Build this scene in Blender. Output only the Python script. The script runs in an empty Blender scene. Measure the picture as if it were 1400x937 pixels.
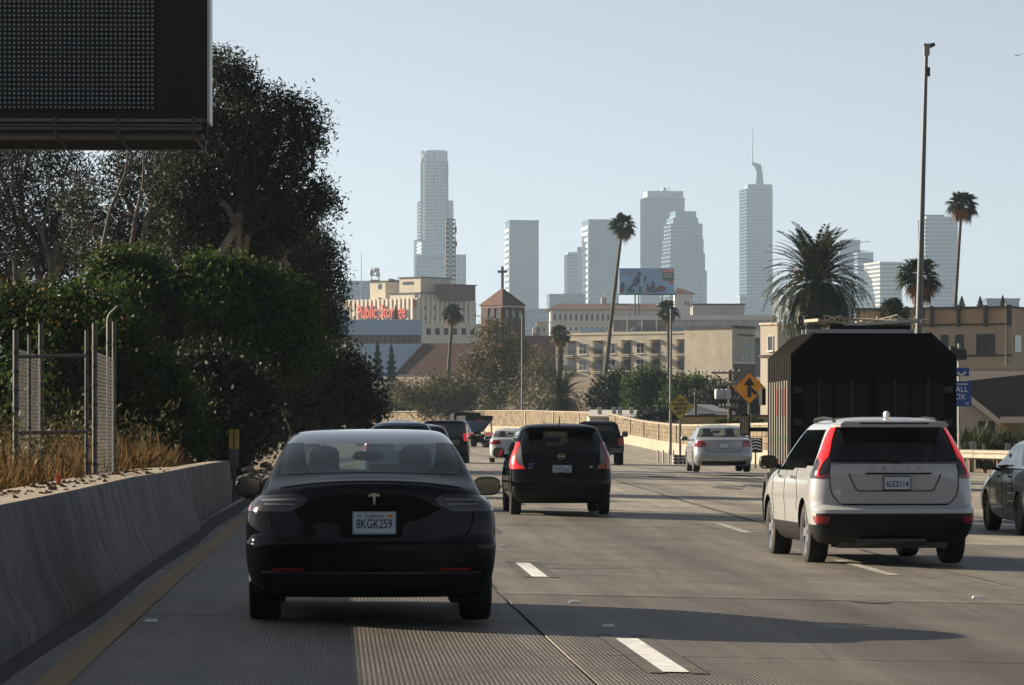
import bpy, bmesh, math, random
import numpy as np
from mathutils import Vector, Matrix

# ---------------------------------------------------------------- camera, sky, sun, exposure
SC = bpy.context.scene
COL = SC.collection
FPX = 5070.0            # focal length in photograph pixels (1400 wide)
EYE = 1.36              # eye height of the passenger
HZ = 600.0              # horizon row in the photograph
cam_d = bpy.data.cameras.new("camera")
cam = bpy.data.objects.new("camera", cam_d)
COL.objects.link(cam)
cam.location = (0, 0, EYE)
cam.rotation_euler = (math.pi / 2, 0, 0)
cam_d.sensor_width = 36.0
cam_d.lens = 36.0 * FPX / 1400.0
cam_d.shift_y = (HZ - 468.5) / 1400.0
cam_d.clip_start = 0.5
cam_d.clip_end = 20000.0
SC.camera = cam

SHADOW = Vector((2.6, -1.1, -1.0))       # ground shadow of a metre-high post
SUN_ELEV = math.atan2(1.0, math.hypot(SHADOW.x, SHADOW.y))
SUN_ROT = math.atan2(-SHADOW.x, -SHADOW.y)     # clockwise from +Y
world = bpy.data.worlds.new("World")
SC.world = world
world.use_nodes = True
wn = world.node_tree
sky = wn.nodes.new("ShaderNodeTexSky")
sky.sky_type = 'NISHITA'
sky.sun_disc = False
sky.sun_elevation = SUN_ELEV
sky.sun_rotation = SUN_ROT
sky.altitude = 100.0
sky.air_density = 0.48
sky.dust_density = 0.35
sky.ozone_density = 1.0
bg = wn.nodes["Background"]
bg.inputs["Strength"].default_value = 0.05
hsv = wn.nodes.new("ShaderNodeHueSaturation")      # hazy, slightly washed-out daylight
hsv.inputs["Saturation"].default_value = 0.42
wn.links.new(sky.outputs[0], hsv.inputs["Color"])
wn.links.new(hsv.outputs[0], bg.inputs["Color"])

sun_d = bpy.data.lights.new("sun", 'SUN')
sun_d.energy = 5.0
sun_d.angle = math.radians(0.5)
sun_d.color = (1.0, 0.85, 0.64)
sun = bpy.data.objects.new("sun", sun_d)
COL.objects.link(sun)
sun.location = (-60, 25, 60)
sun.rotation_euler = SHADOW.to_track_quat('-Z', 'Y').to_euler()

SC.view_settings.view_transform = 'Standard'
SC.view_settings.look = 'None'
SC.view_settings.gamma = 1.0
SC.view_settings.exposure = 1.40
SC.render.engine = 'CYCLES'
SC.cycles.use_denoising = True
SC.cycles.max_bounces = 6
SC.cycles.diffuse_bounces = 2
SC.cycles.glossy_bounces = 3
SC.cycles.transparent_max_bounces = 24
SC.cycles.volume_bounces = 0
SC.cycles.sample_clamp_indirect = 6.0

# ---------------------------------------------------------------- materials
MATS = {}
def nd(nt, kind, **kw):
    n = nt.nodes.new(kind)
    for k, v in kw.items():
        if k in n.inputs:
            n.inputs[k].default_value = v
        else:
            setattr(n, k, v)
    return n

def M(name, col, rough=0.6, metal=0.0, noise=None, bump=None, coat=0.0, spec=0.5, streak=None, sheen=None, alt=None):
    """Principled paint with optional tonal noise (scale, amount), a second colour, streaks and fine relief."""
    if name in MATS:
        return MATS[name]
    m = bpy.data.materials.new(name)
    m.use_nodes = True
    nt = m.node_tree
    p = nt.nodes["Principled BSDF"]
    p.inputs["Base Color"].default_value = (*col, 1)
    p.inputs["Roughness"].default_value = rough
    p.inputs["Metallic"].default_value = metal
    p.inputs["Coat Weight"].default_value = coat
    p.inputs["Coat Roughness"].default_value = 0.04
    p.inputs["Specular IOR Level"].default_value = spec
    geo = nd(nt, "ShaderNodeNewGeometry")
    last = None
    if noise:
        t = nd(nt, "ShaderNodeTexNoise", Scale=noise[0], Detail=6.0, Roughness=0.65)
        nt.links.new(geo.outputs["Position"], t.inputs["Vector"])
        r = nd(nt, "ShaderNodeMapRange")
        r.inputs["From Min"].default_value = 0.3
        r.inputs["From Max"].default_value = 0.7
        r.inputs["To Min"].default_value = 0.0
        r.inputs["To Max"].default_value = 1.0
        nt.links.new(t.outputs["Fac"], r.inputs["Value"])
        mx = nd(nt, "ShaderNodeMix", data_type='RGBA')
        lo = alt if alt else tuple(c * (1 - noise[1]) for c in col)
        mx.inputs[6].default_value = (*lo, 1)
        mx.inputs[7].default_value = (*[min(1, c * (1 + (0 if alt else noise[1] * 0.6))) for c in col], 1)
        nt.links.new(r.outputs[0], mx.inputs[0])
        last = mx.outputs[2]
    if streak:      # vertical run-off streaks: (scale, amount)
        mp = nd(nt, "ShaderNodeMapping")
        mp.inputs["Scale"].default_value = (streak[0], streak[0], streak[0] * 0.08)
        nt.links.new(geo.outputs["Position"], mp.inputs["Vector"])
        t2 = nd(nt, "ShaderNodeTexNoise", Scale=1.0, Detail=5.0, Roughness=0.7)
        nt.links.new(mp.outputs[0], t2.inputs["Vector"])
        r2 = nd(nt, "ShaderNodeMapRange")
        r2.inputs["From Min"].default_value = 0.35
        r2.inputs["From Max"].default_value = 0.65
        r2.inputs["To Min"].default_value = 1.0 - streak[1]
        r2.inputs["To Max"].default_value = 1.0
        nt.links.new(t2.outputs["Fac"], r2.inputs["Value"])
        mm = nd(nt, "ShaderNodeMix", data_type='RGBA', blend_type='MULTIPLY')
        mm.inputs[0].default_value = 1.0
        if last:
            nt.links.new(last, mm.inputs[6])
        else:
            mm.inputs[6].default_value = (*col, 1)
        nt.links.new(r2.outputs[0], mm.inputs[7])
        last = mm.outputs[2]
    if last:
        nt.links.new(last, p.inputs["Base Color"])
    if bump:
        t3 = nd(nt, "ShaderNodeTexNoise", Scale=bump[0], Detail=4.0)
        nt.links.new(geo.outputs["Position"], t3.inputs["Vector"])
        b = nd(nt, "ShaderNodeBump", Strength=bump[1], Distance=0.02)
        nt.links.new(t3.outputs["Fac"], b.inputs["Height"])
        nt.links.new(b.outputs[0], p.inputs["Normal"])
    MATS[name] = m
    return m

def M_leaf(name, dark, light, trans=0.35, rough=0.6, spec=0.18):
    """Leaves: every leaf carries its own tone in the attribute 'tone'; some light comes through."""
    if name in MATS:
        return MATS[name]
    m = bpy.data.materials.new(name)
    m.use_nodes = True
    nt = m.node_tree
    p = nt.nodes["Principled BSDF"]
    at = nd(nt, "ShaderNodeAttribute", attribute_name="tone")
    mx = nd(nt, "ShaderNodeMix", data_type='RGBA')
    mx.inputs[6].default_value = (*dark, 1)
    mx.inputs[7].default_value = (*light, 1)
    nt.links.new(at.outputs["Fac"], mx.inputs[0])
    nt.links.new(mx.outputs[2], p.inputs["Base Color"])
    p.inputs["Roughness"].default_value = rough
    p.inputs["Specular IOR Level"].default_value = spec
    tr = nd(nt, "ShaderNodeBsdfTranslucent")
    nt.links.new(mx.outputs[2], tr.inputs["Color"])
    ms = nd(nt, "ShaderNodeMixShader")
    ms.inputs[0].default_value = trans
    out = nt.nodes["Material Output"]
    nt.links.new(p.outputs[0], ms.inputs[1])
    nt.links.new(tr.outputs[0], ms.inputs[2])
    nt.links.new(ms.outputs[0], out.inputs["Surface"])
    MATS[name] = m
    return m

def M_glass(name, tint, rough=0.03):
    """Thin window glass: tinted see-through pane with a mirror-like sheen that grows at grazing angles."""
    if name in MATS:
        return MATS[name]
    m = bpy.data.materials.new(name)
    m.use_nodes = True
    nt = m.node_tree
    nt.nodes.remove(nt.nodes["Principled BSDF"])
    out = nt.nodes["Material Output"]
    t = nd(nt, "ShaderNodeBsdfTransparent")
    t.inputs["Color"].default_value = (*tint, 1)
    g = nd(nt, "ShaderNodeBsdfGlossy")
    g.inputs["Color"].default_value = (1, 1, 1, 1)
    g.inputs["Roughness"].default_value = rough
    f = nd(nt, "ShaderNodeFresnel", IOR=1.5)
    ge = nd(nt, "ShaderNodeNewGeometry")
    io = nd(nt, "ShaderNodeMath", operation='MULTIPLY_ADD')     # a thin pane reflects alike from both sides
    io.inputs[1].default_value = 1 / 1.5 - 1.5; io.inputs[2].default_value = 1.5
    nt.links.new(ge.outputs["Backfacing"], io.inputs[0])
    nt.links.new(io.outputs[0], f.inputs["IOR"])
    ms = nd(nt, "ShaderNodeMixShader")
    nt.links.new(f.outputs[0], ms.inputs[0])
    nt.links.new(t.outputs[0], ms.inputs[1])
    nt.links.new(g.outputs[0], ms.inputs[2])
    nt.links.new(ms.outputs[0], out.inputs["Surface"])
    MATS[name] = m
    return m

# ---------------------------------------------------------------- object helpers
def link(o, parent=None):
    COL.objects.link(o)
    if parent is not None:
        o.parent = parent
    return o

def tag(o, label=None, cat=None, group=None, kind=None):
    if label: o["label"] = label
    if cat: o["category"] = cat
    if group: o["group"] = group
    if kind: o["kind"] = kind
    return o

def thing(name, label, cat, loc=(0, 0, 0), rz=0.0, group=None):
    o = bpy.data.objects.new(name, None)
    o.empty_display_size = 0.3
    link(o)
    o.location = loc
    o.rotation_euler = (0, 0, rz)
    return tag(o, label, cat, group)

class MB:
    """Collects shapes and links them as ONE mesh object."""
    def __init__(self):
        self.v = []; self.f = []; self.m = []
    def add(self, vs, fs, mi=0):
        b = len(self.v)
        self.v.extend([tuple(p) for p in vs])
        self.f.extend([tuple(i + b for i in q) for q in fs])
        self.m.extend([mi] * len(fs))
        return self
    def box(self, x0, x1, y0, y1, z0, z1, mi=0, xf=None):
        vs = [(x0,y0,z0),(x1,y0,z0),(x1,y1,z0),(x0,y1,z0),(x0,y0,z1),(x1,y0,z1),(x1,y1,z1),(x0,y1,z1)]
        if xf: vs = [xf(*p) for p in vs]
        return self.add(vs, [(3,2,1,0),(4,5,6,7),(0,1,5,4),(1,2,6,5),(2,3,7,6),(3,0,4,7)], mi)
    def quad(self, a, b, c, d, mi=0):
        return self.add([a, b, c, d], [(0,1,2,3)], mi)
    def prism(self, poly, z0, z1, mi=0, top=None):
        """poly: ccw xy outline; top: optional outline at z1."""
        n = len(poly); t = top or poly
        vs = [(x, y, z0) for x, y in poly] + [(x, y, z1) for x, y in t]
        fs = [tuple(reversed(range(n))), tuple(range(n, 2 * n))]
        fs += [(i, (i+1) % n, n + (i+1) % n, n + i) for i in range(n)]
        return self.add(vs, fs, mi)
    def slab_y(self, poly, y0, y1, mi=0):
        """poly in x,z seen from -y (ccw from the viewer), thickness along y."""
        n = len(poly)
        vs = [(x, y0, z) for x, z in poly] + [(x, y1, z) for x, z in poly]
        fs = [tuple(range(n)), tuple(reversed(range(n, 2 * n)))]
        fs += [((i+1) % n, i, n + i, n + (i+1) % n) for i in range(n)]
        return self.add(vs, fs, mi)
    def slab_x(self, poly, x0, x1, mi=0):
        """poly in y,z, thickness along x."""
        n = len(poly)
        vs = [(x0, y, z) for y, z in poly] + [(x1, y, z) for y, z in poly]
        fs = [tuple(reversed(range(n))), tuple(range(n, 2 * n))]
        fs += [(i, (i+1) % n, n + (i+1) % n, n + i) for i in range(n)]
        return self.add(vs, fs, mi)
    def tube(self, pts, rad, n=8, mi=0, cap=True):
        pts = [Vector(p) for p in pts]
        if not hasattr(rad, '__len__'): rad = [rad] * len(pts)
        vs = []; prev = None
        for i, p in enumerate(pts):
            d = (pts[min(i+1, len(pts)-1)] - pts[max(i-1, 0)]).normalized()
            if prev is None:
                a = d.cross(Vector((0, 1, 0)) if abs(d.y) < 0.9 else Vector((1, 0, 0))).normalized()
            else:
                a = (prev - d * prev.dot(d)).normalized()
            prev = a
            b = d.cross(a)
            for k in range(n):
                t = 2 * math.pi * k / n
                vs.append(p + (a * math.cos(t) + b * math.sin(t)) * rad[i])
        fs = []
        for i in range(len(pts) - 1):
            for k in range(n):
                fs.append((i*n + k, i*n + (k+1) % n, (i+1)*n + (k+1) % n, (i+1)*n + k))
        if cap:
            fs.append(tuple(reversed(range(n))))
            fs.append(tuple(range((len(pts)-1)*n, len(pts)*n)))
        return self.add(vs, fs, mi)
    def lathe_x(self, prof, n=28, mi=0, cx=0, cy=0, cz=0):
        """prof: list of (x, r) revolved about the x axis through (cy, cz); closed ends if r = 0."""
        vs = []; m = len(prof)
        for k in range(n):
            t = 2 * math.pi * k / n
            for x, r in prof:
                vs.append((cx + x, cy + r * math.cos(t), cz + r * math.sin(t)))
        fs = []
        for k in range(n):
            k2 = (k + 1) % n
            for j in range(m - 1):
                fs.append((k*m + j, k*m + j + 1, k2*m + j + 1, k2*m + j))
        return self.add(vs, fs, mi)
    def lathe_z(self, prof, n=12, mi=0, cx=0, cy=0):
        vs = []; m = len(prof)
        for k in range(n):
            t = 2 * math.pi * k / n
            for r, z in prof:
                vs.append((cx + r * math.cos(t), cy + r * math.sin(t), z))
        fs = []
        for k in range(n):
            k2 = (k + 1) % n
            for j in range(m - 1):
                fs.append((k*m + j, k2*m + j, k2*m + j + 1, k*m + j + 1))
        return self.add(vs, fs, mi)
    def blob(self, cx, cy, cz, rx, ry, rz, n=14, m=8, e=2.0, mi=0):
        """superellipsoid"""
        def sp(c): return math.copysign(abs(c) ** (2.0 / e), c)
        vs = [(cx, cy, cz - rz)]
        for j in range(1, m):
            a = -math.pi / 2 + math.pi * j / m
            for k in range(n):
                t = 2 * math.pi * k / n
                vs.append((cx + rx * sp(math.cos(a)) * sp(math.cos(t)), cy + ry * sp(math.cos(a)) * sp(math.sin(t)), cz + rz * sp(math.sin(a))))
        vs.append((cx, cy, cz + rz))
        fs = [(0, 1 + (k+1) % n, 1 + k) for k in range(n)]
        for j in range(m - 2):
            b = 1 + j * n
            fs += [(b + k, b + (k+1) % n, b + n + (k+1) % n, b + n + k) for k in range(n)]
        b = 1 + (m - 2) * n; t = len(vs) - 1
        fs += [(b + k, b + (k+1) % n, t) for k in range(n)]
        return self.add(vs, fs, mi)
    def mesh(self, name, mats, smooth=None):
        me = bpy.data.meshes.new(name)
        me.from_pydata(self.v, [], self.f)
        for m in (mats if isinstance(mats, (list, tuple)) else [mats]):
            me.materials.append(m)
        if any(self.m):
            me.polygons.foreach_set("material_index", self.m)
        if smooth is not None:
            me.shade_smooth()
            me.set_sharp_from_angle(angle=math.radians(smooth))
        me.update()
        return me
    def build(self, name, mats, parent=None, smooth=None):
        return link(bpy.data.objects.new(name, self.mesh(name, mats, smooth)), parent)

def inst(o, parent=None, loc=None, rz=None, scale=None):
    c = o.copy()
    COL.objects.link(c)
    c.parent = parent
    if loc is not None: c.location = loc
    if rz is not None: c.rotation_euler = (0, 0, rz)
    if scale is not None: c.scale = scale
    return c

def copy_tree(o, parent=None):
    c = o.copy(); COL.objects.link(c); c.parent = parent
    for ch in list(o.children): copy_tree(ch, c)
    return c

FONT_CACHE = {}
def text_obj(s, size, mat, parent, loc, name="lettering", extrude=0.004, width=None, shear=0.0, bold=0.0, rz=0.0, align='CENTER', spacing=1.0):
    """Raised letters standing in the x-z plane, readable from -y."""
    cu = bpy.data.curves.new(name, 'FONT')
    cu.body = s; cu.size = size; cu.extrude = extrude; cu.align_x = align; cu.align_y = 'CENTER'
    cu.shear = shear; cu.offset = bold; cu.resolution_u = 3; cu.space_character = spacing
    tmp = bpy.data.objects.new(name, cu)
    COL.objects.link(tmp)
    dg = bpy.context.evaluated_depsgraph_get()
    me = bpy.data.meshes.new_from_object(tmp.evaluated_get(dg))
    bpy.data.objects.remove(tmp)
    bpy.data.curves.remove(cu)
    me.materials.clear(); me.materials.append(mat)
    o = bpy.data.objects.new(name, me)
    link(o, parent)
    xs = [v.co.x for v in me.vertices]
    sx = 1.0
    if width and xs:
        sx = width / (max(xs) - min(xs))
    o.scale = (sx, 1, 1)
    o.rotation_euler = (math.pi / 2, 0, rz)
    o.location = loc
    return o

def pchip(xs, ys):
    xs = np.array(xs, float); ys = np.array(ys, float)
    h = np.diff(xs); d = np.diff(ys) / h
    m = np.zeros(len(xs)); m[0] = d[0]; m[-1] = d[-1]
    for i in range(1, len(xs) - 1):
        if d[i-1] * d[i] > 0:
            w1 = 2*h[i] + h[i-1]; w2 = h[i] + 2*h[i-1]
            m[i] = (w1 + w2) / (w1 / d[i-1] + w2 / d[i])
    def f(x):
        x = min(max(x, xs[0]), xs[-1])
        i = int(min(max(np.searchsorted(xs, x) - 1, 0), len(xs) - 2))
        t = (x - xs[i]) / h[i]
        return float((2*t**3 - 3*t**2 + 1)*ys[i] + (t**3 - 2*t**2 + t)*h[i]*m[i] + (-2*t**3 + 3*t**2)*ys[i+1] + (t**3 - t**2)*h[i]*m[i+1])
    return f

# ---------------------------------------------------------------- the freeway's line: offset d from its axis, distance Y
_lift = pchip([-200, 0, 28, 42, 63, 100, 118, 160, 222, 300, 430, 520], [0, 0, 0, 0.03, 0.15, 0.30, 0.35, 0.41, 0.52, 1.0, 2.1, 3.0])
_axis_far = pchip([150, 222, 300, 345, 375, 405, 430, 446, 460, 475, 490, 520], [-4.6, -5.1, -5.7, -6.9, -8.5, -11.4, -14.7, -19, -25, -32, -41, -62])
def axis(Y):
    if Y <= 140:
        return -0.058 * Y + 1.85e-4 * Y * Y
    if Y >= 150:
        return _axis_far(Y)
    t = (Y - 140) / 10
    a = -0.058 * 140 + 1.85e-4 * 140 * 140
    return a + (-4.6 - a) * t
def zr(d, Y):
    c = 0.02 if Y < 60 else max(0.012, 0.02 - (Y - 60) * 0.00015)
    return _lift(Y) - c * min(max(d, -3.0), 13.5)
def P(d, Y, up=0.0):
    return (axis(Y) + d, Y, zr(d, Y) + up)
def heading(Y):
    return -math.atan((axis(Y + 2) - axis(Y - 2)) / 4.0)
def px(x, Y):
    return (x - 700.0) * Y / FPX
def pz(y, Y):
    return EYE + (HZ - y) * Y / FPX
# ---------------------------------------------------------------- ground and freeway
def M_road(name, base, groove):
    m = bpy.data.materials.new(name)
    m.use_nodes = True
    nt = m.node_tree
    p = nt.nodes["Principled BSDF"]
    L = nt.links.new
    geo = nd(nt, "ShaderNodeNewGeometry")
    # run the texture along the lanes
    dt = nd(nt, "ShaderNodeVectorMath", operation='DOT_PRODUCT')
    dt.inputs[1].default_value = (1.0, 0.047, 0.0)
    L(geo.outputs["Position"], dt.inputs[0])
    sep = nd(nt, "ShaderNodeSeparateXYZ")
    L(geo.outputs["Position"], sep.inputs[0])
    cmb = nd(nt, "ShaderNodeCombineXYZ")
    L(dt.outputs["Value"], cmb.inputs[0]); L(sep.outputs[1], cmb.inputs[1])
    mp = nd(nt, "ShaderNodeMapping"); mp.inputs["Scale"].default_value = (2.2, 0.10, 1)
    L(cmb.outputs[0], mp.inputs[0])
    n1 = nd(nt, "ShaderNodeTexNoise", Scale=1.0, Detail=7.0, Roughness=0.7); L(mp.outputs[0], n1.inputs["Vector"])
    n2 = nd(nt, "ShaderNodeTexNoise", Scale=0.55, Detail=8.0, Roughness=0.75); L(cmb.outputs[0], n2.inputs["Vector"])
    n3 = nd(nt, "ShaderNodeTexNoise", Scale=26.0, Detail=5.0, Roughness=0.75); L(cmb.outputs[0], n3.inputs["Vector"])
    r1 = nd(nt, "ShaderNodeMapRange"); r1.inputs[1].default_value = 0.3; r1.inputs[2].default_value = 0.7; r1.inputs[3].default_value = 0.52; r1.inputs[4].default_value = 1.15
    L(n1.outputs["Fac"], r1.inputs[0])
    r2 = nd(nt, "ShaderNodeMapRange"); r2.inputs[1].default_value = 0.3; r2.inputs[2].default_value = 0.68; r2.inputs[3].default_value = 0.62; r2.inputs[4].default_value = 1.16
    L(n2.outputs["Fac"], r2.inputs[0])
    r3 = nd(nt, "ShaderNodeMapRange"); r3.inputs[1].default_value = 0.28; r3.inputs[2].default_value = 0.72; r3.inputs[3].default_value = 0.62; r3.inputs[4].default_value = 1.3
    L(n3.outputs["Fac"], r3.inputs[0])
    a = nd(nt, "ShaderNodeMath", operation='MULTIPLY'); L(r1.outputs[0], a.inputs[0]); L(r2.outputs[0], a.inputs[1])
    b = nd(nt, "ShaderNodeMath", operation='MULTIPLY'); L(a.outputs[0], b.inputs[0]); L(r3.outputs[0], b.inputs[1])
    # cracks and tar spots
    vo = nd(nt, "ShaderNodeTexVoronoi", Scale=0.33, feature='DISTANCE_TO_EDGE')
    wv = nd(nt, "ShaderNodeMix", data_type='VECTOR'); wv.inputs[0].default_value = 0.12
    L(cmb.outputs[0], wv.inputs[4]); L(n2.outputs["Color"], wv.inputs[5])
    L(wv.outputs[1], vo.inputs["Vector"])
    r4 = nd(nt, "ShaderNodeMapRange"); r4.inputs[1].default_value = 0.0; r4.inputs[2].default_value = 0.006; r4.inputs[3].default_value = 0.6; r4.inputs[4].default_value = 1.0
    L(vo.outputs["Distance"], r4.inputs[0])
    c = nd(nt, "ShaderNodeMath", operation='MULTIPLY'); L(b.outputs[0], c.inputs[0]); L(r4.outputs[0], c.inputs[1])
    for lane in (0.42, 4.1, 7.85, 11.6):      # oil-darkened strip down the middle of each lane
        sb = nd(nt, "ShaderNodeMath", operation='SUBTRACT'); sb.inputs[1].default_value = lane; L(dt.outputs["Value"], sb.inputs[0])
        ab = nd(nt, "ShaderNodeMath", operation='ABSOLUTE'); L(sb.outputs[0], ab.inputs[0])
        om = nd(nt, "ShaderNodeMapRange", interpolation_type='SMOOTHSTEP'); om.inputs[1].default_value = 0.05; om.inputs[2].default_value = 0.75; om.inputs[3].default_value = 0.66; om.inputs[4].default_value = 1.0
        L(ab.outputs[0], om.inputs[0])
        c2 = nd(nt, "ShaderNodeMath", operation='MULTIPLY'); L(c.outputs[0], c2.inputs[0]); L(om.outputs[0], c2.inputs[1]); c = c2
    colm = nd(nt, "ShaderNodeMix", data_type='RGBA', blend_type='MULTIPLY'); colm.inputs[0].default_value = 1.0
    colm.inputs[6].default_value = (*base, 1)
    L(c.outputs[0], colm.inputs[7])
    L(colm.outputs[2], p.inputs["Base Color"])
    p.inputs["Roughness"].default_value = 0.62
    p.inputs["Specular IOR Level"].default_value = 0.4
    bm = nd(nt, "ShaderNodeBump", Strength=0.55, Distance=0.012)
    if groove:
        sc = nd(nt, "ShaderNodeMath", operation='MULTIPLY'); sc.inputs[1].default_value = 2 * math.pi / 0.030
        L(dt.outputs["Value"], sc.inputs[0])
        sn = nd(nt, "ShaderNodeMath", operation='SINE'); L(sc.outputs[0], sn.inputs[0])
        msk = nd(nt, "ShaderNodeMapRange"); msk.inputs[1].default_value = 0.36; msk.inputs[2].default_value = 0.5; msk.inputs[3].default_value = 0.15; msk.inputs[4].default_value = 1.0
        L(n2.outputs["Fac"], msk.inputs[0])
        g = nd(nt, "ShaderNodeMath", operation='MULTIPLY'); L(sn.outputs[0], g.inputs[0]); L(msk.outputs[0], g.inputs[1])
        h = nd(nt, "ShaderNodeMath", operation='MULTIPLY_ADD'); h.inputs[1].default_value = 0.28
        L(g.outputs[0], h.inputs[0]); L(n3.outputs["Fac"], h.inputs[2])
        L(h.outputs[0], bm.inputs["Height"])
        # darker in the grooves
        gm = nd(nt, "ShaderNodeMapRange"); gm.inputs[1].default_value = -0.9; gm.inputs[2].default_value = 0.2; gm.inputs[3].default_value = 0.72; gm.inputs[4].default_value = 1.0
        L(g.outputs[0], gm.inputs[0])
        cc = nd(nt, "ShaderNodeMath", operation='MULTIPLY'); L(c.outputs[0], cc.inputs[0]); L(gm.outputs[0], cc.inputs[1])
        L(cc.outputs[0], colm.inputs[7])
    else:
        L(n3.outputs["Fac"], bm.inputs["Height"])
    L(bm.outputs[0], p.inputs["Normal"])
    return m

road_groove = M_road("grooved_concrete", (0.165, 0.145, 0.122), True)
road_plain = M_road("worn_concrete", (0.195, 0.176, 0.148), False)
road_glare = M_road("glare_concrete", (0.36, 0.32, 0.26), False)  # sun glare on the far lanes put into a paler concrete colour
joint_dark = M("joint_tar", (0.018, 0.018, 0.02), 0.8, noise=(6, 0.4))
dirt = M("dry_dirt", (0.16, 0.115, 0.07), 0.95, noise=(0.8, 0.5), bump=(9, 0.6))
gutter_mat = M("gutter_grime", (0.035, 0.032, 0.03), 0.9, noise=(5, 0.6), bump=(20, 0.8))

def terrain_z(d, Y):
    base = zr(min(max(d, -3), 22), min(Y, 430))
    z = base - 0.10
    if d < -2.55:
        t = min(1, (-2.55 - d) / 0.35)
        up = 0.72 + min(1.0, (-2.6 - d) * 0.05)
        if Y > 70: up = max(0.15, up - (Y - 70) * 0.02)
        z = base - 0.10 + t * up
    if Y > 430:
        t = min(1, (Y - 430) / 180)
        z = z + (11.5 - z) * t * t * (3 - 2 * t)
    if d > 23 and Y < 430:
        z += min(1.5, (d - 23) * 0.03)
    return z
ds = [-2600, -1200, -500, -200, -90, -45, -24, -14, -9, -6, -4.5, -3.6, -3.0, -2.72, -2.55, -2.3, -1.9, 2, 6, 10, 14, 17, 20, 22, 23, 26, 32, 45, 80, 160, 400, 1000, 2600]
ys = [-320, -150, -60, -20] + list(range(0, 70, 5)) + list(range(70, 200, 10)) + list(range(200, 440, 15)) + [445, 470, 500, 530, 560, 590, 620, 700, 900, 1300, 2200, 3600, 5200, 7000]
mb = MB()
vs = [(d + axis(min(max(Y, -20), 460)), Y, terrain_z(d, Y)) for Y in ys for d in ds]
nd_ = len(ds)
fs = [(j*nd_ + i, j*nd_ + i + 1, (j+1)*nd_ + i + 1, (j+1)*nd_ + i) for j in range(len(ys) - 1) for i in range(nd_ - 1)]
mb.add(vs, fs)
ground = tag(mb.build("ground", dirt, smooth=60), kind="structure")

# unseen dark hill added behind the camera so car tails reflect less sky
mb = MB(); hx = [-900, -500, -260, -140, -70, -30, 0, 40, 90, 160, 300, 520, 900]; hy = [-90, -112, -150, -200, -300]
hzv = lambda x, j: [0, 22, 44, 56, 60][j] * (0.8 + 0.25 * math.sin(x * 0.021 + j) + 0.12 * math.sin(x * 0.07))
mb.add([(x, y, hzv(x, j) - 0.3) for j, y in enumerate(hy) for x in hx], [(j*13 + i + 1, j*13 + i, (j+1)*13 + i, (j+1)*13 + i + 1) for j in range(4) for i in range(12)])
tag(mb.build("sky_blocker_hill", M("blocker_hill_dark", (0.018, 0.021, 0.013), 0.95, noise=(0.15, 0.5)), smooth=70), kind="structure")

# roadbed (dark, shows only in the joints) with the concrete slabs laid on it
YS = [-60, -40, -20, 0] + [4.0 * i for i in range(1, 40)] + [165 + 8 * i for i in range(0, 44)]
dj = [-2.0, 1.62, 6.85, 11.4, 15.6, 20.6]
def right_edge(Y):
    return 20.6 if Y < 120 else (20.6 - (Y - 120) * 0.11 if Y < 165 else 15.6)
mb = MB()
bedd = [-2.9, -2.0, 1.62, 6.85, 11.4, 15.3, 15.6]
for Y in YS:
    for d in bedd + [21.0]:
        dd = min(d, right_edge(Y) + 0.3) if d > 15.4 else d
        mb.v.append(P(dd, Y, -0.030))
k = len(bedd) + 1
for j in range(len(YS) - 1):
    for i in range(k - 1):
        mb.f.append((j*k + i, j*k + i + 1, (j+1)*k + i + 1, (j+1)*k + i)); mb.m.append(0)
freeway = tag(mb.build("freeway", joint_dark), kind="structure")

def slab_mesh(mbx, d0, d1, Y0, Y1, g=0.008, t=0.045, lift=0.0):
    c = [(d0 + g, Y0 + g), (d1 - g, Y0 + g), (d1 - g, Y1 - g), (d0 + g, Y1 - g)]
    q = g + 0.006; e = [(d0 + q, Y0 + q), (d1 - q, Y0 + q), (d1 - q, Y1 - q), (d0 + q, Y1 - q)]
    v = [P(a, b, -t) for a, b in c] + [P(a, b, lift - 0.006) for a, b in c] + [P(a, b, lift) for a, b in e]
    f = [(0,1,5,4),(1,2,6,5),(2,3,7,6),(3,0,4,7),(4,5,9,8),(5,6,10,9),(6,7,11,10),(7,4,8,11),(8,9,10,11)]
    mbx.add(v, f)
rnd = random.Random(3)
Y = -4.0
far_slabs = MB()
while Y < 500:
    ln = 4.6 if Y < 150 else 8.0
    for i in range(5):
        if i == 4 and right_edge(Y) < 17: continue
        d1 = dj[i+1] if i < 4 else right_edge(Y)
        Y0 = Y + (0.35 if i == 1 else 0.0) * (1 if Y < 150 else 0); Y1 = Y0 + ln
        if i == 1 and Y < 150 and Y + ln >= 150: Y1 = Y + ln
        if 8 < Y < 130:
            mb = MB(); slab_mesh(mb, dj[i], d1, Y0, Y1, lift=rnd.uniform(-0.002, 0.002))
            mb.build("slab", road_groove if ((i < 1 and Y < 60) or (i == 1 and Y < 31)) else (road_plain if Y < 50 or (Y < 62 and i % 2) else road_glare), freeway)
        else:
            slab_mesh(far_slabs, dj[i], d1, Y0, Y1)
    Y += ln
tag(far_slabs.build("slabs", road_glare, freeway), kind="stuff")

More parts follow.
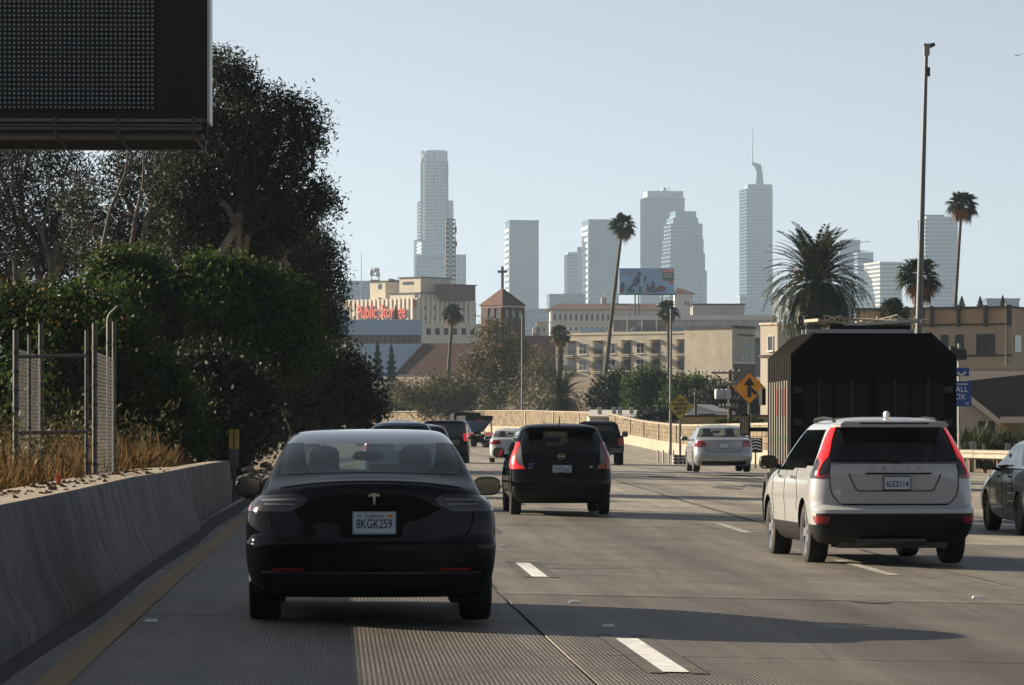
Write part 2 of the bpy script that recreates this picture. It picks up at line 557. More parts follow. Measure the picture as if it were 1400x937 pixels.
# tar-sealed seams and dark repair patches
rnd = random.Random(17)
def tar(d0, Y0, Y1, w, name="tar_seam"):
    mb = MB(); n = int((Y1 - Y0) / 0.8); dd = 0.0
    for j in range(n + 1):
        Y = Y0 + (Y1 - Y0) * j / n; dd = dd * 0.8 + rnd.uniform(-1, 1) * 0.018; ww = w * rnd.uniform(0.5, 1.2)
        mb.v += [P(d0 + dd - ww, Y, 0.0055), P(d0 + dd + ww, Y, 0.0055)]
        if j: mb.f.append((2*j-2, 2*j-1, 2*j+1, 2*j)); mb.m.append(0)
    mb.build(name, joint_dark, freeway)
tar(6.85, 46, 128, 0.045); tar(11.4, 60, 150, 0.06); tar(1.62, 30, 60, 0.012); tar(6.85, 22, 46, 0.014); tar(15.6, 60, 160, 0.05)
for (d, Y, w, l) in ((9.1, 92, 0.35, 2.2), (10.2, 97, 0.3, 1.6), (8.6, 110, 0.5, 3.0), (12.4, 88, 0.3, 2.0), (3.2, 70, 0.25, 1.2), (4.9, 33, 0.18, 0.35)):
    mb = MB(); k = 11
    mb.add([P(d + w*math.cos(6.283*i/k)*rnd.uniform(0.8, 1.1), Y + l*math.sin(6.283*i/k)*rnd.uniform(0.8, 1.1), 0.0062) for i in range(k)], [tuple(range(k))]); mb.build("repair_patch", M("patch_tar", (0.075, 0.07, 0.065), 0.8, noise=(4, 0.5)), freeway)

# gutter of grime at the foot of the barrier
mb = MB()
yy = [-30 + 3 * i for i in range(36)]
for j, Y in enumerate(yy):
    w = 0.03 * math.sin(Y * 1.7) + 0.02 * math.sin(Y * 4.1)
    mb.v += [P(-1.88, Y, 0.004), P(-1.62 + w, Y, 0.006)]
    if j: mb.f.append((2*j-2, 2*j-1, 2*j+1, 2*j)); mb.m.append(0)
tag(mb.build("gutter", gutter_mat), kind="structure")

# painted markings
white_paint = M("road_white", (0.72, 0.72, 0.70), 0.6, noise=(7, 0.35))
worn_paint = M("road_white_worn", (0.36, 0.35, 0.31), 0.7, noise=(6, 0.6))
black_paint = M("road_black", (0.030, 0.030, 0.032), 0.8, noise=(3, 0.75), alt=(0.10, 0.09, 0.078))
yellow_paint = M("road_yellow", (0.30, 0.17, 0.035), 0.75, noise=(5, 0.55), alt=(0.13, 0.10, 0.06))
markings = thing("road_markings", "painted lane lines on the grey concrete freeway", "markings"); del markings["category"]; del markings["label"]
tag(markings, kind="structure")
def strip(name, mat, d0, d1, Y0, Y1, up, step=3.0):
    n = max(1, int((Y1 - Y0) / step)); mb = MB()
    for j in range(n + 1):
        Y = Y0 + (Y1 - Y0) * j / n
        mb.v += [P(d0, Y, up), P(d1, Y, up)]
        if j: mb.f.append((2*j-2, 2*j-1, 2*j+1, 2*j)); mb.m.append(0)
    return mb.build(name, mat, markings)
strip("yellow_line", yellow_paint, -1.50, -1.31, -30, 150, 0.008)
for k in range(0, 12):
    Y0 = 22.2 + 14.9 * k - 14.9
    Yd = Y0
    strip("dash", white_paint, 2.10, 2.26, Yd, Yd + 3.75, 0.0085)
    strip("contrast_border", black_paint, 2.0, 2.10, Yd - 0.1, Yd + 4.3, 0.0075)
    strip("contrast_border", black_paint, 2.26, 2.36, Yd - 0.1, Yd + 4.3, 0.0075)
for k in range(0, 8):
    Yd = 39.4 + 14.9 * k
    strip("dash", worn_paint, 5.99, 6.13, Yd, Yd + 4.6, 0.0085)
for k in range(0, 8):
    Yd = 33.0 + 14.9 * k
    strip("dash", worn_paint, 9.7, 9.84, Yd, Yd + 3.75, 0.0085)
strip("edge_line", white_paint, 13.5, 13.66, 20, 170, 0.0085)

# raised reflectors between the dashes
stud_mat = M("stud_ceramic", (0.62, 0.62, 0.6), 0.35)
mb = MB(); mb.prism([(-0.05,-0.05),(0.05,-0.05),(0.05,0.05),(-0.05,0.05)], 0, 0.02, top=[(-0.035,-0.025),(0.035,-0.025),(0.035,0.025),(-0.035,0.025)])
stud_mesh = mb.mesh("road_stud", stud_mat)
studs = [(2.18, 31.6, "small white raised reflector on the lane line beside the black sedan's shadow"), (2.18, 46.6, "small white raised reflector on the lane line behind the black hatchback"),
         (6.06, 34.2, "small white raised reflector on the concrete behind the white SUV's right wheel"), (2.18, 27.6, "small white raised reflector just ahead of the nearest white lane dash"),
         (-1.2, 27.0, "flat dark-edged reflector beside the yellow line left of the black sedan")]
for d, Y, lab in studs:
    o = link(bpy.data.objects.new("road_stud", stud_mesh)); o.location = P(d, Y, 0.004)
    tag(o, lab, "road reflector", "raised reflectors on the lane lines")

# left concrete barrier: cast sections, then a plain upright end wall
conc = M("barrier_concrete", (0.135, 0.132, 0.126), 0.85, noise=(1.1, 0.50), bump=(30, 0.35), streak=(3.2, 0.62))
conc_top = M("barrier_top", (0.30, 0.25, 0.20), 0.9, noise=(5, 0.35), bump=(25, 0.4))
barrier = thing("concrete_barrier", "stained grey concrete barrier along the left edge of the freeway", "barrier", P(-2.2, 20))
bl = barrier.location
def bar_h(Y): return 0.88 if Y < 40 else 0.88 - (Y - 40) * 0.0048
def sec_profile(shape, h):
    if shape == 0:
        return [(-1.80, -0.03), (-1.80, 0.09), (-1.93, 0.34), (-2.06, h - 0.02), (-2.08, h), (-2.62, h), (-2.64, h - 0.02), (-2.64, -0.03)]
    return [(-2.02, -0.03), (-2.02, 0.09), (-2.03, 0.34), (-2.06, h - 0.02), (-2.08, h), (-2.30, h), (-2.32, h - 0.02), (-2.32, -0.03)]
def barrier_sec(Y0, Y1, s0, s1):
    mb = MB(); n = 4
    for j in range(n + 1):
        Y = Y0 + (Y1 - Y0) * j / n
        a = sec_profile(s0, bar_h(Y)); b = sec_profile(s1, bar_h(Y)); t = j / n
        for (d, z), (d2, z2) in zip(a, b):
            p = P(d + (d2 - d) * t, Y, 0); mb.v.append((p[0] - bl.x, p[1] - bl.y, p[2] + (z + (z2 - z) * t) - bl.z))
    m = 8
    for j in range(n):
        for i in range(m):
            i2 = (i + 1) % m
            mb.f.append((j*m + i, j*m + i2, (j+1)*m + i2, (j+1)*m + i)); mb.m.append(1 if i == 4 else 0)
    mb.f.append(tuple(range(m))); mb.m.append(0)
    mb.f.append(tuple(reversed(range(n*m, (n+1)*m)))); mb.m.append(0)
    return mb.build("barrier_section", [conc, conc_top], barrier, smooth=40)
Y = -14.0
while Y < 50:
    barrier_sec(Y + 0.014, Y + 5.9 - 0.014, 0, 0)
    Y += 5.9
barrier_sec(Y + 0.008, Y + 2.6, 0, 1)
barrier_sec(Y + 2.61, 67.5, 1, 1)
# black tyre scuffs and chipped spots on the barrier face
rnd = random.Random(31)
for k in range(16):
    Y0 = rnd.uniform(14, 48); Ls = rnd.uniform(0.5, 2.4); zc = rnd.uniform(0.38, 0.62); mb = MB(); n = 8
    for j in range(n + 1):
        Y = Y0 + Ls * j / n; hw_ = rnd.uniform(0.006, 0.022) * math.sin(math.pi * (j + 0.3) / (n + 0.6)); z = zc + 0.05 * j / n
        for zz_ in (z - hw_, z + hw_):
            h = bar_h(Y); d = -1.93 - 0.13 * (zz_ - 0.34) / (h - 0.36) + 0.004; p = P(d, Y); mb.v.append((p[0] - bl.x, p[1] - bl.y, p[2] + zz_ - bl.z))
        if j: mb.f.append((2*j-2, 2*j, 2*j+1, 2*j-1)); mb.m.append(0)
    mb.build("tyre_scuff", M("scuff_black", (0.045, 0.044, 0.043), 0.85, noise=(9, 0.6), alt=(0.115, 0.112, 0.107)), barrier)
# leaf litter and twigs lying on the barrier top
rnd = random.Random(8)
mb = MB()
for i in range(260):
    Y = rnd.uniform(14, 50); d = -2.60 + 0.5 * abs(rnd.gauss(0, 0.4)); d = min(d, -2.12)
    c = Vector(P(d, Y, bar_h(Y) + 0.002)); a = rnd.uniform(0, 6.28); l = rnd.uniform(0.015, 0.05); w = rnd.uniform(0.008, 0.02)
    u = Vector((math.cos(a) * l, math.sin(a) * l, rnd.uniform(0, 0.02))); v = Vector((-math.sin(a) * w, math.cos(a) * w, 0.012))
    mb.quad(c - u - v, c + u - v, c + u + v, c - u + v)
tag(mb.build("leaf_litter", M("dead_leaf", (0.12, 0.075, 0.035), 0.9)), "scattered dry leaves on top of the left concrete barrier", "leaf litter", kind="stuff")

# right-hand masonry sound wall on a low concrete barrier
block_mat = M("tan_block", (0.175, 0.132, 0.080), 0.9, noise=(1.3, 0.28), bump=(12, 0.5))
block_alt = M("tan_block_dark", (0.115, 0.085, 0.050), 0.9, noise=(1.3, 0.28), bump=(12, 0.5))
mortar = M("wall_mortar", (0.045, 0.034, 0.022), 0.95)
kconc = M("kerb_concrete", (0.30, 0.26, 0.20), 0.85, noise=(0.7, 0.25), streak=(1.0, 0.25))
wtop = pchip([140, 160, 222, 262, 300, 345, 375, 405, 430, 460, 480, 520], [1.9, 1.95, 2.12, 2.42, 2.85, 3.65, 4.0, 4.3, 4.58, 4.72, 4.8, 4.9])
wall = thing("sound_wall", "long tan block wall curving along the right edge of the freeway", "wall", P(15.6, 160))
wl = wall.location
def W(Y, off, z):
    h = heading(Y); c = P(15.6, Y)
    return (c[0] + off * math.cos(h) - wl.x, c[1] + off * math.sin(h) - wl.y, z - wl.z)
wy = [150 + 6 * i for i in range(62)]
bz = lambda Y: zr(13.5, Y) + 0.62 + 0.2 * min(1, max(0, (Y - 180) / 150))
for nm, mt, o0, o1, lo, hi in (("footing_barrier", kconc, -0.12, 0.45, lambda Y: zr(13.5, Y) - 0.2, bz), ("wall_core", mortar, 0.03, 0.25, lambda Y: bz(Y) - 0.05, lambda Y: wtop(Y) - 0.03), ("coping", kconc, -0.06, 0.33, lambda Y: wtop(Y), lambda Y: wtop(Y) + 0.10)):
    mb = MB()
    for Y in wy:
        slope = 0.12 if nm == "footing_barrier" else 0
        mb.v += [W(Y, o0 - slope, lo(Y)), W(Y, o1, lo(Y)), W(Y, o1, hi(Y)), W(Y, o0, hi(Y))]
    for j in range(len(wy) - 1):
        for i in range(4):
            i2 = (i + 1) % 4
            mb.f.append((4*j + i2, 4*j + i, 4*j + 4 + i, 4*j + 4 + i2)); mb.m.append(0)
    mb.f += [(0, 1, 2, 3), tuple(4 * (len(wy) - 1) + i for i in (3, 2, 1, 0))]; mb.m += [0, 0]
    mb.build(nm, mt, wall)
# blocks: courses stepped down the wall, the nearest ones singly
bl_w, bl_h = 0.6, 0.30
mb1 = MB(); mb1.box(-0.03, 0.05, 0.012, bl_w - 0.012, 0.010, bl_h - 0.010)
bm1 = mb1.mesh("block", block_mat); bm2 = mb1.mesh("block", block_alt)
rest = MB(); Y = 150.0; cnt = 0
rnd = random.Random(11)
while Y < 514:
    h = heading(Y)
    step = bl_w * math.cos(h)
    z = bz(Y) - 0.02; row = 0
    while z + bl_h < wtop(Y) + 0.12:
        sh = 0.3 * (row % 2)
        p = W(Y + sh * math.cos(h), 0.0 + rnd.uniform(-0.008, 0.012), z)
        if cnt < 300 and Y > 176:
            o = bpy.data.objects.new("block", bm1 if rnd.random() < 0.6 else bm2); link(o, wall)
            o.location = p; o.rotation_euler = (0, 0, h); cnt += 1
        else:
            ch, s_ = math.cos(h), math.sin(h)
            rest.box(-0.03, 0.05, 0.012, bl_w - 0.012, 0.010, bl_h - 0.010, 0 if rnd.random() < 0.6 else 1, xf=lambda x, y, zz: (p[0] + x*ch - y*s_, p[1] + x*s_ + y*ch, p[2] + zz))
        z += bl_h; row += 1
    Y += step
tag(rest.build("blocks", [block_mat, block_alt], wall), kind="stuff")
for Y in range(186, 500, 24):
    mb = MB(); mb.box(-0.10, 0.0, -0.25, 0.25, 0, wtop(Y) - bz(Y) + 0.02)
    o = mb.build("pilaster", kconc if Y % 48 else block_alt, wall); o.location = W(Y, -0.02, bz(Y)); o.rotation_euler = (0, 0, heading(Y))
# ---------------------------------------------------------------- cars: stacked plan outlines, glass cut out of the same skin
tyre_mat = M("tyre_rubber", (0.012, 0.012, 0.013), 0.75, spec=0.3)
rim_silver = M("alloy_rim", (0.55, 0.56, 0.58), 0.28, metal=0.9)
rim_dark = M("dark_rim", (0.06, 0.06, 0.065), 0.4, metal=0.6)
under_mat = M("underbody_black", (0.008, 0.008, 0.009), 0.85, spec=0.2)
trim_black = M("black_trim", (0.008, 0.008, 0.009), 0.5, spec=0.22)
seat_mat = M("seat_fabric", (0.02, 0.02, 0.022), 0.8)
seam_mat = M("seam_shadow_gap", (0.004, 0.004, 0.004), 0.9, spec=0.1)
chrome = M("chrome", (0.75, 0.76, 0.78), 0.12, metal=1.0)
mirror_glass = M("mirror_glass", (0.34, 0.36, 0.36), 0.03, metal=1.0)
lamp_red = M("lamp_red", (0.20, 0.006, 0.008), 0.12, coat=0.6)
lamp_dark = M("lamp_smoked", (0.018, 0.017, 0.019), 0.12, coat=0.6, spec=0.25)
lamp_clear = M("lamp_clear", (0.13, 0.13, 0.14), 0.15, coat=0.6)
def M_lit(name, col, strength):
    m = M(name, col, 0.2, coat=0.5)
    p = m.node_tree.nodes["Principled BSDF"]
    p.inputs["Emission Color"].default_value = (*col, 1)
    p.inputs["Emission Strength"].default_value = strength
    return m
lamp_lit = M_lit("lamp_red_lit", (0.62, 0.010, 0.012), 0.22)
plate_white = M("plate_white", (0.46, 0.52, 0.58), 0.45)
plate_blue = M("plate_blue", (0.02, 0.04, 0.12), 0.5)
plate_frame = M("plate_frame_blue", (0.25, 0.40, 0.55), 0.35)
sticker = M("plate_sticker", (0.45, 0.22, 0.03), 0.5)
glass_dark = M_glass("privacy_glass", (0.045, 0.05, 0.055))
glass_mid = M_glass("tinted_glass", (0.34, 0.40, 0.42))
glass_clear = M_glass("clear_glass", (0.62, 0.70, 0.70))
glass_pale = M_glass("pale_glass", (0.60, 0.70, 0.73))
NR, NS, NF = 14, 20, 12

class Car:
    def __init__(s, rows, n_r=2.6, n_f=2.4):
        z = [r[0] for r in rows]
        s.z = z; s.n = n_r; s.nf = n_f
        s.yr, s.dr, s.yf, s.df, s.hw = [pchip(z, [r[k] for r in rows]) for k in (1, 2, 3, 4, 5)]
    sag = 0.0
    def S(s, th, z):
        p = s.S0(th, z)
        if s.sag:
            k = max(0.0, 1 - abs(z - s.sag_z) / s.sag_h); k = k * k * (3 - 2 * k)
            f = max(0.0, min(1.0, 1 - p.y / 1.9)); f = f * f * (3 - 2 * f)
            p.z -= s.sag * k * f * min(1.0, abs(p.x) / 0.85) ** 2.2
        return p
    def S0(s, th, z):
        """th in [-pi/2, pi/2] is the tail from left to right; beyond that metres forward along the flank."""
        sg = 1 if th >= 0 else -1; a = abs(th); hw = s.hw(z)
        if a <= math.pi / 2:
            x = hw * max(0.0, math.sin(a)) ** (2 / s.n)
            y = s.yr(z) + s.dr(z) * (1 - max(0.0, math.cos(a)) ** (2 / s.n))
        else:
            x = hw; y = s.yr(z) + s.dr(z) + (a - math.pi / 2)
        return Vector((sg * x, y, z))
    def th(s, e, z):
        """edge given as x on the tail, or ('y', y, side) on the flank."""
        if isinstance(e, tuple):
            y = e[1]; sg = e[2]; y0 = s.yr(z) + s.dr(z)
            if y >= y0: return sg * (math.pi / 2 + y - y0)
            c = max(0.0, min(1.0, 1 - (y - s.yr(z)) / s.dr(z)))
            return sg * math.acos(min(1, c ** (s.n / 2)))
        q = min(1.0, abs(e) / s.hw(z))
        return math.copysign(math.asin(min(1.0, q ** (s.n / 2))), e)
    def N(s, th, z):
        a = s.S(th - 0.02, z); b = s.S(th + 0.02, z); c = s.S(th, z - 0.01); d = s.S(th, z + 0.01)
        if (a.x < 0) != (b.x < 0) and abs(a.x) > 0.3: pass
        n = (b - a).cross(d - c)
        return n.normalized() if n.length > 1e-9 else Vector((0, -1, 0))
    def patch(s, name, rows, mat, parent, nu=10, off=0.004, nz=3, rim=0.02, smooth=50):
        g = []
        for i in range(len(rows) - 1):
            for k in range(nz + (1 if i == len(rows) - 2 else 0)):
                t = k / nz
                z = rows[i][0] + (rows[i+1][0] - rows[i][0]) * t
                a = s.th(rows[i][1], rows[i][0]); b = s.th(rows[i][2], rows[i][0])
                a2 = s.th(rows[i+1][1], rows[i+1][0]); b2 = s.th(rows[i+1][2], rows[i+1][0])
                g.append((z, a + (a2 - a) * t, b + (b2 - b) * t))
        mb = MB(); m = nu + 1
        for z, a, b in g:
            for k in range(m):
                th = a + (b - a) * k / nu
                mb.v.append(tuple(s.S(th, z) + s.N(th, z) * off))
        r = len(g)
        for j in range(r - 1):
            for k in range(nu):
                mb.f.append((j*m + k, j*m + k + 1, (j+1)*m + k + 1, (j+1)*m + k)); mb.m.append(0)
        if rim:     # turn the border inward so the piece has thickness
            loop = list(range(m)) + [j*m + m - 1 for j in range(1, r)] + [(r-1)*m + k for k in range(m - 2, -1, -1)] + [j*m for j in range(r - 2, 0, -1)]
            base = len(mb.v); th_of = [(g[i // m][1] + (g[i // m][2] - g[i // m][1]) * (i % m) / nu, g[i // m][0]) for i in loop]
            for th, z in th_of: mb.v.append(tuple(s.S(th, z) + s.N(th, z) * (off - rim)))
            L = len(loop)
            for k in range(L):
                mb.f.append((loop[k], base + k, base + (k+1) % L, loop[(k+1) % L])); mb.m.append(0)
        return mb.build(name, mat, parent, smooth=smooth)
    def seam(s, pts, parent, r=0.005, name="panel_gap", mat=None, off=0.0):
        P_ = []
        for i in range(len(pts) - 1):
            (e0, z0), (e1, z1) = pts[i], pts[i+1]
            a, b = s.th(e0, z0), s.th(e1, z1)
            for k in range(6):
                t = k / 6; th = a + (b - a) * t; z = z0 + (z1 - z0) * t
                P_.append(s.S(th, z) + s.N(th, z) * off)
        th = s.th(pts[-1][0], pts[-1][1]); P_.append(s.S(th, pts[-1][1]) + s.N(th, pts[-1][1]) * off)
        mb = MB(); mb.tube(P_, r, 5)
        return mb.build(name, mat or seam_mat, parent, smooth=60)
    def shell(s, root, zs, paint, glass, wheels, trim_z=0.0, trim=None, arch=0.34, wr=0.33, top_mat=None, top_z=9):
        """zs: outline heights; glass: (name, zone, lo, hi, zmin, zmax, material)."""
        H = NR + NS + NF
        mb = MB(); N = 2 * H
        def half(z):
            out = []
            for i in range(NR + 1):
                out.append(s.S(math.pi / 2 * i / NR, z))
            y0 = s.yr(z) + s.dr(z); y1 = s.yf(z) - s.df(z)
            for i in range(1, NS + 1):
                out.append(s.S(math.pi / 2 + (y1 - y0) * i / NS, z))
            for i in range(1, NF + 1):
                a = math.pi / 2 * (1 - i / NF)
                out.append(Vector((s.hw(z) * max(0.0, math.sin(a)) ** (2 / s.nf), y1 + s.df(z) * max(0.0, math.cos(a)) ** (2 / s.nf), z)))
            return out
        for z in zs:
            h = half(z)
            ring = h + [Vector((-p.x, p.y, p.z)) for p in h[-2:0:-1]]
            mb.v += [tuple(p) for p in ring]
        mats = [paint, trim or paint, under_mat, under_mat, top_mat or paint]
        gidx = {}
        for gi, g in enumerate(glass):
            mats.append(g[6]); gidx[gi] = 5 + gi
        for j in range(len(zs) - 1):
            zc = (zs[j] + zs[j+1]) / 2
            for k in range(N):
                i = k if k < H else N - 1 - k
                mi = 0
                if zc < trim_z - (0.15 if NR - 3 <= i < NR + NS + 4 else 0.0): mi = 1
                if zc > top_z: mi = 4
                zone = 'rear' if i < NR else ('side' if i < NR + NS else 'front')
                q = i if i < NR else (i - NR if i < NR + NS else H - 1 - i)
                for gi, g in enumerate(glass):
                    if g[1] == zone and g[2] <= q <= g[3] and g[4] - 1e-4 <= zs[j] and zs[j+1] <= g[5] + 1e-4:
                        mi = gidx[gi]
                mb.f.append((j*N + k, j*N + (k+1) % N, (j+1)*N + (k+1) % N, (j+1)*N + k)); mb.m.append(mi)
        mb.f.append(tuple(reversed(range(N)))); mb.m.append(2)
        mb.f.append(tuple((len(zs)-1)*N + k for k in range(N))); mb.m.append(4 if top_mat else 0)
        me = mb.mesh("body", mats)
        o = link(bpy.data.objects.new("body", me))
        cb = MB()
        for wy_ in wheels:
            for sx in (-1, 1):
                hw = s.hw(0.5)
                x0, x1 = sorted((sx * (hw - 0.30), sx * (hw + 0.3)))
                cb.lathe_x([(x0, 0), (x0, arch), (x1, arch), (x1, 0)], n=36, mi=3, cy=wy_, cz=wr)
        cm = cb.mesh("arch_cutter", [under_mat] * 5)
        bm_ = bmesh.new(); bm_.from_mesh(cm); bmesh.ops.remove_doubles(bm_, verts=bm_.verts, dist=1e-5); bmesh.ops.recalc_face_normals(bm_, faces=bm_.faces); bm_.to_mesh(cm); bm_.free()
        co = link(bpy.data.objects.new("arch_cutter", cm))
        md = o.modifiers.new("arches", 'BOOLEAN'); md.object = co; md.operation = 'DIFFERENCE'; md.solver = 'EXACT'
        dg = bpy.context.evaluated_depsgraph_get()
        res = bpy.data.meshes.new_from_object(o.evaluated_get(dg))
        bpy.data.objects.remove(o); bpy.data.objects.remove(co)
        # split the skin from the panes
        vv = [tuple(v.co) for v in res.vertices]
        groups = {}
        for p in res.polygons:
            key = 0 if p.material_index < 5 else p.material_index
            groups.setdefault(key, []).append((tuple(p.vertices), p.material_index))
        body = None
        for key, fl in groups.items():
            isl = [fl]
            if key: # separate left and right panes
                lr = {}
                for vs_, mi in fl:
                    cx = sum(vv[q][0] for q in vs_)
                    lr.setdefault(0 if glass[key-5][1] != 'side' else (1 if cx > 0 else -1), []).append((vs_, mi))
                isl = list(lr.values())
            for fl2 in isl:
                used = {}; b2 = MB()
                for vs_, mi in fl2:
                    idx = []
                    for q in vs_:
                        if q not in used:
                            used[q] = len(b2.v); b2.v.append(vv[q])
                        idx.append(used[q])
                    b2.f.append(tuple(idx)); b2.m.append(mi if key == 0 else 0)
                if key == 0:
                    body = b2.build("body", mats[:5], root, smooth=38)
                else:
                    b2.build(glass[key-5][0], glass[key-5][6], root, smooth=60)
        return body

def make_wheel(root, x, y, r, w, rim_mat, spokes, sx, name="wheel"):
    mb = MB(); h = w / 2
    mb.lathe_x([(-h*0.55, r*0.62), (-h*0.95, r*0.70), (-h, r*0.88), (-h*0.86, r*0.97), (-h*0.6, r), (0, r*1.003), (h*0.6, r), (h*0.86, r*0.97), (h, r*0.88), (h*0.95, r*0.70), (h*0.55, r*0.62), (-h*0.55, r*0.62)], n=40)
    wh = mb.build(name, tyre_mat, root, smooth=40); wh.location = (x, y, r)
    rb = MB(); o = sx
    rb.lathe_x([(o*h*0.96, r*0.70), (o*h*0.80, r*0.66), (o*h*0.2, r*0.62), (o*h*0.1, 0.0)], n=32)
    rb.lathe_x([(o*h*0.97, r*0.68), (o*h*0.97, r*0.72), (o*h*0.7, r*0.72)], n=32)
    for k in range(spokes):
        a = 2 * math.pi * k / spokes
        for (w0, w1, xo) in ((0.035, 0.055, 0.80),):
            pts = [(0.05, -w0), (r*0.68, -w1), (r*0.68, w1), (0.05, w0)]
            vs = []
            for xx in (o*h*0.45, o*h*xo):
                for q, t in pts:
                    vs.append((xx, q*math.cos(a) - t*math.sin(a), q*math.sin(a) + t*math.cos(a)))
            rb.add(vs, [(0,1,2,3),(7,6,5,4),(0,4,5,1),(1,5,6,2),(2,6,7,3),(3,7,4,0)], 0)
    rb.lathe_x([(o*h*0.5, 0.07), (o*h*0.86, 0.06), (o*h*0.9, 0.0)], n=16)
    rb.build("rim", [rim_mat], wh, smooth=40)
    return wh
def make_mirror(root, x, y, z, mat, sx, w=0.20, h=0.15):
    mb = MB(); mb.blob(x, y + 0.05, z, w / 2, 0.075, h / 2, n=18, m=10, e=2.9)
    mb.tube([(x - sx * w * 0.42, y + 0.06, z - h * 0.3), (x - sx * (w * 0.5 + 0.10), y + 0.08, z - h * 0.45)], 0.025, 8)
    o = mb.build("door_mirror", mat, root, smooth=60)
    g = MB(); poly = []
    for k in range(20):
        t = 2 * math.pi * k / 20
        c, s_ = math.cos(t), math.sin(t)
        poly.append((x + w * 0.43 * math.copysign(abs(c) ** 0.6, c), z + h * 0.42 * math.copysign(abs(s_) ** 0.6, s_)))
    g.slab_y(poly, y - 0.030, y - 0.01)
    g.build("mirror_glass", mirror_glass, o)
    return o
def make_seats(root, y_front, y_rear, z, hw, head=0.62, bench=True, mat=None):
    mat = mat or seat_mat
    for sx in (-1, 1):
        mb = MB()
        mb.blob(sx*hw, y_front, z + 0.30, 0.24, 0.10, 0.34, e=3.2); mb.blob(sx*hw, y_front + 0.25, z, 0.25, 0.28, 0.10, e=3.2)
        mb.blob(sx*hw, y_front - 0.02, z + head + 0.11, 0.13, 0.06, 0.105, e=3)
        mb.tube([(sx*hw - 0.06, y_front - 0.01, z + head - 0.05), (sx*hw - 0.06, y_front - 0.01, z + head + 0.08)], 0.008, 6)
        mb.tube([(sx*hw + 0.06, y_front - 0.01, z + head - 0.05), (sx*hw + 0.06, y_front - 0.01, z + head + 0.08)], 0.008, 6)
        mb.build("seat", mat, root, smooth=60)
    if bench:
        mb = MB(); mb.blob(0, y_rear, z + 0.24, hw + 0.28, 0.10, 0.32, e=5)
        for sx in (-1, 1): mb.blob(sx*(hw - 0.02), y_rear - 0.02, z + 0.24 + 0.36, 0.12, 0.05, 0.09, e=3)
        mb.build("rear_seat", mat, root, smooth=60)
def make_dash(root, y, z, hw, mat=None):
    mb = MB(); mb.blob(0, y, z, hw, 0.25, 0.10, e=4)
    d = mb.build("dashboard", mat or seat_mat, root, smooth=60)
    mb = MB(); R_ = 0.18; pts = [(-0.36 + R_*math.cos(t*math.pi/8), y - 0.34 + 0.05*math.sin(t*math.pi/8), z + 0.04 + R_*math.sin(t*math.pi/8)) for t in range(17)]
    mb.tube(pts, 0.015, 6, cap=False); mb.build("steering_wheel", trim_black, root, smooth=60)
    mb = MB(); mb.blob(0, y - 0.25, z + 0.33, 0.13, 0.02, 0.04, e=3); mb.build("rear_view_mirror", trim_black, root, smooth=60)
def make_plate(root, x, y, z, num, state=True, frame=None, script="California", tilt=0.0, size=0.068):
    mb = MB(); mb.box(-0.158, 0.158, -0.004, 0.012, -0.082, 0.082)
    fr = mb.build("licence_plate", frame or plate_frame, root); fr.location = (x, y, z); fr.rotation_euler = (tilt, 0, 0)
    mb = MB(); mb.box(-0.148, 0.148, -0.008, -0.003, -0.070, 0.072); mb.build("plate_face", plate_white, fr)
    text_obj(num, size * 1.42, plate_blue, fr, (0, -0.009, -0.010), "plate_number", extrude=0.001, width=0.262, bold=0.0012)
    if state:
        text_obj(script, 0.042, plate_blue, fr, (0.0, -0.009, 0.051), "plate_state", extrude=0.001, shear=0.35, width=0.14)
        mb = MB(); mb.box(0.095, 0.135, -0.0095, -0.008, 0.040, 0.062); mb.build("plate_sticker", sticker, fr)
        text_obj("APR", 0.022, plate_blue, fr, (-0.112, -0.009, 0.051), "plate_month", extrude=0.001)
    return fr
CAR_GROUP = "vehicles on the freeway"
def place(name, label, cat, x, Y, zg, rz):
    return thing(name, label, cat, (x, Y, zg), rz, CAR_GROUP)

# ------------------------------------------------ black electric sedan right ahead
black_paint_car = M("car_black", (0.003, 0.0035, 0.005), 0.25, coat=0.42, spec=0.0)
t = place("black_sedan", "glossy black electric sedan with plate 8KGK259 directly ahead in the left lane", "car", px(508, 27.0), 27.0, zr(0.42, 28), heading(29))
T3 = Car([(0.20, 0.30, 0.5, 4.45, 0.6, 0.80), (0.27, 0.10, 0.5, 4.60, 0.6, 0.86), (0.38, 0.02, 0.45, 4.68, 0.6, 0.905), (0.50, 0.0, 0.42, 4.69, 0.6, 0.920), (0.595, 0.0, 0.42, 4.67, 0.7, 0.925), (0.625, 0.030, 0.42, 4.66, 0.7, 0.922), (0.72, 0.042, 0.42, 4.55, 0.8, 0.922),
          (0.82, 0.055, 0.43, 4.32, 0.9, 0.908), (0.90, 0.055, 0.45, 4.02, 0.8, 0.876), (0.96, 0.055, 0.48, 3.75, 0.6, 0.842), (1.00, 0.06, 0.52, 3.56, 0.5, 0.818), (1.035, 0.085, 0.56, 3.48, 0.5, 0.802), (1.055, 0.16, 0.58, 3.44, 0.5, 0.792), (1.08, 0.36, 0.56, 3.38, 0.5, 0.778), (1.11, 0.56, 0.50, 3.32, 0.5, 0.762),
          (1.14, 0.66, 0.48, 3.25, 0.48, 0.745), (1.22, 0.88, 0.45, 3.07, 0.45, 0.702), (1.30, 1.12, 0.42, 2.89, 0.42, 0.660), (1.355, 1.32, 0.40, 2.77, 0.4, 0.625), (1.40, 1.55, 0.36, 2.64, 0.35, 0.585), (1.425, 1.75, 0.32, 2.52, 0.30, 0.535), (1.438, 1.93, 0.25, 2.42, 0.22, 0.44), (1.443, 2.08, 0.15, 2.30, 0.15, 0.26)], 2.7, 2.4)
T3.sag, T3.sag_z, T3.sag_h = 0.075, 1.05, 0.19
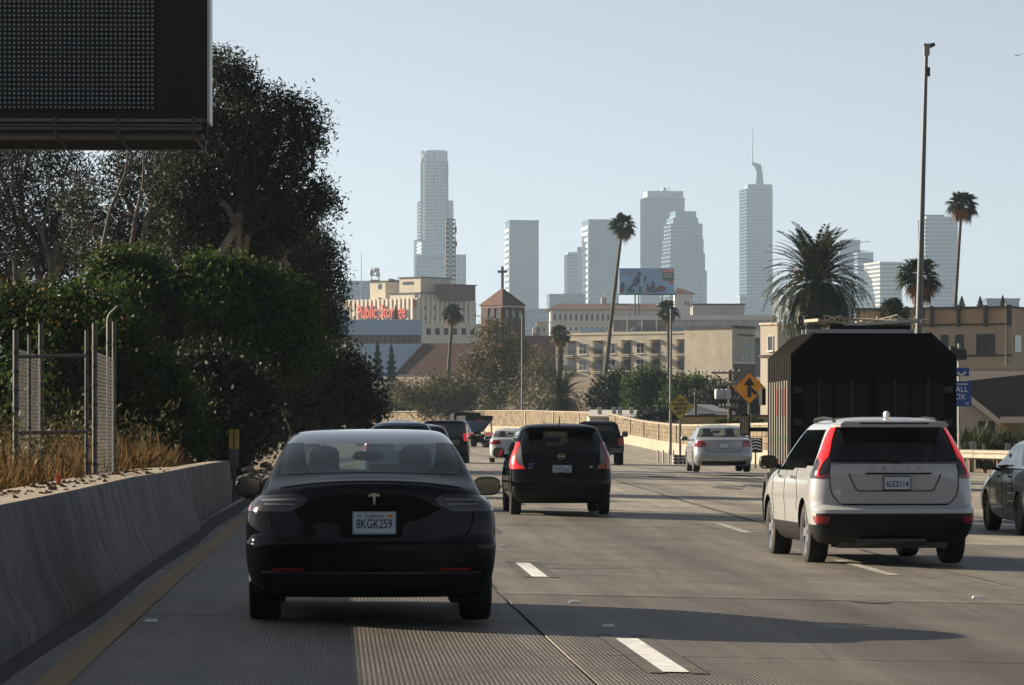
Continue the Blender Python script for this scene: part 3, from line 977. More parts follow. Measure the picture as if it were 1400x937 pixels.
zs = [0.20, 0.23, 0.27, 0.32, 0.38, 0.44, 0.50, 0.56, 0.595, 0.61, 0.625, 0.68, 0.74, 0.80, 0.86, 0.91, 0.96, 1.00, 1.02, 1.035, 1.05, 1.065, 1.08, 1.095, 1.11, 1.125, 1.14, 1.18, 1.22, 1.26, 1.30, 1.33, 1.355, 1.38, 1.40, 1.415, 1.425, 1.433, 1.438, 1.443]
T3.shell(t, zs, black_paint_car, [("rear_window", 'rear', 0, 6, 1.125, 1.14, glass_pale), ("rear_window", 'rear', 0, 7, 1.14, 1.18, glass_pale), ("rear_window", 'rear', 0, 8, 1.18, 1.33, glass_pale), ("side_window", 'side', 0, 7, 1.00, 1.38, glass_mid), ("side_window", 'side', 9, 18, 0.96, 1.38, glass_mid), ("windscreen", 'front', 0, 11, 1.02, 1.38, glass_pale)],
         (0.98, 3.855), arch=0.355, wr=0.335, top_mat=M("roof_glass_black", (0.006, 0.008, 0.011), 0.08, coat=1.0), top_z=1.335)
for y_ in (0.98, 3.855):
    for sx in (-1, 1): make_wheel(t, sx * 0.79, y_, 0.335, 0.235, rim_dark, 10, sx)
for sx in (-1, 1):
    L_ = T3.patch("tail_light", [(0.835, sx*0.60, ('y', 0.62, sx)), (0.88, sx*0.50, ('y', 0.66, sx)), (0.935, sx*0.46, ('y', 0.68, sx)), (0.975, sx*0.52, ('y', 0.62, sx)), (0.99, sx*0.62, ('y', 0.50, sx))][::1], lamp_dark, t, nu=16, off=0.006)
    T3.patch("light_strip", [(0.885, sx*0.56, sx*0.78), (0.897, sx*0.56, sx*0.78)], lamp_clear, L_, nu=10, off=0.0085, nz=1, rim=0.004)
    T3.patch("light_strip", [(0.925, sx*0.54, sx*0.80), (0.945, sx*0.54, sx*0.80)], lamp_clear, L_, nu=10, off=0.0085, nz=1, rim=0.004)
    T3.patch("red_lens", [(0.845, sx*0.875, ('y', 0.60, sx)), (0.90, sx*0.87, ('y', 0.62, sx)), (0.95, sx*0.855, ('y', 0.60, sx))], lamp_red, L_, nu=8, off=0.009, nz=2, rim=0.004)
    T3.seam([(sx*0.745, 0.99), (sx*0.75, 0.84), (sx*0.73, 0.72), (sx*0.68, 0.64), (sx*0.55, 0.60)], t)
    T3.patch("reflector", [(0.405, sx*0.50, sx*0.72), (0.425, sx*0.49, sx*0.73)], lamp_red, t, nu=8, off=0.004, nz=1, rim=0.01)
    make_mirror(t, sx * 0.965, 3.02, 0.985, black_paint_car, sx, 0.22, 0.155)
    T3.seam([(('y', 0.60, sx), 0.36), (('y', 0.56, sx), 0.60), (('y', 0.50, sx), 0.83)], t, 0.004)
    T3.seam([(('y', 1.45, sx), 0.62), (('y', 1.62, sx), 0.92)], t, 0.004); T3.seam([(('y', 2.55, sx), 0.30), (('y', 2.55, sx), 0.95)], t, 0.004); T3.seam([(('y', 3.45, sx), 0.30), (('y', 3.5, sx), 0.90)], t, 0.004)
    for y_ in (1.75, 2.75):
        T3.patch("door_handle", [(0.835, ('y', y_, sx), ('y', y_ + 0.2, sx)), (0.86, ('y', y_, sx), ('y', y_ + 0.2, sx))], trim_black, t, nu=3, off=0.004, nz=1, rim=0.008)
T3.seam([(-0.55, 0.60), (0.55, 0.60)], t)
T3.patch("rear_diffuser", [(0.225, -0.70, 0.70), (0.30, -0.78, 0.78), (0.385, -0.80, 0.80)], trim_black, t, nu=16, off=0.005)
T3.patch("bumper_trim", [(0.386, -0.80, 0.80), (0.397, -0.80, 0.80)], M("satin_trim", (0.10, 0.10, 0.11), 0.35, metal=0.7), t, nu=16, off=0.010, nz=1)
T3.seam([(-0.66, 1.045), (-0.4, 1.052), (0, 1.054), (0.4, 1.052), (0.66, 1.045)], t, 0.010, "trunk_lip", black_paint_car, off=-0.002)
T3.patch("plate_recess", [(0.645, -0.22, 0.22), (0.86, -0.24, 0.24)], black_paint_car, t, nu=6, off=0.002, nz=2, rim=0.006)
make_plate(t, 0.02, 0.0, 0.755, "8KGK259", tilt=-0.05)
frit = M("glass_border_black", (0.003, 0.0035, 0.005), 0.2, coat=0.3, spec=0.1)
for sx in (-1, 1):
    T3.patch("window_border", [(1.118, sx*0.36, sx*0.66), (1.135, sx*0.425, sx*0.665), (1.16, sx*0.465, sx*0.665), (1.20, sx*0.487, sx*0.66), (1.26, sx*0.498, sx*0.64), (1.335, sx*0.502, sx*0.605)], frit, t, nu=8, off=0.0035, rim=0.006)
T3.patch("window_border", [(1.116, -0.40, 0.40), (1.134, -0.40, 0.40)], frit, t, nu=10, off=0.003, nz=1, rim=0.006)
mb = MB()   # chrome emblem: a shield-topped letter T
mb.slab_y([(-0.014, 0.030), (-0.004, -0.045), (0.004, -0.045), (0.014, 0.030), (0.030, 0.027), (0.044, 0.018), (0.050, 0.038), (0.028, 0.046), (0.0, 0.050), (-0.028, 0.046), (-0.050, 0.038), (-0.044, 0.018), (-0.030, 0.027)][::1], -0.006, 0.004)
e = mb.build("chrome_emblem", chrome, t); e.location = (0.02, 0.044, 0.925); e.scale = (0.85, 1, 0.9)
make_seats(t, 2.05, 1.30, 0.50, 0.36, head=0.60)
make_dash(t, 3.15, 0.90, 0.66)
mb = MB(); mb.box(-0.72, 0.72, 0.55, 1.28, 0.98, 1.02); mb.build("parcel_shelf", trim_black, t)

# ------------------------------------------------ white SUV changing lanes on the right
suv_paint = M("car_pearl_white", (0.40, 0.41, 0.42), 0.2, coat=0.8, spec=0.5)
t = place("white_suv", "pearl white SUV with tall red tail lights and plate ending 2114 straddling two lanes", "SUV", px(1227, 42.3), 42.3, zr(6.5, 43.5), heading(44) + 0.034)
SV = Car([(0.24, 0.30, 0.4, 4.35, 0.6, 0.80), (0.30, 0.14, 0.42, 4.5, 0.6, 0.87), (0.42, 0.05, 0.42, 4.6, 0.6, 0.922), (0.52, 0.01, 0.40, 4.63, 0.6, 0.938), (0.60, 0.0, 0.40, 4.63, 0.6, 0.942), (0.645, 0.005, 0.40, 4.62, 0.6, 0.944), (0.675, 0.085, 0.40, 4.61, 0.6, 0.945), (0.70, 0.135, 0.38, 4.60, 0.6, 0.945), (0.80, 0.138, 0.38, 4.55, 0.65, 0.943), (0.92, 0.145, 0.38, 4.42, 0.7, 0.935), (1.02, 0.15, 0.38, 4.2, 0.8, 0.922),
          (1.08, 0.155, 0.38, 3.85, 0.8, 0.905), (1.14, 0.165, 0.38, 3.55, 0.7, 0.880), (1.18, 0.175, 0.38, 3.42, 0.6, 0.865), (1.30, 0.22, 0.40, 3.20, 0.5, 0.812), (1.45, 0.31, 0.42, 2.90, 0.45, 0.745), (1.56, 0.38, 0.42, 2.66, 0.42, 0.690), (1.61, 0.40, 0.42, 2.53, 0.4, 0.655), (1.65, 0.45, 0.40, 2.38, 0.4, 0.60), (1.68, 0.58, 0.38, 2.22, 0.35, 0.52), (1.70, 0.80, 0.35, 2.05, 0.3, 0.40), (1.712, 1.15, 0.2, 1.80, 0.2, 0.20)], 3.4, 2.6)
zs = [0.24, 0.27, 0.30, 0.36, 0.42, 0.47, 0.52, 0.56, 0.60, 0.63, 0.645, 0.66, 0.675, 0.69, 0.70, 0.75, 0.80, 0.86, 0.92, 0.97, 1.02, 1.05, 1.08, 1.11, 1.14, 1.18, 1.24, 1.30, 1.38, 1.45, 1.51, 1.56, 1.59, 1.61, 1.63, 1.65, 1.665, 1.68, 1.69, 1.70, 1.707, 1.712]
SV.shell(t, zs, suv_paint, [("rear_window", 'rear', 0, 9, 1.18, 1.59, glass_dark), ("side_window", 'side', 0, 3, 1.14, 1.56, glass_dark), ("side_window", 'side', 4, 10, 1.11, 1.56, glass_mid), ("side_window", 'side', 11, 19, 1.08, 1.56, glass_mid), ("windscreen", 'front', 0, 11, 1.11, 1.59, glass_clear)],
         (0.98, 3.754), trim_z=0.60, trim=trim_black, arch=0.405, wr=0.365)
for y_ in (0.98, 3.754):
    for sx in (-1, 1): make_wheel(t, sx * 0.80, y_, 0.365, 0.24, rim_silver, 5, sx)
for sx in (-1, 1):
    L_ = SV.patch("tail_light", [(1.00, sx*0.735, ('y', 0.50, sx)), (1.06, sx*0.745, ('y', 0.52, sx)), (1.14, sx*0.745, ('y', 0.50, sx)), (1.22, sx*0.725, ('y', 0.48, sx)), (1.30, sx*0.72, sx*0.80), (1.45, sx*0.672, sx*0.735), (1.58, sx*0.615, sx*0.665)], lamp_dark, t, nu=10, off=0.008)
    SV.patch("red_lens", [(1.01, sx*0.855, ('y', 0.30, sx)), (1.10, sx*0.845, ('y', 0.32, sx)), (1.18, sx*0.80, ('y', 0.34, sx)), (1.24, sx*0.745, sx*0.835), (1.32, sx*0.715, sx*0.795), (1.45, sx*0.675, sx*0.737), (1.575, sx*0.62, sx*0.665)], lamp_lit, L_, nu=10, off=0.014)
    SV.patch("red_lens", [(1.005, sx*0.742, sx*0.86), (1.035, sx*0.746, sx*0.86)], lamp_red, L_, nu=8, off=0.012, nz=1)
    SV.patch("reflector", [(0.485, sx*0.79, ('y', 0.22, sx)), (0.525, sx*0.765, ('y', 0.24, sx)), (0.57, sx*0.765, ('y', 0.25, sx))], lamp_red, t, nu=8, off=0.008, nz=2)
    SV.seam([(sx*0.735, 1.16), (sx*0.745, 1.02), (sx*0.74, 0.90), (sx*0.715, 0.80), (sx*0.64, 0.72), (sx*0.60, 0.70)], t, 0.006)
    make_mirror(t, sx * 1.03, 3.10, 1.17, trim_black if sx < 0 else suv_paint, sx, 0.23, 0.17)
    SV.seam([(('y', 1.45, sx), 0.62), (('y', 1.38, sx), 0.75), (('y', 1.62, sx), 1.1)], t, 0.005); SV.seam([(('y', 2.40, sx), 0.45), (('y', 2.42, sx), 1.08)], t, 0.005); SV.seam([(('y', 3.32, sx), 0.45), (('y', 3.38, sx), 1.02)], t, 0.005)
    for y_ in (1.62, 2.60):
        SV.patch("door_handle", [(0.985, ('y', y_, sx), ('y', y_ + 0.20, sx)), (1.015, ('y', y_, sx), ('y', y_ + 0.20, sx))], chrome, t, nu=3, off=0.03, nz=1, rim=0.035)
    mb = MB(); mb.tube([(sx*0.60, 0.75, 1.645), (sx*0.60, 0.95, 1.685), (sx*0.605, 1.6, 1.70), (sx*0.60, 2.2, 1.68), (sx*0.58, 2.35, 1.66)], 0.018, 8); mb.build("roof_rail", trim_black, t, smooth=60)
SV.seam([(-0.60, 0.70), (0.60, 0.70)], t, 0.012)
SV.seam([(-0.735, 1.165), (-0.5, 1.172), (0.5, 1.172), (0.735, 1.165)], t, 0.005)
SV.patch("number_plate_panel", [(0.86, -0.42, 0.42), (0.885, -0.455, 0.455), (1.05, -0.53, 0.53)], M("car_pearl_panel", (0.34, 0.38, 0.43), 0.22, coat=0.9), t, nu=12, off=-0.004, rim=0.004)
SV.seam([(-0.53, 1.052), (-0.45, 0.875), (-0.42, 0.857), (0.42, 0.857), (0.45, 0.875), (0.53, 1.052)], t, 0.006, off=0.004)
SV.patch("tailgate_handle", [(1.048, -0.34, 0.42), (1.064, -0.34, 0.42)], trim_black, t, nu=8, off=0.018, nz=1, rim=0.03)
make_plate(t, 0.02, 0.122, 0.945, "6LE2114", frame=M("plate_frame_dark", (0.02, 0.022, 0.028), 0.4), state=False)
for k, ch in enumerate("VOLVO"):
    text_obj(ch, 0.060, chrome, t, (-0.26 + 0.135*k, 0.150, 1.112), "raised_letter", extrude=0.010, bold=0.001)
text_obj("3.2", 0.04, chrome, t, (0.64, 0.140, 0.83), "badge", extrude=0.004); text_obj("XC60", 0.055, chrome, t, (-0.60, 0.140, 0.84), "badge", extrude=0.004, width=0.22)
mb = MB(); pts = [(-0.62, 1.585), (0.62, 1.585), (0.63, 1.625), (0.58, 1.655), (-0.58, 1.655), (-0.63, 1.625)]
mb.slab_y(pts, 0.20, 0.62); o = mb.build("roof_spoiler", suv_paint, t)
bv = o.modifiers.new("soft_edges", 'BEVEL'); bv.width = 0.014; bv.segments = 3
mb = MB(); mb.box(-0.40, 0.40, 0.193, 0.21, 1.622, 1.638); mb.build("brake_light", lamp_dark, t)
mb = MB(); mb.blob(0, 0.72, 1.735, 0.035, 0.07, 0.04, e=2.4); mb.build("roof_antenna", M("antenna_white", (0.75, 0.75, 0.74), 0.3), t, smooth=60)
mb = MB(); mb.tube([(0.02, 0.165, 1.20), (-0.10, 0.175, 1.20), (-0.36, 0.19, 1.215)], 0.010, 6); mb.blob(0.02, 0.16, 1.195, 0.035, 0.03, 0.025); mb.build("rear_wiper", trim_black, t, smooth=60)
mb = MB(); mb.box(-0.62, 0.62, 0.25, 0.9, 0.20, 0.30); mb.tube([(-0.45, 0.10, 0.28), (0.35, 0.12, 0.28)], 0.04, 8); mb.build("exhaust", M("exhaust_metal", (0.08, 0.08, 0.085), 0.45, metal=0.8), t, smooth=40)
make_seats(t, 2.2, 1.35, 0.70, 0.38, head=0.62); make_dash(t, 3.2, 1.03, 0.7)

# ------------------------------------------------ black hatchback in the second lane
t = place("black_hatchback", "black tall hatchback with white plate and red tail lights in the second lane", "car", px(768, 61.6), 61.6, zr(3.76, 62.5) + 0.01, heading(63) + 0.01)
HB = Car([(0.20, 0.22, 0.4, 3.9, 0.6, 0.76), (0.28, 0.10, 0.4, 4.05, 0.6, 0.80), (0.40, 0.02, 0.38, 4.13, 0.6, 0.835), (0.52, 0.0, 0.38, 4.14, 0.6, 0.845), (0.62, 0.02, 0.38, 4.12, 0.65, 0.848), (0.72, 0.07, 0.38, 4.03, 0.7, 0.846), (0.85, 0.10, 0.38, 3.75, 0.8, 0.84), (0.95, 0.125, 0.38, 3.45, 0.7, 0.822), (1.02, 0.15, 0.38, 3.25, 0.6, 0.80), (1.15, 0.22, 0.38, 3.0, 0.5, 0.755), (1.30, 0.31, 0.40, 2.72, 0.45, 0.70), (1.40, 0.38, 0.40, 2.50, 0.4, 0.655), (1.45, 0.40, 0.42, 2.38, 0.4, 0.62), (1.49, 0.50, 0.4, 2.22, 0.35, 0.545), (1.52, 0.75, 0.35, 2.05, 0.3, 0.42), (1.535, 1.1, 0.25, 1.75, 0.2, 0.2)], 3.0, 2.5)
zs = [0.20, 0.24, 0.28, 0.34, 0.40, 0.46, 0.52, 0.57, 0.62, 0.67, 0.72, 0.78, 0.85, 0.90, 0.95, 0.985, 1.02, 1.08, 1.15, 1.22, 1.30, 1.36, 1.40, 1.425, 1.45, 1.47, 1.49, 1.505, 1.52, 1.53, 1.535]
HB.shell(t, zs, black_paint_car, [("rear_window", 'rear', 0, 9, 1.02, 1.40, glass_dark), ("side_window", 'side', 0, 3, 1.02, 1.40, glass_dark), ("side_window", 'side', 4, 10, 0.985, 1.40, glass_dark), ("side_window", 'side', 11, 19, 0.95, 1.40, glass_mid), ("windscreen", 'front', 0, 11, 0.985, 1.425, glass_clear)],
         (0.70, 3.30), arch=0.335, wr=0.305)
for y_ in (0.70, 3.30):
    for sx in (-1, 1): make_wheel(t, sx * 0.74, y_, 0.305, 0.185, rim_dark, 7, sx)
for sx in (-1, 1):
    L_ = HB.patch("tail_light", [(0.78, sx*0.60, ('y', 0.34, sx)), (0.86, sx*0.635, ('y', 0.44, sx)), (0.98, sx*0.65, ('y', 0.46, sx)), (1.08, sx*0.655, ('y', 0.46, sx)), (1.20, sx*0.665, sx*0.735)], lamp_clear, t, nu=10, off=0.008)
    HB.patch("red_lens", [(0.77, sx*0.60, ('y', 0.30, sx)), (0.82, sx*0.635, ('y', 0.42, sx)), (0.85, sx*0.72, ('y', 0.46, sx)), (1.0, sx*0.745, ('y', 0.48, sx)), (1.12, sx*0.70, ('y', 0.44, sx)), (1.215, sx*0.67, sx*0.73)], lamp_lit if sx < 0 else lamp_red, L_, nu=10, off=0.014)
    make_mirror(t, sx * 0.93, 2.82, 1.04, black_paint_car, sx, 0.20, 0.17)
    HB.seam([(sx*0.60, 1.0), (sx*0.63, 0.80), (sx*0.58, 0.66)], t, 0.005)
    HB.seam([(('y', 1.05, sx), 0.6), (('y', 1.3, sx), 0.95)], t, 0.004); HB.seam([(('y', 2.1, sx), 0.3), (('y', 2.1, sx), 0.95)], t, 0.004)
HB.seam([(-0.58, 0.66), (0.58, 0.66)], t, 0.007)
HB.patch("tailgate_strip", [(0.865, -0.34, 0.34), (0.895, -0.34, 0.34)], trim_black, t, nu=8, off=0.012, nz=1)
HB.patch("lower_bumper", [(0.22, -0.60, 0.60), (0.40, -0.66, 0.66)], trim_black, t, nu=10, off=0.006)
make_plate(t, 0.01, 0.075, 0.755, "7TEZ496", script="California")
mb = MB(); mb.tube([(0.055*math.cos(a*math.pi/10), 0, 0.048*math.sin(a*math.pi/10)) for a in range(21)], 0.008, 6, cap=False); mb.box(-0.065, 0.065, -0.006, 0.006, -0.010, 0.010)
e = mb.build("chrome_emblem", chrome, t, smooth=60); e.location = (0, 0.115, 0.985)
vb = M("badge_violet", (0.38, 0.34, 0.75), 0.3, metal=0.5)
text_obj("VERSA", 0.055, vb, t, (-0.47, 0.128, 0.845), "badge", extrude=0.004); text_obj("NOTE", 0.055, vb, t, (-0.48, 0.118, 0.79), "badge", extrude=0.004); text_obj("SV", 0.05, chrome, t, (0.50, 0.118, 0.80), "badge", extrude=0.004)
mb = MB(); mb.tube([(0.0, 0.75, 1.53), (0.0, 0.62, 1.66)], [0.012, 0.006], 6); mb.build("roof_antenna", trim_black, t)
mb = MB(); mb.slab_y([(-0.60, 1.395), (0.60, 1.395), (0.60, 1.43), (0.54, 1.465), (-0.54, 1.465), (-0.60, 1.43)], 0.26, 0.62); o = mb.build("roof_spoiler", black_paint_car, t)
bv = o.modifiers.new("soft_edges", 'BEVEL'); bv.width = 0.012; bv.segments = 3
make_seats(t, 1.9, 1.1, 0.60, 0.34); make_dash(t, 2.95, 0.92, 0.62)

# ------------------------------------------------ generic sedan and SUV bodies for the cars further off
def sedan(name, label, cat, x, Y, zg, rz, paint, L=4.8, W=1.80, H=1.47, deck=1.02, glass=None, rim=None, lit=False, plate=None, wheelbase=2.72, mir=None, lampw=0.30):
    t = place(name, label, cat, x, Y, zg, rz)
    k = H / 1.47; h = W / 2
    R = [(0.20, 0.25, 0.4, L-0.3, 0.6, h-0.09), (0.28, 0.08, 0.4, L-0.12, 0.6, h-0.04), (0.40, 0.01, 0.4, L-0.02, 0.6, h-0.01), (0.52, 0.0, 0.4, L, 0.6, h), (0.64, 0.03, 0.4, L-0.05, 0.7, h), (0.76, 0.08, 0.4, L-0.25, 0.8, h-0.005), (0.88, 0.09, 0.4, L-0.65, 0.8, h-0.02), (deck-0.04, 0.10, 0.42, L-1.05, 0.6, h-0.045), (deck-0.01, 0.15, 0.42, L-1.15, 0.6, h-0.055), (deck+0.01, 0.40, 0.42, L-1.2, 0.5, h-0.065), (deck+0.03, 0.66, 0.42, L-1.25, 0.5, h-0.075),
         (deck+0.06, 0.74, 0.42, L-1.32, 0.5, h-0.095), (1.20*k, 1.0, 0.42, L-1.58, 0.45, h-0.16), (1.33*k, 1.28, 0.4, L-1.85, 0.42, h-0.22), (1.38*k, 1.42, 0.4, L-2.0, 0.4, h-0.26), (1.42*k, 1.6, 0.35, L-2.15, 0.35, h-0.33), (1.45*k, 1.85, 0.3, L-2.35, 0.3, h-0.45), (1.47*k, 2.15, 0.15, L-2.6, 0.15, h-0.68)]
    c = Car(R, 2.8, 2.4)
    zs = [0.20, 0.28, 0.34, 0.40, 0.46, 0.52, 0.58, 0.64, 0.70, 0.76, 0.82, 0.88, 0.93, deck-0.04, deck-0.025, deck-0.01, deck, deck+0.01, deck+0.03, deck+0.045, deck+0.06, (deck+0.06+1.2*k)/2, 1.20*k, 1.27*k, 1.33*k, 1.36*k, 1.38*k, 1.40*k, 1.42*k, 1.44*k, 1.45*k, 1.46*k, 1.47*k]
    g = glass or glass_mid
    c.shell(t, zs, paint, [("rear_window", 'rear', 0, 10, deck+0.06, 1.36*k, g), ("side_window", 'side', 0, 1, deck+0.01, 1.36*k, g), ("side_window", 'side', 3, 9, deck-0.04, 1.36*k, g), ("side_window", 'side', 11, 19, deck-0.04, 1.36*k, g), ("windscreen", 'front', 0, 11, deck+0.01, 1.36*k, glass_clear)], (1.02, 1.02 + wheelbase), arch=0.345, wr=0.32)
    for y_ in (1.02, 1.02 + wheelbase):
        for sx in (-1, 1): make_wheel(t, sx * (h - 0.115), y_, 0.32, 0.21, rim or rim_silver, 7, sx)
    for sx in (-1, 1):
        c.patch("tail_light", [(deck-0.24, sx*(h-lampw-0.02), ('y', 0.42, sx)), (deck-0.16, sx*(h-lampw-0.05), ('y', 0.48, sx)), (deck-0.05, sx*(h-lampw+0.03), ('y', 0.50, sx))], lamp_lit if lit else lamp_red, t, nu=8, off=0.008)
        make_mirror(t, sx * (h + 0.10), L - 1.75, deck + 0.02, mir or paint, sx, 0.22, 0.15)
        c.seam([(('y', 1.45, sx), 0.6), (('y', 1.6, sx), 0.93)], t, 0.005); c.seam([(('y', 2.4, sx), 0.3), (('y', 2.4, sx), 0.93)], t, 0.005); c.seam([(('y', 3.4, sx), 0.3), (('y', 3.45, sx), 0.90)], t, 0.005)
        for y_ in (1.75, 2.7): c.patch("door_handle", [(0.86, ('y', y_, sx), ('y', y_+0.2, sx)), (0.885, ('y', y_, sx), ('y', y_+0.2, sx))], paint, t, nu=3, off=0.03, nz=1, rim=0.035)
    c.seam([(-(h-lampw-0.02), deck-0.05), (-(h-lampw-0.04), deck-0.25), (-(h-lampw-0.1), deck-0.40), (h-lampw-0.1, deck-0.40), (h-lampw-0.04, deck-0.25), (h-lampw-0.02, deck-0.05)], t, 0.006)
    c.patch("lower_bumper", [(0.23, -h*0.72, h*0.72), (0.34, -h*0.78, h*0.78)], trim_black, t, nu=10, off=0.006)
    mb = MB(); yq = c.yr(deck-0.20); mb.box(-0.16, 0.16, yq - 0.02, yq, deck-0.285, deck-0.115, 0); mb.box(-0.148, 0.148, yq - 0.024, yq - 0.019, deck-0.27, deck-0.13, 1); mb.build("licence_plate", [trim_black, plate_white], t)
    make_seats(t, 2.25, 1.45, 0.55, 0.36); make_dash(t, L - 1.5, deck - 0.10, 0.62)
    return t, c
def wagon(name, label, cat, x, Y, zg, rz, paint, L=4.7, W=1.88, H=1.75, belt=1.10, glass=None, square=0.0, lit=False, rails=False, lamp_z=(0.85, 1.15)):
    t = place(name, label, cat, x, Y, zg, rz)
    h = W / 2; q = 1 - square
    R = [(0.26, 0.25, 0.35, L-0.3, 0.6, h-0.09), (0.34, 0.08, 0.35, L-0.1, 0.6, h-0.04), (0.48, 0.0, 0.35, L, 0.6, h-0.005), (0.62, 0.0, 0.35, L, 0.6, h), (0.75, 0.05, 0.33, L-0.03, 0.6, h), (belt-0.15, 0.08, 0.33, L-0.25, 0.7, h-0.01), (belt-0.05, 0.09, 0.33, L-0.9, 0.7, h-0.02), (belt, 0.10, 0.33, L-1.1, 0.6, h-0.03), (belt+0.04, 0.11, 0.33, L-1.2, 0.55, h-0.045),
         ((belt+H)/2, 0.10 + 0.14*q, 0.33, L-1.55, 0.45, h-0.05-0.10*q), (H-0.14, 0.10 + 0.26*q, 0.33, L-1.85, 0.4, h-0.08-0.16*q), (H-0.09, 0.12 + 0.28*q, 0.33, L-1.95, 0.4, h-0.10-0.20*q), (H-0.05, 0.18+0.34*q, 0.33, L-2.1, 0.35, h-0.16-0.25*q), (H-0.02, 0.3+0.5*q, 0.3, L-2.3, 0.3, h-0.3-0.3*q), (H, 0.9, 0.2, L-2.6, 0.2, 0.25)]
    c = Car(R, 3.6, 2.6)
    m1 = (belt + H) / 2
    zs = [0.26, 0.30, 0.34, 0.41, 0.48, 0.55, 0.62, 0.68, 0.75, (0.75+belt-0.15)/2, belt-0.15, belt-0.10, belt-0.05, belt-0.02, belt, belt+0.02, belt+0.04, (belt+0.04+m1)/2, m1, (m1+H-0.14)/2, H-0.14, H-0.115, H-0.09, H-0.07, H-0.05, H-0.035, H-0.02, H-0.01, H]
    g = glass or glass_dark
    c.shell(t, zs, paint, [("rear_window", 'rear', 0, 9, belt+0.02, H-0.14, g), ("side_window", 'side', 0, 4, belt, H-0.14, g), ("side_window", 'side', 5, 11, belt, H-0.14, g), ("side_window", 'side', 12, 19, belt, H-0.14, glass_mid), ("windscreen", 'front', 0, 11, belt+0.02, H-0.14, glass_clear)], (0.95, 0.95 + L * 0.59), arch=0.39, wr=0.355)
    for y_ in (0.95, 0.95 + L * 0.59):
        for sx in (-1, 1): make_wheel(t, sx * (h - 0.13), y_, 0.355, 0.24, rim_silver, 6, sx)
    for sx in (-1, 1):
        c.patch("tail_light", [(lamp_z[0], sx*(h-0.17), ('y', 0.36, sx)), (lamp_z[1], sx*(h-0.20), ('y', 0.38, sx))], lamp_lit if lit else lamp_red, t, nu=8, off=0.008)
        make_mirror(t, sx * (h + 0.12), L - 1.55, belt + 0.04, trim_black, sx, 0.22, 0.19)
        c.seam([(('y', 2.3, sx), 0.4), (('y', 2.3, sx), belt-0.05)], t, 0.005)
        if rails:
            mb = MB(); mb.tube([(sx*(h-0.30), 0.7, H-0.03), (sx*(h-0.30), 0.9, H+0.04), (sx*(h-0.30), L-2.5, H+0.04), (sx*(h-0.30), L-2.3, H-0.02)], 0.018, 6); mb.build("roof_rail", rim_silver, t)
    c.seam([(-(h-0.22), belt), (-(h-0.22), 0.72), (h-0.22, 0.72), (h-0.22, belt)], t, 0.007)
    c.patch("lower_bumper", [(0.28, -h*0.7, h*0.7), (0.52, -h*0.8, h*0.8)], trim_black, t, nu=8, off=0.008)
    mb = MB(); mb.box(-0.155, 0.155, c.yr(0.92) - 0.02, c.yr(0.92), 0.85, 1.0); mb.build("licence_plate", plate_white, t)
    make_seats(t, 2.2, 1.3, 0.68, 0.38); make_dash(t, L - 1.35, belt - 0.08, 0.66)
    return t, c

silver = M("car_silver", (0.33, 0.34, 0.36), 0.28, metal=0.35, coat=0.7)
white_c = M("car_white", (0.42, 0.44, 0.46), 0.25, coat=0.8)
navy_c = M("car_navy", (0.02, 0.028, 0.05), 0.2, coat=1.0)
grey_c = M("car_grey", (0.022, 0.027, 0.035), 0.25, metal=0.3, coat=0.9)
bluegrey_c = M("car_blue_grey", (0.09, 0.13, 0.19), 0.24, metal=0.4, coat=0.9)
CAM_Y = 114.0
sedan("silver_sedan", "silver four-door sedan with dark red tail lights alone in the far right lane", "car", px(990, CAM_Y), CAM_Y, pz(645.5, CAM_Y + 1), heading(CAM_Y) + 0.01, silver)
sedan("white_sedan", "white sedan half hidden beyond the left mirror of the black hatchback", "car", px(699, 156), 156, pz(633, 157), 0.012, white_c, L=4.6, W=1.82, H=1.46, glass=glass_mid, lampw=0.42)
tr, cr = sedan("dark_sedan", "dark grey sedan with a black mirror cut off by the right edge", "car", px(1357, 59) + 0.93, 55.0, pz(725, 58.9), heading(57) + 0.012, grey_c, L=4.75, glass=glass_dark, rim=rim_dark, mir=trim_black)
wagon("blue_crossover", "blue-grey crossover of which only the roof shows above the black sedan", "SUV", px(548, 88), 88, zr(1.2, 88), heading(88), bluegrey_c, L=4.5, W=1.80, H=1.56, belt=1.0)
wagon("silver_suv", "dark silver SUV behind the black sedan's roof, left of the black van", "SUV", px(577, 112), 112, pz(580, 113) - 1.66, heading(112), grey_c, L=4.6, W=1.84, H=1.66, belt=1.05)
wagon("black_van", "tall boxy black van beyond the black sedan's right mirror", "van", px(607, 150), 150, pz(635, 151), -0.004, black_paint_car, L=5.4, W=1.94, H=1.80, belt=1.08, square=0.75, lit=True, lamp_z=(0.95, 1.25))
wagon("distant_black_car", "small dark car roof far off beside the dark bushes at the road bend", "car", px(488, 300), 300, zr(-1, 300) + 0.9, heading(300), black_paint_car, L=4.5, H=1.65)

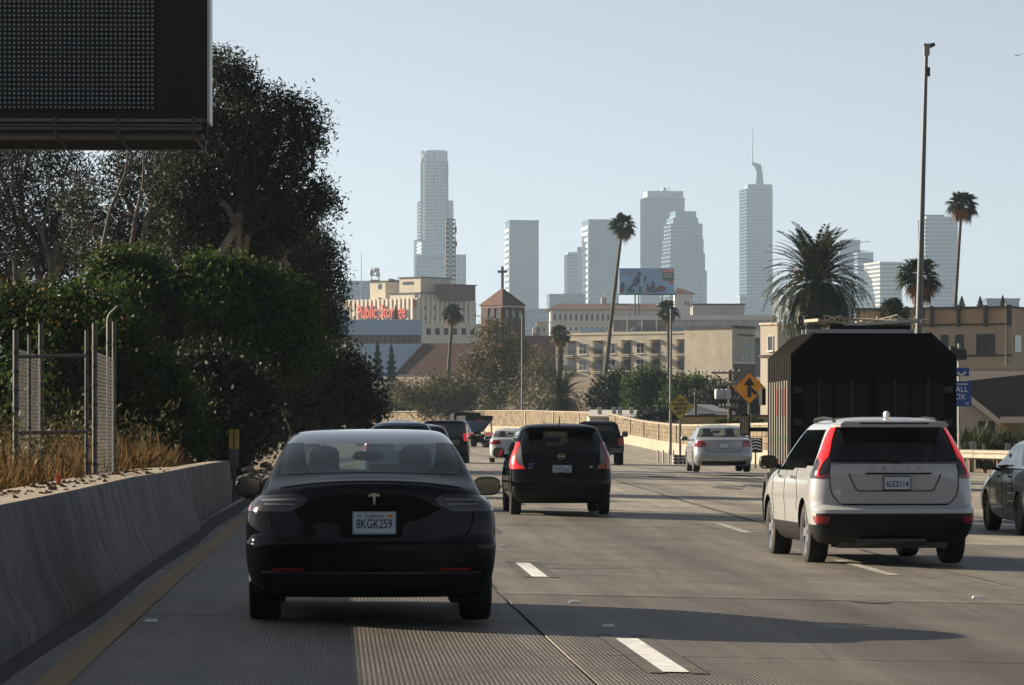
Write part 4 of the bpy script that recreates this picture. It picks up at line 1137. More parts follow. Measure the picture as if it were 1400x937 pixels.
# black pickup truck beyond the hatchback
def pickup():
    Y = 150.0
    t = place("black_pickup", "black crew-cab pickup truck just right of the black hatchback", "pickup", px(820, Y), Y, pz(636, Y + 1), 0.004)
    h = 0.99; pnt = black_paint_car
    c = Car([(0.42, 0.1, 0.2, 5.4, 0.5, h-0.06), (0.55, 0.0, 0.2, 5.6, 0.5, h-0.01), (0.75, 0.02, 0.2, 5.62, 0.5, h), (0.95, 0.05, 0.2, 5.6, 0.5, h), (1.10, 0.06, 0.2, 5.45, 0.6, h-0.02), (1.16, 0.06, 0.2, 4.6, 0.6, h-0.03)], 5.0, 3)
    c.shell(t, [0.42, 0.48, 0.55, 0.65, 0.75, 0.85, 0.95, 1.03, 1.10, 1.13, 1.16], pnt, [], (1.15, 4.6), arch=0.44, wr=0.40)
    for y_ in (1.15, 4.6):
        for sx in (-1, 1): make_wheel(t, sx*(h-0.14), y_, 0.40, 0.27, rim_dark, 6, sx)
    mb = MB()
    prof = [(1.14, 1.95, 4.45, h-0.05), (1.66, 2.12, 3.65, h-0.20), (1.76, 2.3, 3.45, h-0.30), (1.80, 2.6, 3.2, h-0.45)]
    for z, y0, y1, w in prof: mb.v += [(-w, y0, z), (w, y0, z), (w, y1, z), (-w, y1, z)]
    for j in range(3):
        for i in range(4): mb.f.append((4*j+i, 4*j+(i+1) % 4, 4*j+4+(i+1) % 4, 4*j+4+i)); mb.m.append(0)
    mb.f.append((12, 13, 14, 15)); mb.m.append(0)
    o = mb.build("cab", pnt, t); bv = o.modifiers.new("soft_edges", 'BEVEL'); bv.width = 0.05; bv.segments = 3
    gm = M("pickup_glass", (0.02, 0.03, 0.04), 0.04, coat=1.0)
    mb = MB(); mb.slab_y([(-0.72, 1.27), (0.72, 1.27), (0.62, 1.60), (-0.62, 1.60)], -0.012, 0.02); g = mb.build("rear_window", gm, t); g.location = (0, 2.0, 0); g.rotation_euler = (0, 0, 0)
    g.location = (0, 2.045, 0)
    for sx in (-1, 1):
        mb = MB(); mb.box(sx*(h-0.15) - 0.09, sx*(h-0.15) + 0.09, -0.005, 0.10, 0.78, 1.10); L_ = mb.build("tail_light", lamp_red, t)
        make_mirror(t, sx*(h+0.16), 3.75, 1.26, trim_black, sx, 0.26, 0.24)
        for (y0, y1) in ((2.25, 2.95), (3.05, 3.75)):
            mb = MB(); x = h - 0.075
            mb.add([(sx*(x-0.0), y0, 1.22), (sx*x, y1 + 0.25, 1.22), (sx*(x-0.125), y1 - 0.05 if y1 > 3.2 else y1, 1.60), (sx*(x-0.125), y0 + 0.05, 1.60)], [(0,1,2,3) if sx > 0 else (3,2,1,0)])
            mb.build("side_window", gm, t)
    mb = MB(); mb.box(-0.80, 0.80, 0.03, 0.06, 0.76, 1.10); mb.build("tailgate", pnt, t)
    mb = MB(); mb.box(-0.92, 0.92, -0.08, 0.10, 0.50, 0.68); mb.build("rear_bumper", M("bumper_grey", (0.10, 0.10, 0.11), 0.3, metal=0.6), t)
    mb = MB(); mb.box(-0.16, 0.16, -0.095, -0.08, 0.53, 0.66); mb.build("licence_plate", plate_white, t)
pickup()
# ---------------------------------------------------------------- the tall black landscaping truck
truck_black = M("truck_black", (0.005, 0.005, 0.0055), 0.6, noise=(3, 0.3), spec=0.12)
truck_gate = M("truck_gate_grey", (0.011, 0.012, 0.014), 0.6, noise=(2, 0.4), spec=0.2)
banner_mat = M("banner_white", (0.25, 0.235, 0.20), 0.6, noise=(3, 0.15))
banner_red = M("banner_red", (0.20, 0.03, 0.025), 0.6); banner_green = M("banner_green", (0.05, 0.14, 0.05), 0.6)
YT = 57.0
t = place("box_truck", "tall black truck with chamfered slatted top and a pile of boards on its roof", "truck", px(1194, YT), YT, zr(8.2, YT + 2), heading(60))
w = 1.25; HT = 3.02 ; ch = 0.36; LB = 3.3
gz = 0.0
outline = [(-w, 0.95), (w, 0.95), (w, HT - 0.34), (w - ch, HT), (-w + ch, HT), (-w, HT - 0.34)]
mb = MB(); mb.slab_y(outline, 0.10, 0.14); mb.build("rear_panel", truck_black, t)
mb = MB(); mb.slab_y(outline, LB - 0.06, LB); mb.build("front_panel", truck_black, t)
mb = MB(); mb.box(-w, w, 0.0, LB, 0.85, 0.95); mb.build("load_bed", truck_black, t)
for sx in (-1, 1):
    mb = MB(); mb.box(min(sx*(w-0.03), sx*(w-0.07)), max(sx*(w-0.03), sx*(w-0.07)), 0.14, LB - 0.06, 0.95, 2.33); mb.build("side_panel", truck_black, t)
    mb = MB(); v = [(sx*(w-0.05), 0.14, HT-0.36), (sx*(w-0.05), LB-0.06, HT-0.36), (sx*(w-ch-0.02), LB-0.06, HT-0.03), (sx*(w-ch-0.02), 0.14, HT-0.03)]
    mb.add(v + [(a - sx*0.04, b, c - 0.03) for a, b, c in v], [(0,1,2,3),(7,6,5,4),(0,4,5,1),(1,5,6,2),(2,6,7,3),(3,7,4,0)]); mb.build("roof_slope", truck_black, t)
    mb = MB(); mb.box(min(sx*(w-0.05), sx*(w-0.09)), max(sx*(w-0.05), sx*(w-0.09)), 0.14, LB-0.06, 2.33, HT-0.36); mb.build("upper_side", truck_gate, t)
    for k in range(9):      # ribs up the side and over the chamfer
        y = 0.22 + k * 0.355
        mb = MB(); mb.tube([(sx*(w+0.03), y, 0.95), (sx*(w+0.03), y, HT-0.34), (sx*(w-ch), y, HT+0.01)], 0.028, 4); mb.build("rib", truck_black, t)
    bn = MB(); x0, x1 = sorted((sx*(w+0.024), sx*(w+0.030))); bn.box(x0, x1, 0.35, LB - 0.2, 1.0, 2.30)
    b = bn.build("side_banner", banner_mat, t)
    x0, x1 = sorted((sx*(w+0.030), sx*(w+0.033)))
    mb = MB(); mb.box(x0, x1, 0.8, 1.35, 1.75, 2.18); mb.box(x0, x1, 1.6, 2.1, 1.75, 2.18); mb.box(x0, x1, 0.6, 2.6, 1.0, 1.05); mb.build("banner_print", banner_red, b)
    mb = MB(); mb.box(x0, x1, 0.36, LB - 0.22, 1.36, 1.42); mb.build("banner_stripe", banner_green, b)
    mb = MB(); mb.box(*sorted((sx*(w-0.08), sx*(w+0.03))), -0.02, 0.10, 0.85, HT-0.33); mb.build("corner_post", truck_black, t)
    mb = MB()
    gx0, gx1 = (0.02, w-0.09) if sx > 0 else (-(w-0.09), -0.02)
    mb.box(gx0, gx1, 0.03, 0.07, 0.95, 2.33); g = mb.build("gate_door", truck_gate, t)
    mb = MB()
    for (a, b_, c, d) in ((gx0, gx1, 2.25, 2.33), (gx0, gx1, 0.95, 1.03), (gx0, gx0+0.07, 1.03, 2.25), (gx1-0.07, gx1, 1.03, 2.25), ((gx0+gx1)/2-0.03, (gx0+gx1)/2+0.03, 1.03, 2.25)): mb.box(a, b_, 0.0, 0.029, c, d)
    mb.build("gate_frame", truck_black, g)
    for k in (0.28, 0.72):
        xr = gx0 + (gx1 - gx0) * k; mb = MB(); mb.tube([(xr, -0.022, 0.98), (xr, -0.022, 2.30)], 0.016, 6); mb.build("lock_rod", M("rod_grey", (0.035, 0.037, 0.04), 0.45, metal=0.4), g)
    for k in (1.15, 1.65, 2.15):
        xh = gx1 if sx > 0 else gx0; mb = MB(); mb.box(xh - 0.06, xh + 0.06, -0.03, -0.001, k - 0.05, k + 0.05); mb.build("hinge", M("rod_grey", (0.035, 0.037, 0.04)), g)
    mb = MB(); mb.box(sx*1.03 - 0.2, sx*1.03 + 0.2, 0.25, 0.27, 0.12, 0.60); mb.build("mud_flap", under_mat, t)
    mb = MB(); mb.box(sx*0.95-0.09, sx*0.95+0.09, -0.03, 0.0, 0.66, 0.76); mb.build("tail_light", lamp_red, t)
mb = MB(); mb.box(-w+ch, w-ch, 0.1, LB, HT-0.045, HT-0.001); mb.build("roof", truck_black, t)
mb = MB(); mb.box(-0.45, -0.35, 0.1, 5.4, 0.6, 0.85); mb.box(0.35, 0.45, 0.1, 5.4, 0.6, 0.85); mb.box(-1.1, 1.1, -0.05, 0.1, 0.5, 0.64); mb.build("chassis", under_mat, t)
for y_ in (0.95, 4.6):
    for sx in (-1, 1): make_wheel(t, sx*(w-0.22), y_, 0.42, 0.34, rim_dark, 6, sx)
mb = MB(); pr = [(3.45, 0.55), (5.7, 0.55), (5.75, 1.2), (5.5, 1.35), (5.05, 2.25), (3.5, 2.3)]
mb.slab_x(pr, -1.02, 1.02); o = mb.build("cab", M("truck_cab_white", (0.30, 0.30, 0.29), 0.35, coat=0.6), t); bv = o.modifiers.new("soft_edges", 'BEVEL'); bv.width = 0.06; bv.segments = 3
for sx in (-1, 1):
    mb = MB(); mb.slab_x([(3.9, 1.35), (5.15, 1.35), (4.95, 2.1), (3.95, 2.1)], *sorted((sx*1.02, sx*1.035))); mb.build("side_window", M("pickup_glass0", (0.02, 0.03, 0.04), 0.04, coat=1.0), t)
    mb = MB(); mb.box(*sorted((sx*1.24, sx*1.30)), 4.0, 4.5, 1.95, 2.22); mb.build("side_lamp_box", trim_black, t)
    mb = MB(); mb.box(*sorted((sx*1.42, sx*1.58)), 4.85, 4.92, 1.45, 1.80); o = mb.build("door_mirror", trim_black, t)
    mb = MB(); mb.tube([(sx*1.0, 4.9, 1.55), (sx*1.45, 4.9, 1.55)], 0.035, 6); mb.build("mirror_arm", trim_black, o)
    mb = MB(); mb.box(*sorted((sx*1.435, sx*1.565)), 4.84, 4.85, 1.47, 1.78); mb.build("mirror_glass", mirror_glass, o)
    mb = MB()
    for k in range(3): mb.box(*sorted((sx*0.95, sx*1.2)), 3.5, 3.9, 0.3 + 0.2*k, 0.33 + 0.2*k)
    mb.build("step", rim_silver, t)
# loose load lying on the truck's roof
wood = M("grey_wood", (0.32, 0.28, 0.22), 0.8, noise=(8, 0.4)); metal = M("ladder_metal", (0.42, 0.42, 0.43), 0.4, metal=0.6)
rnd = random.Random(5)

R_ = Matrix.Rotation(heading(60), 4, 'Z'); T_ = Matrix.Translation(t.location)
def on_roof(name, label, cat, mbx, mat, x, y, z, rz, group=None):
    o = mbx.build(name, mat); o.matrix_world = T_ @ R_ @ Matrix.Translation((x, y, z)) @ Matrix.Rotation(rz, 4, 'Z'); return tag(o, label, cat, group)
mb = MB()
for s_ in (-0.18, 0.18): mb.box(-0.95, 0.75, s_ - 0.02, s_ + 0.02, 0.0, 0.07)
for k in range(6): mb.box(-0.8 + 0.28*k, -0.76 + 0.28*k, -0.159, 0.159, 0.02, 0.05)
on_roof("ladder", "folded metal ladder lying across the black truck's roof", "ladder", mb, metal, -0.05, 0.7, HT + 0.002, 0.06)
mb = MB(); mb.box(-0.5, 0.45, -0.4, 0.4, 0.0, 0.09); on_roof("board", "pale flat board on the left of the black truck's roof", "board", mb, wood, -0.15, 1.6, HT + 0.002, -0.1)
mb = MB(); mb.box(-0.7, 0.6, -0.3, 0.3, 0.0, 0.06); on_roof("pallet", "dark flat pallet topmost on the load of the black truck's roof", "pallet", mb, truck_gate, 0.15, 1.6, HT + 0.095, 0.08)
mb = MB()
for k in range(7): mb.tube([(-0.85 + 0.05*k, -0.12 + 0.04*k, 0.03 + 0.02*(k % 3)), (-0.1 + 0.12*k, 0.05 - 0.03*k, 0.10 + 0.03*(k % 2)), (0.85 - 0.02*k, 0.06*k - 0.2, 0.05)], 0.014, 5)
on_roof("pole_bundle", "loose bundle of thin poles on the right of the black truck's roof", "poles", mb, truck_gate, 0.1, 2.5, HT + 0.01, 0.05)

for k, (x, y, z, rz, l, w_, lab) in enumerate(((-0.25, 1.7, 0.165, 0.25, 0.55, 0.30, "thin pale plank tilted on the black truck's roof load, left of the poles"), (0.35, 1.5, 0.175, -0.2, 0.60, 0.25, "grey plank lying topmost on the right of the black truck's roof load"))):
    mb = MB(); mb.box(-l, l, -w_, w_, 0.0, 0.045); o = on_roof("plank", lab, "plank", mb, wood if k == 0 else metal, x, y, HT + z, rz, "planks on the truck roof")
    o.matrix_world = o.matrix_world @ Matrix.Rotation(0.10 if k == 0 else -0.06, 4, 'Y')
mb = MB()
for k in range(9): mb.tube([(-0.7 + 0.13*k, rnd.uniform(-0.2, 0.2), 0), (-0.5 + 0.13*k + rnd.uniform(-0.3, 0.3), rnd.uniform(-0.3, 0.3), rnd.uniform(0.05, 0.11)), (-0.3 + 0.16*k, rnd.uniform(-0.3, 0.3), 0.02)], 0.012, 4)
on_roof("branch_pile", "tangle of dry grey branches heaped on the black truck's roof load", "branches", mb, wood, 0.05, 1.45, HT + 0.215, 0.0)

# ---------------------------------------------------------------- hopper truck far ahead
YH = 268.0
t = place("hopper_truck", "dark truck with a blue funnel-shaped hopper at the bend by the tan wall", "truck", px(655, YH), YH, pz(612, YH), 0.20)
blue_h = M("hopper_blue", (0.07, 0.12, 0.22), 0.4, metal=0.3, noise=(2, 0.3))
w = 1.0
mb = MB()
for z, hw_, y0, y1 in ((1.12, 0.40, 0.6, 1.6), (1.95, 0.93, 0.0, 3.4)): mb.v += [(-hw_, y0, z), (hw_, y0, z), (hw_, y1, z), (-hw_, y1, z)]
mb.f = [(3,2,1,0), (4,5,6,7)] + [(i, (i+1) % 4, 4+(i+1) % 4, 4+i) for i in range(4)]; mb.m = [0]*6
mb.build("hopper", blue_h, t)
mb = MB(); mb.box(-w, w, -0.04, 3.5, 1.95, 2.30); mb.build("hopper_rim", truck_black, t)
mb = MB(); mb.box(-0.45, -0.33, 0, 7.2, 0.75, 0.95); mb.box(0.33, 0.45, 0, 7.2, 0.75, 0.95); mb.box(-w, w, -0.1, 0.05, 0.72, 0.84); mb.box(-0.5, 0.5, -0.05, 0.02, 0.35, 0.71); mb.build("chassis", truck_black, t)
for sx in (-1, 1):
    mb = MB(); mb.tube([(sx*0.95, 0.1, 0.86), (sx*0.92, 0.2, 1.95)], 0.05, 6); mb.tube([(sx*0.95, 0.1, 0.9), (sx*0.45, 0.5, 1.15)], 0.04, 6); mb.build("brace", blue_h, t)
    mb = MB(); mb.box(sx*0.72 - 0.27, sx*0.72 + 0.27, -0.13, -0.10, 0.82, 1.12); pl = mb.build("light_panel", rim_silver, t)
    for k in (-1, 0, 1):
        mb = MB(); mb.lathe_z([(0.0, 0.03), (0.075, 0.025), (0.08, 0.0)], 14); L_ = mb.build("tail_light", lamp_lit, pl); L_.location = (sx*0.72 + 0.17*k, -0.135, 0.97); L_.rotation_euler = (math.pi/2, 0, 0)
    for y_ in (0.9, 2.0, 6.2): make_wheel(t, sx*(w-0.2), y_, 0.45, 0.36, rim_dark, 6, sx)
for k in range(3):
    mb = MB(); mb.box(-0.18 + 0.18*k - 0.04, -0.18 + 0.18*k + 0.04, -0.07, -0.04, 1.97, 2.01); mb.build("marker_light", lamp_lit, t)
mb = MB(); mb.slab_x([(4.4, 0.6), (7.4, 0.6), (7.4, 1.6), (6.6, 1.75), (6.2, 2.45), (4.5, 2.55)], -1.02, 1.02); o = mb.build("cab", truck_black, t); bv = o.modifiers.new("soft_edges", 'BEVEL'); bv.width = 0.12; bv.segments = 3
mb = MB(); mb.box(-0.78, 0.78, 4.39, 4.41, 1.75, 2.3); mb.build("rear_window", M("pickup_glass2", (0.03, 0.04, 0.05), 0.05, coat=1), t)
for sx in (-1, 1):
    mb = MB(); mb.box(*sorted((sx*1.2, sx*1.4)), 6.2, 6.28, 1.6, 2.1); mb.tube([(sx*1.0, 6.25, 2.0), (sx*1.25, 6.25, 2.0)], 0.03, 5); mb.build("door_mirror", rim_silver, t)
    mb = MB(); mb.box(sx*0.5-0.13, sx*0.5+0.13, 4.3, 4.36, 1.95, 2.2); mb.build("work_light", M("work_lamp", (0.7, 0.7, 0.7), 0.3), t)
# ---------------------------------------------------------------- message board over the left edge
steel = M("galvanised_steel", (0.30, 0.31, 0.32), 0.5, metal=0.4, noise=(3, 0.25))
dark_steel = M("dark_steel", (0.022, 0.023, 0.025), 0.6, noise=(3, 0.3))
board_black = M("board_black", (0.007, 0.008, 0.010), 0.6, noise=(0.7, 0.4), spec=0.2)
YM = 72.0
SX = px(287, YM)
t = thing("message_board", "huge black electronic message board with unlit lamp dots hanging over the left barrier", "message board", (SX, YM, 0), heading(YM))
zb, zt = pz(166, YM), pz(-70, YM)
mb = MB(); mb.box(-8.6, -0.05, 0.05, 1.0, zb, zt); mb.build("housing", board_black, t)
mb = MB(); mb.box(-0.05, 0.0, -0.03, 1.0, zb - 0.02, zt); mb.build("side_trim", M("trim_light", (0.42, 0.43, 0.44), 0.4, metal=0.5), t)
mb = MB(); mb.box(-8.6, -0.055, -0.02, 0.05, zb - 0.02, zb + 0.06); mb.build("bottom_trim", dark_steel, t)
gx1 = -(287 - 208.5) * YM / FPX; gz0 = pz(147.5, YM); pit = 6.27 * YM / FPX
# modules of the lamp field, each a panel of its own
mod = MB(); mod.box(0.004, pit * 7 - 0.004, -0.012, 0.048, 0.004, pit * 9 - 0.004)
mm_ = mod.mesh("lamp_panel", M("lamp_panel_black", (0.008, 0.012, 0.017), 0.6, noise=(1.2, 0.4), spec=0.2))
lamp = MB(); lamp.lathe_z([(0.0, 0.016), (0.016, 0.014), (0.023, 0.0)], 8)
lamp_mat = M("unlit_lamp", (0.26, 0.29, 0.30), 0.4)
dots = MB()
for i in range(5):
    for j in range(4):
        o = link(bpy.data.objects.new("lamp_panel", mm_), t); o.location = (gx1 - pit * 7 * (i + 1) + pit * 0.5, 0, gz0 - pit * 0.5 + pit * 9 * j)
for i in range(35):
    for j in range(36):
        x, z = gx1 - pit * i, gz0 + pit * j
        if x < -8.4: continue
        n = 7; b = len(dots.v)
        for r, yy in ((0.0235, -0.012), (0.020, -0.026)):
            for k in range(n): dots.v.append((x + r * math.cos(6.2832*k/n), yy, z + r * math.sin(6.2832*k/n)))
        dots.f.append(tuple(range(b + n, b + 2*n))); dots.m.append(0)
        for k in range(n): dots.f.append((b + k, b + (k+1) % n, b + n + (k+1) % n, b + n + k)); dots.m.append(0)
tag(dots.build("lamp_dots", lamp_mat, t), kind="stuff")
zw = pz(192, YM)
mb = MB(); mb.box(-8.6, -0.1, -0.9, 0.9, zw, zw + 0.05); mb.build("walkway", dark_steel, t)
for k, yy in enumerate((170.5, 176.0, 180.5)):
    mb = MB(); mb.tube([(-8.6, -0.85 + 0.1*k, pz(yy, YM)), (-0.12, -0.85 + 0.1*k, pz(yy, YM))], 0.032 if k != 1 else 0.022, 6); mb.build("walkway_rail", M("rail_grey", (0.10, 0.11, 0.12), 0.6), t)
for xx in (-7.0, -5.6, -(287-82)*YM/FPX, -(287-166)*YM/FPX, -(287-268)*YM/FPX):
    mb = MB(); mb.box(xx - 0.03, xx + 0.03, -0.92, -0.84, zw - 0.03, zb + 0.02); mb.tube([(xx, -0.88, zw + 0.02), (xx + 0.22, 0.4, zw - 0.28)], 0.022, 6); mb.tube([(xx, -0.88, zb), (xx, 0.05, zb + 0.05)], 0.02, 6); mb.build("bracket", dark_steel, t)
mb = MB(); mb.box(-8.6, -0.06, 0.06, 0.2, zw, zb - 0.021); mb.build("skirt_panel", board_black, t)
mb = MB(); mb.box(-8.6, -0.1, 0.3, 0.6, zw - 0.16, zw); mb.build("beam", dark_steel, t)
mb = MB(); mb.tube([(-7.1, 0.9, -0.2), (-7.1, 0.9, zt)], [0.28, 0.24], 16); mb.build("column", dark_steel, t, smooth=50)
mb = MB(); mb.tube([(-7.1, 0.8, zw - 1.6), (-4.9, 0.5, zw - 0.1)], 0.07, 8); mb.build("brace", dark_steel, t)

# ---------------------------------------------------------------- chain-link fence panels by the barrier
fence_steel = M("fence_steel", (0.085, 0.085, 0.083), 0.6, metal=0.2, noise=(6, 0.35))
wire_mat = M("fence_wire", (0.045, 0.045, 0.045), 0.6, metal=0.2)
YF = 42.0
fx = lambda x, Y=YF: px(x, Y)
t = thing("chain_link_fence", "rusty grey chain-link fence panel with tall posts standing in dry weeds behind the barrier", "fence", (fx(90), YF, terrain_z(-3.6, YF)))
ft = t.location
def fpost(x, ytop, ybot, Y, r, bend=False):
    X = fx(x, Y) - ft.x; z0 = terrain_z(-3.8, Y) - 0.15 - ft.z; z1 = pz(ytop, Y) - ft.z
    mb = MB()
    pts = [(X, Y - YF, z0), (X, Y - YF, z1)]
    if bend: pts += [(X + 0.02, Y - YF, z1 + 0.05), (X + 0.12, Y - YF, z1 + 0.15)]
    mb.tube(pts, r, 10)
    p = mb.build("post", fence_steel, t, smooth=50)
    for k in range(7):
        z = z0 + 0.45 + k * (z1 - z0 - 0.5) / 7
        m2 = MB(); m2.lathe_z([(r*1.02, z-0.018), (r*1.18, z-0.015), (r*1.18, z+0.015), (r*1.02, z+0.018)], 10, cx=X, cy=Y - YF); m2.build("tie_band", dark_steel, p)
for a in ((21.5, 451, 690, 42.0, 0.032), (40, 458, 670, 43.6, 0.020), (56, 443, 640, 45.5, 0.030), (118.5, 452, 660, 42.6, 0.022), (129.5, 442, 660, 43.0, 0.030), (148, 436, 640, 45.8, 0.022, True), (156, 440, 640, 46.6, 0.026)):
    fpost(*a)
for yy in (488, 592):
    mb = MB(); mb.tube([(fx(21.5, 42.0) - ft.x, 0.0, pz(yy, 42) - ft.z), (fx(118.5, 42.6) - ft.x, 0.6, pz(yy - 1.5, 42.6) - ft.z)], 0.020, 8); mb.build("rail", fence_steel, t, smooth=50)
def mesh_panel(p0, p1, z0, z1, pitch=0.085, r=0.0013):
    p0 = Vector(p0); p1 = Vector(p1); L = (p1 - p0).length; u = (p1 - p0) / L; H = z1 - z0
    mb = MB(); n = int((L + H) / pitch)
    for k in range(n):
        for sgn in (1, -1):
            s0 = k * pitch - H if sgn > 0 else k * pitch
            a, b = (s0, 0.0), (s0 + sgn * H, H)
            def clip(a, b):
                (xa, za), (xb, zb_) = a, b
                ts = [0.0, 1.0]
                for lim, up in ((0.0, False), (L, True)):
                    dx = xb - xa
                    tt = (lim - xa) / dx
                    if up == (dx > 0): ts[1] = min(ts[1], tt)
                    else: ts[0] = max(ts[0], tt)
                if ts[0] >= ts[1]: return None
                return [(xa + (xb - xa) * q, za + (zb_ - za) * q) for q in ts]
            c = clip(a, b)
            if c:
                q = [p0 + u * c[0][0] + Vector((0, 0.003 * sgn, z0 + c[0][1])), p0 + u * c[1][0] + Vector((0, 0.003 * sgn, z0 + c[1][1]))]
                mb.tube(q, r, 3, cap=False)
    return tag(mb.build("chain_link", wire_mat, t), kind="stuff")
zz = lambda y, Y: pz(y, Y) - ft.z
mesh_panel((fx(24, 42) - ft.x, 0.02, 0), (fx(118, 42.6) - ft.x, 0.6, 0), zz(640, 42), zz(487, 42))
mesh_panel((fx(24, 42) - ft.x, 0.1, 0), (fx(56, 45.5) - ft.x, 3.5, 0), zz(660, 43), zz(480, 43))
mesh_panel((fx(131, 43) - ft.x, 0.02 + 1.0, 0), (fx(156, 46.6) - ft.x, 4.6, 0), zz(650, 44), zz(484, 44))

# yellow striped marker and tumbled rubble past the barrier's end
Y = 68.6
t = thing("hazard_marker", "narrow faded yellow hazard marker on a post at the end of the concrete barrier", "marker sign", (px(320, Y), Y, zr(-2, Y)))
mb = MB(); mb.box(-0.095, 0.095, -0.006, 0.006, 0.95, 1.32); mb.build("marker_panel", M("marker_yellow", (0.42, 0.30, 0.04), 0.5, noise=(5, 0.3)), t)
mb = MB(); mb.box(-0.012, 0.012, -0.009, -0.007, 0.95, 1.32); mb.build("marker_bar", dark_steel, t)
mb = MB(); mb.box(-0.03, 0.03, 0.008, 0.05, -0.1, 1.30); mb.box(-0.09, 0.09, -0.005, 0.006, 0.62, 0.94); mb.build("post", conc, t)
rnd = random.Random(21)
mb = MB()
for k in range(120):
    yq = rnd.uniform(69.5, 79); x = px(rnd.uniform(330, 372), yq); z = zr(-2, yq) + abs(rnd.gauss(0, 0.22))
    a = rnd.uniform(0.03, 0.15)
    mb.blob(x, yq, z, a, a * rnd.uniform(0.5, 1.2), a * rnd.uniform(0.3, 0.7), n=7, m=4, e=rnd.uniform(1.5, 3.5))
tag(mb.build("rubble", M("rubble_stone", (0.12, 0.11, 0.10), 0.9, noise=(4, 0.5))), "heap of broken grey rubble and trash beyond the end of the left barrier", "rubble", kind="stuff")

# ---------------------------------------------------------------- road signs
sign_yel = M("sign_amber", (0.68, 0.30, 0.012), 0.35, noise=(5, 0.12)); sign_blk = M("sign_black", (0.012, 0.012, 0.012), 0.5)
sign_dull = M("sign_faded_yellow", (0.30, 0.27, 0.06), 0.5, noise=(5, 0.25)); post_wood = M("post_steel", (0.16, 0.15, 0.14), 0.6)
def diamond(mb, r, y0, y1, cut=0.06, mi=0):
    c = cut
    mb.slab_y([(c, -r + c), (r - c, -c), (r, 0), (r - c, c), (c, r - c), (0, r), (-c, r - c), (-r + c, c), (-r, 0), (-r + c, -c), (-c, -r + c), (0, -r)][::1], y0, y1, mi)
Y = 150.0
t = thing("merge_sign", "bright amber diamond sign with a black merging arrow beside the black truck", "road sign", (px(1024.5, Y), Y, pz(531, Y)), 0.05)
r = 22.5 * Y / FPX
mb = MB(); diamond(mb, r, -0.004, 0.004, 0.02); f = mb.build("sign_face", sign_blk, t)
mb = MB(); diamond(mb, r * 0.95, -0.010, -0.005, 0.02); mb.build("sign_panel", sign_yel, t)
mb = MB(); q = r
mb.slab_y([(-0.12*q, -0.55*q), (0.12*q, -0.55*q), (0.12*q, 0.18*q), (0.34*q, 0.18*q), (0.0, 0.68*q), (-0.34*q, 0.18*q), (-0.12*q, 0.18*q)], -0.016, -0.011)
mb.slab_y([(0.13*q, -0.22*q), (0.38*q, -0.44*q), (0.52*q, -0.30*q), (0.13*q, 0.06*q)], -0.016, -0.011)
mb.build("merge_arrow", sign_blk, t)
mb = MB(); mb.box(-0.05, 0.05, 0.006, 0.10, -(pz(531, Y) - zr(13.5, Y)) - 0.3, r * 0.8); mb.build("post", post_wood, t)
Y = 206.0
t = thing("merge_left_sign", "dull yellow diamond sign reading THRU TRAFFIC MERGE LEFT above the tan wall", "road sign", (px(930, Y), Y, pz(556, Y)), 0.0)
r = 18.5 * Y / FPX
mb = MB(); diamond(mb, r, -0.004, 0.004, 0.02); mb.build("sign_face", sign_blk, t)
mb = MB(); diamond(mb, r * 0.965, -0.010, -0.005, 0.02); mb.build("sign_panel", sign_dull, t)
for k, (s_, w_) in enumerate((("THRU", 0.55), ("TRAFFIC", 0.92), ("MERGE", 0.72), ("LEFT", 0.5))):
    text_obj(s_, 0.25, sign_blk, t, (0, -0.013, 0.33*1.0 - 0.23*k), "sign_line", extrude=0.002, width=w_, bold=0.010)
mb = MB(); mb.box(-0.06, 0.06, 0.006, 0.12, -(pz(556, Y) - zr(13.5, Y)), r * 0.8); mb.build("post", post_wood, t)
blue_s = M("sign_blue", (0.010, 0.06, 0.27), 0.35, noise=(4, 0.15)); white_s = M("sign_white", (0.66, 0.68, 0.70), 0.4)
Y = 128.0
t = thing("call_box_sign", "blue CALL BOX sign on a slim pole at the black truck's right edge", "road sign", (px(1311, Y), Y, zr(13.5, Y)))
g0 = zr(13.5, Y); zq = lambda y: pz(y, Y) - g0
mb = MB(); mb.tube([(0, 0, -0.2), (0, 0, zq(470))], 0.045, 8); mb.build("pole", steel, t, smooth=50)
mb = MB(); mb.box(-0.42, 0.42, -0.075, -0.06, zq(556), zq(521.5)); s_ = mb.build("sign_panel", blue_s, t)
cz = (zq(556) + zq(521.5)) / 2
text_obj("CALL", 0.27, white_s, s_, (0.0, -0.078, cz + 0.15), "sign_line", extrude=0.002, width=0.60); text_obj("BOX", 0.27, white_s, s_, (-0.03, -0.078, cz - 0.11), "sign_line", extrude=0.002, width=0.47); text_obj("43", 0.14, white_s, s_, (0.27, -0.078, cz - 0.34), "sign_line", extrude=0.002)
mb = MB(); mb.box(-0.34, 0.30, -0.078, -0.076, zq(526), zq(524.8)); mb.build("sign_rule", white_s, s_)
mb = MB(); mb.box(-0.34, 0.34, -0.075, -0.06, zq(514.5), zq(503)); s2 = mb.build("phone_panel", blue_s, t)
mb = MB(); mb.tube([(0.08 + 0.13*math.cos(a), -0.079, (zq(514.5)+zq(503))/2 + 0.03 + 0.13*math.sin(a)) for a in [math.pi*(1.05 + 0.09*k) for k in range(11)]], 0.03, 6); mb.build("phone_symbol", white_s, s2)
mb = MB(); mb.box(-0.20, 0.26, -0.06, 0.35, zq(492), zq(478)); o = mb.build("lamp_box", dark_steel, t)
mb = MB(); mb.box(-0.30, -0.12, -0.05, 0.3, zq(490), zq(474)); mb.build("camera_housing", dark_steel, t)
Y = 120.0
t = thing("yellow_post", "short yellow post at the foot of the black truck's right side", "post", (px(1300, Y), Y, zr(13.5, Y)))
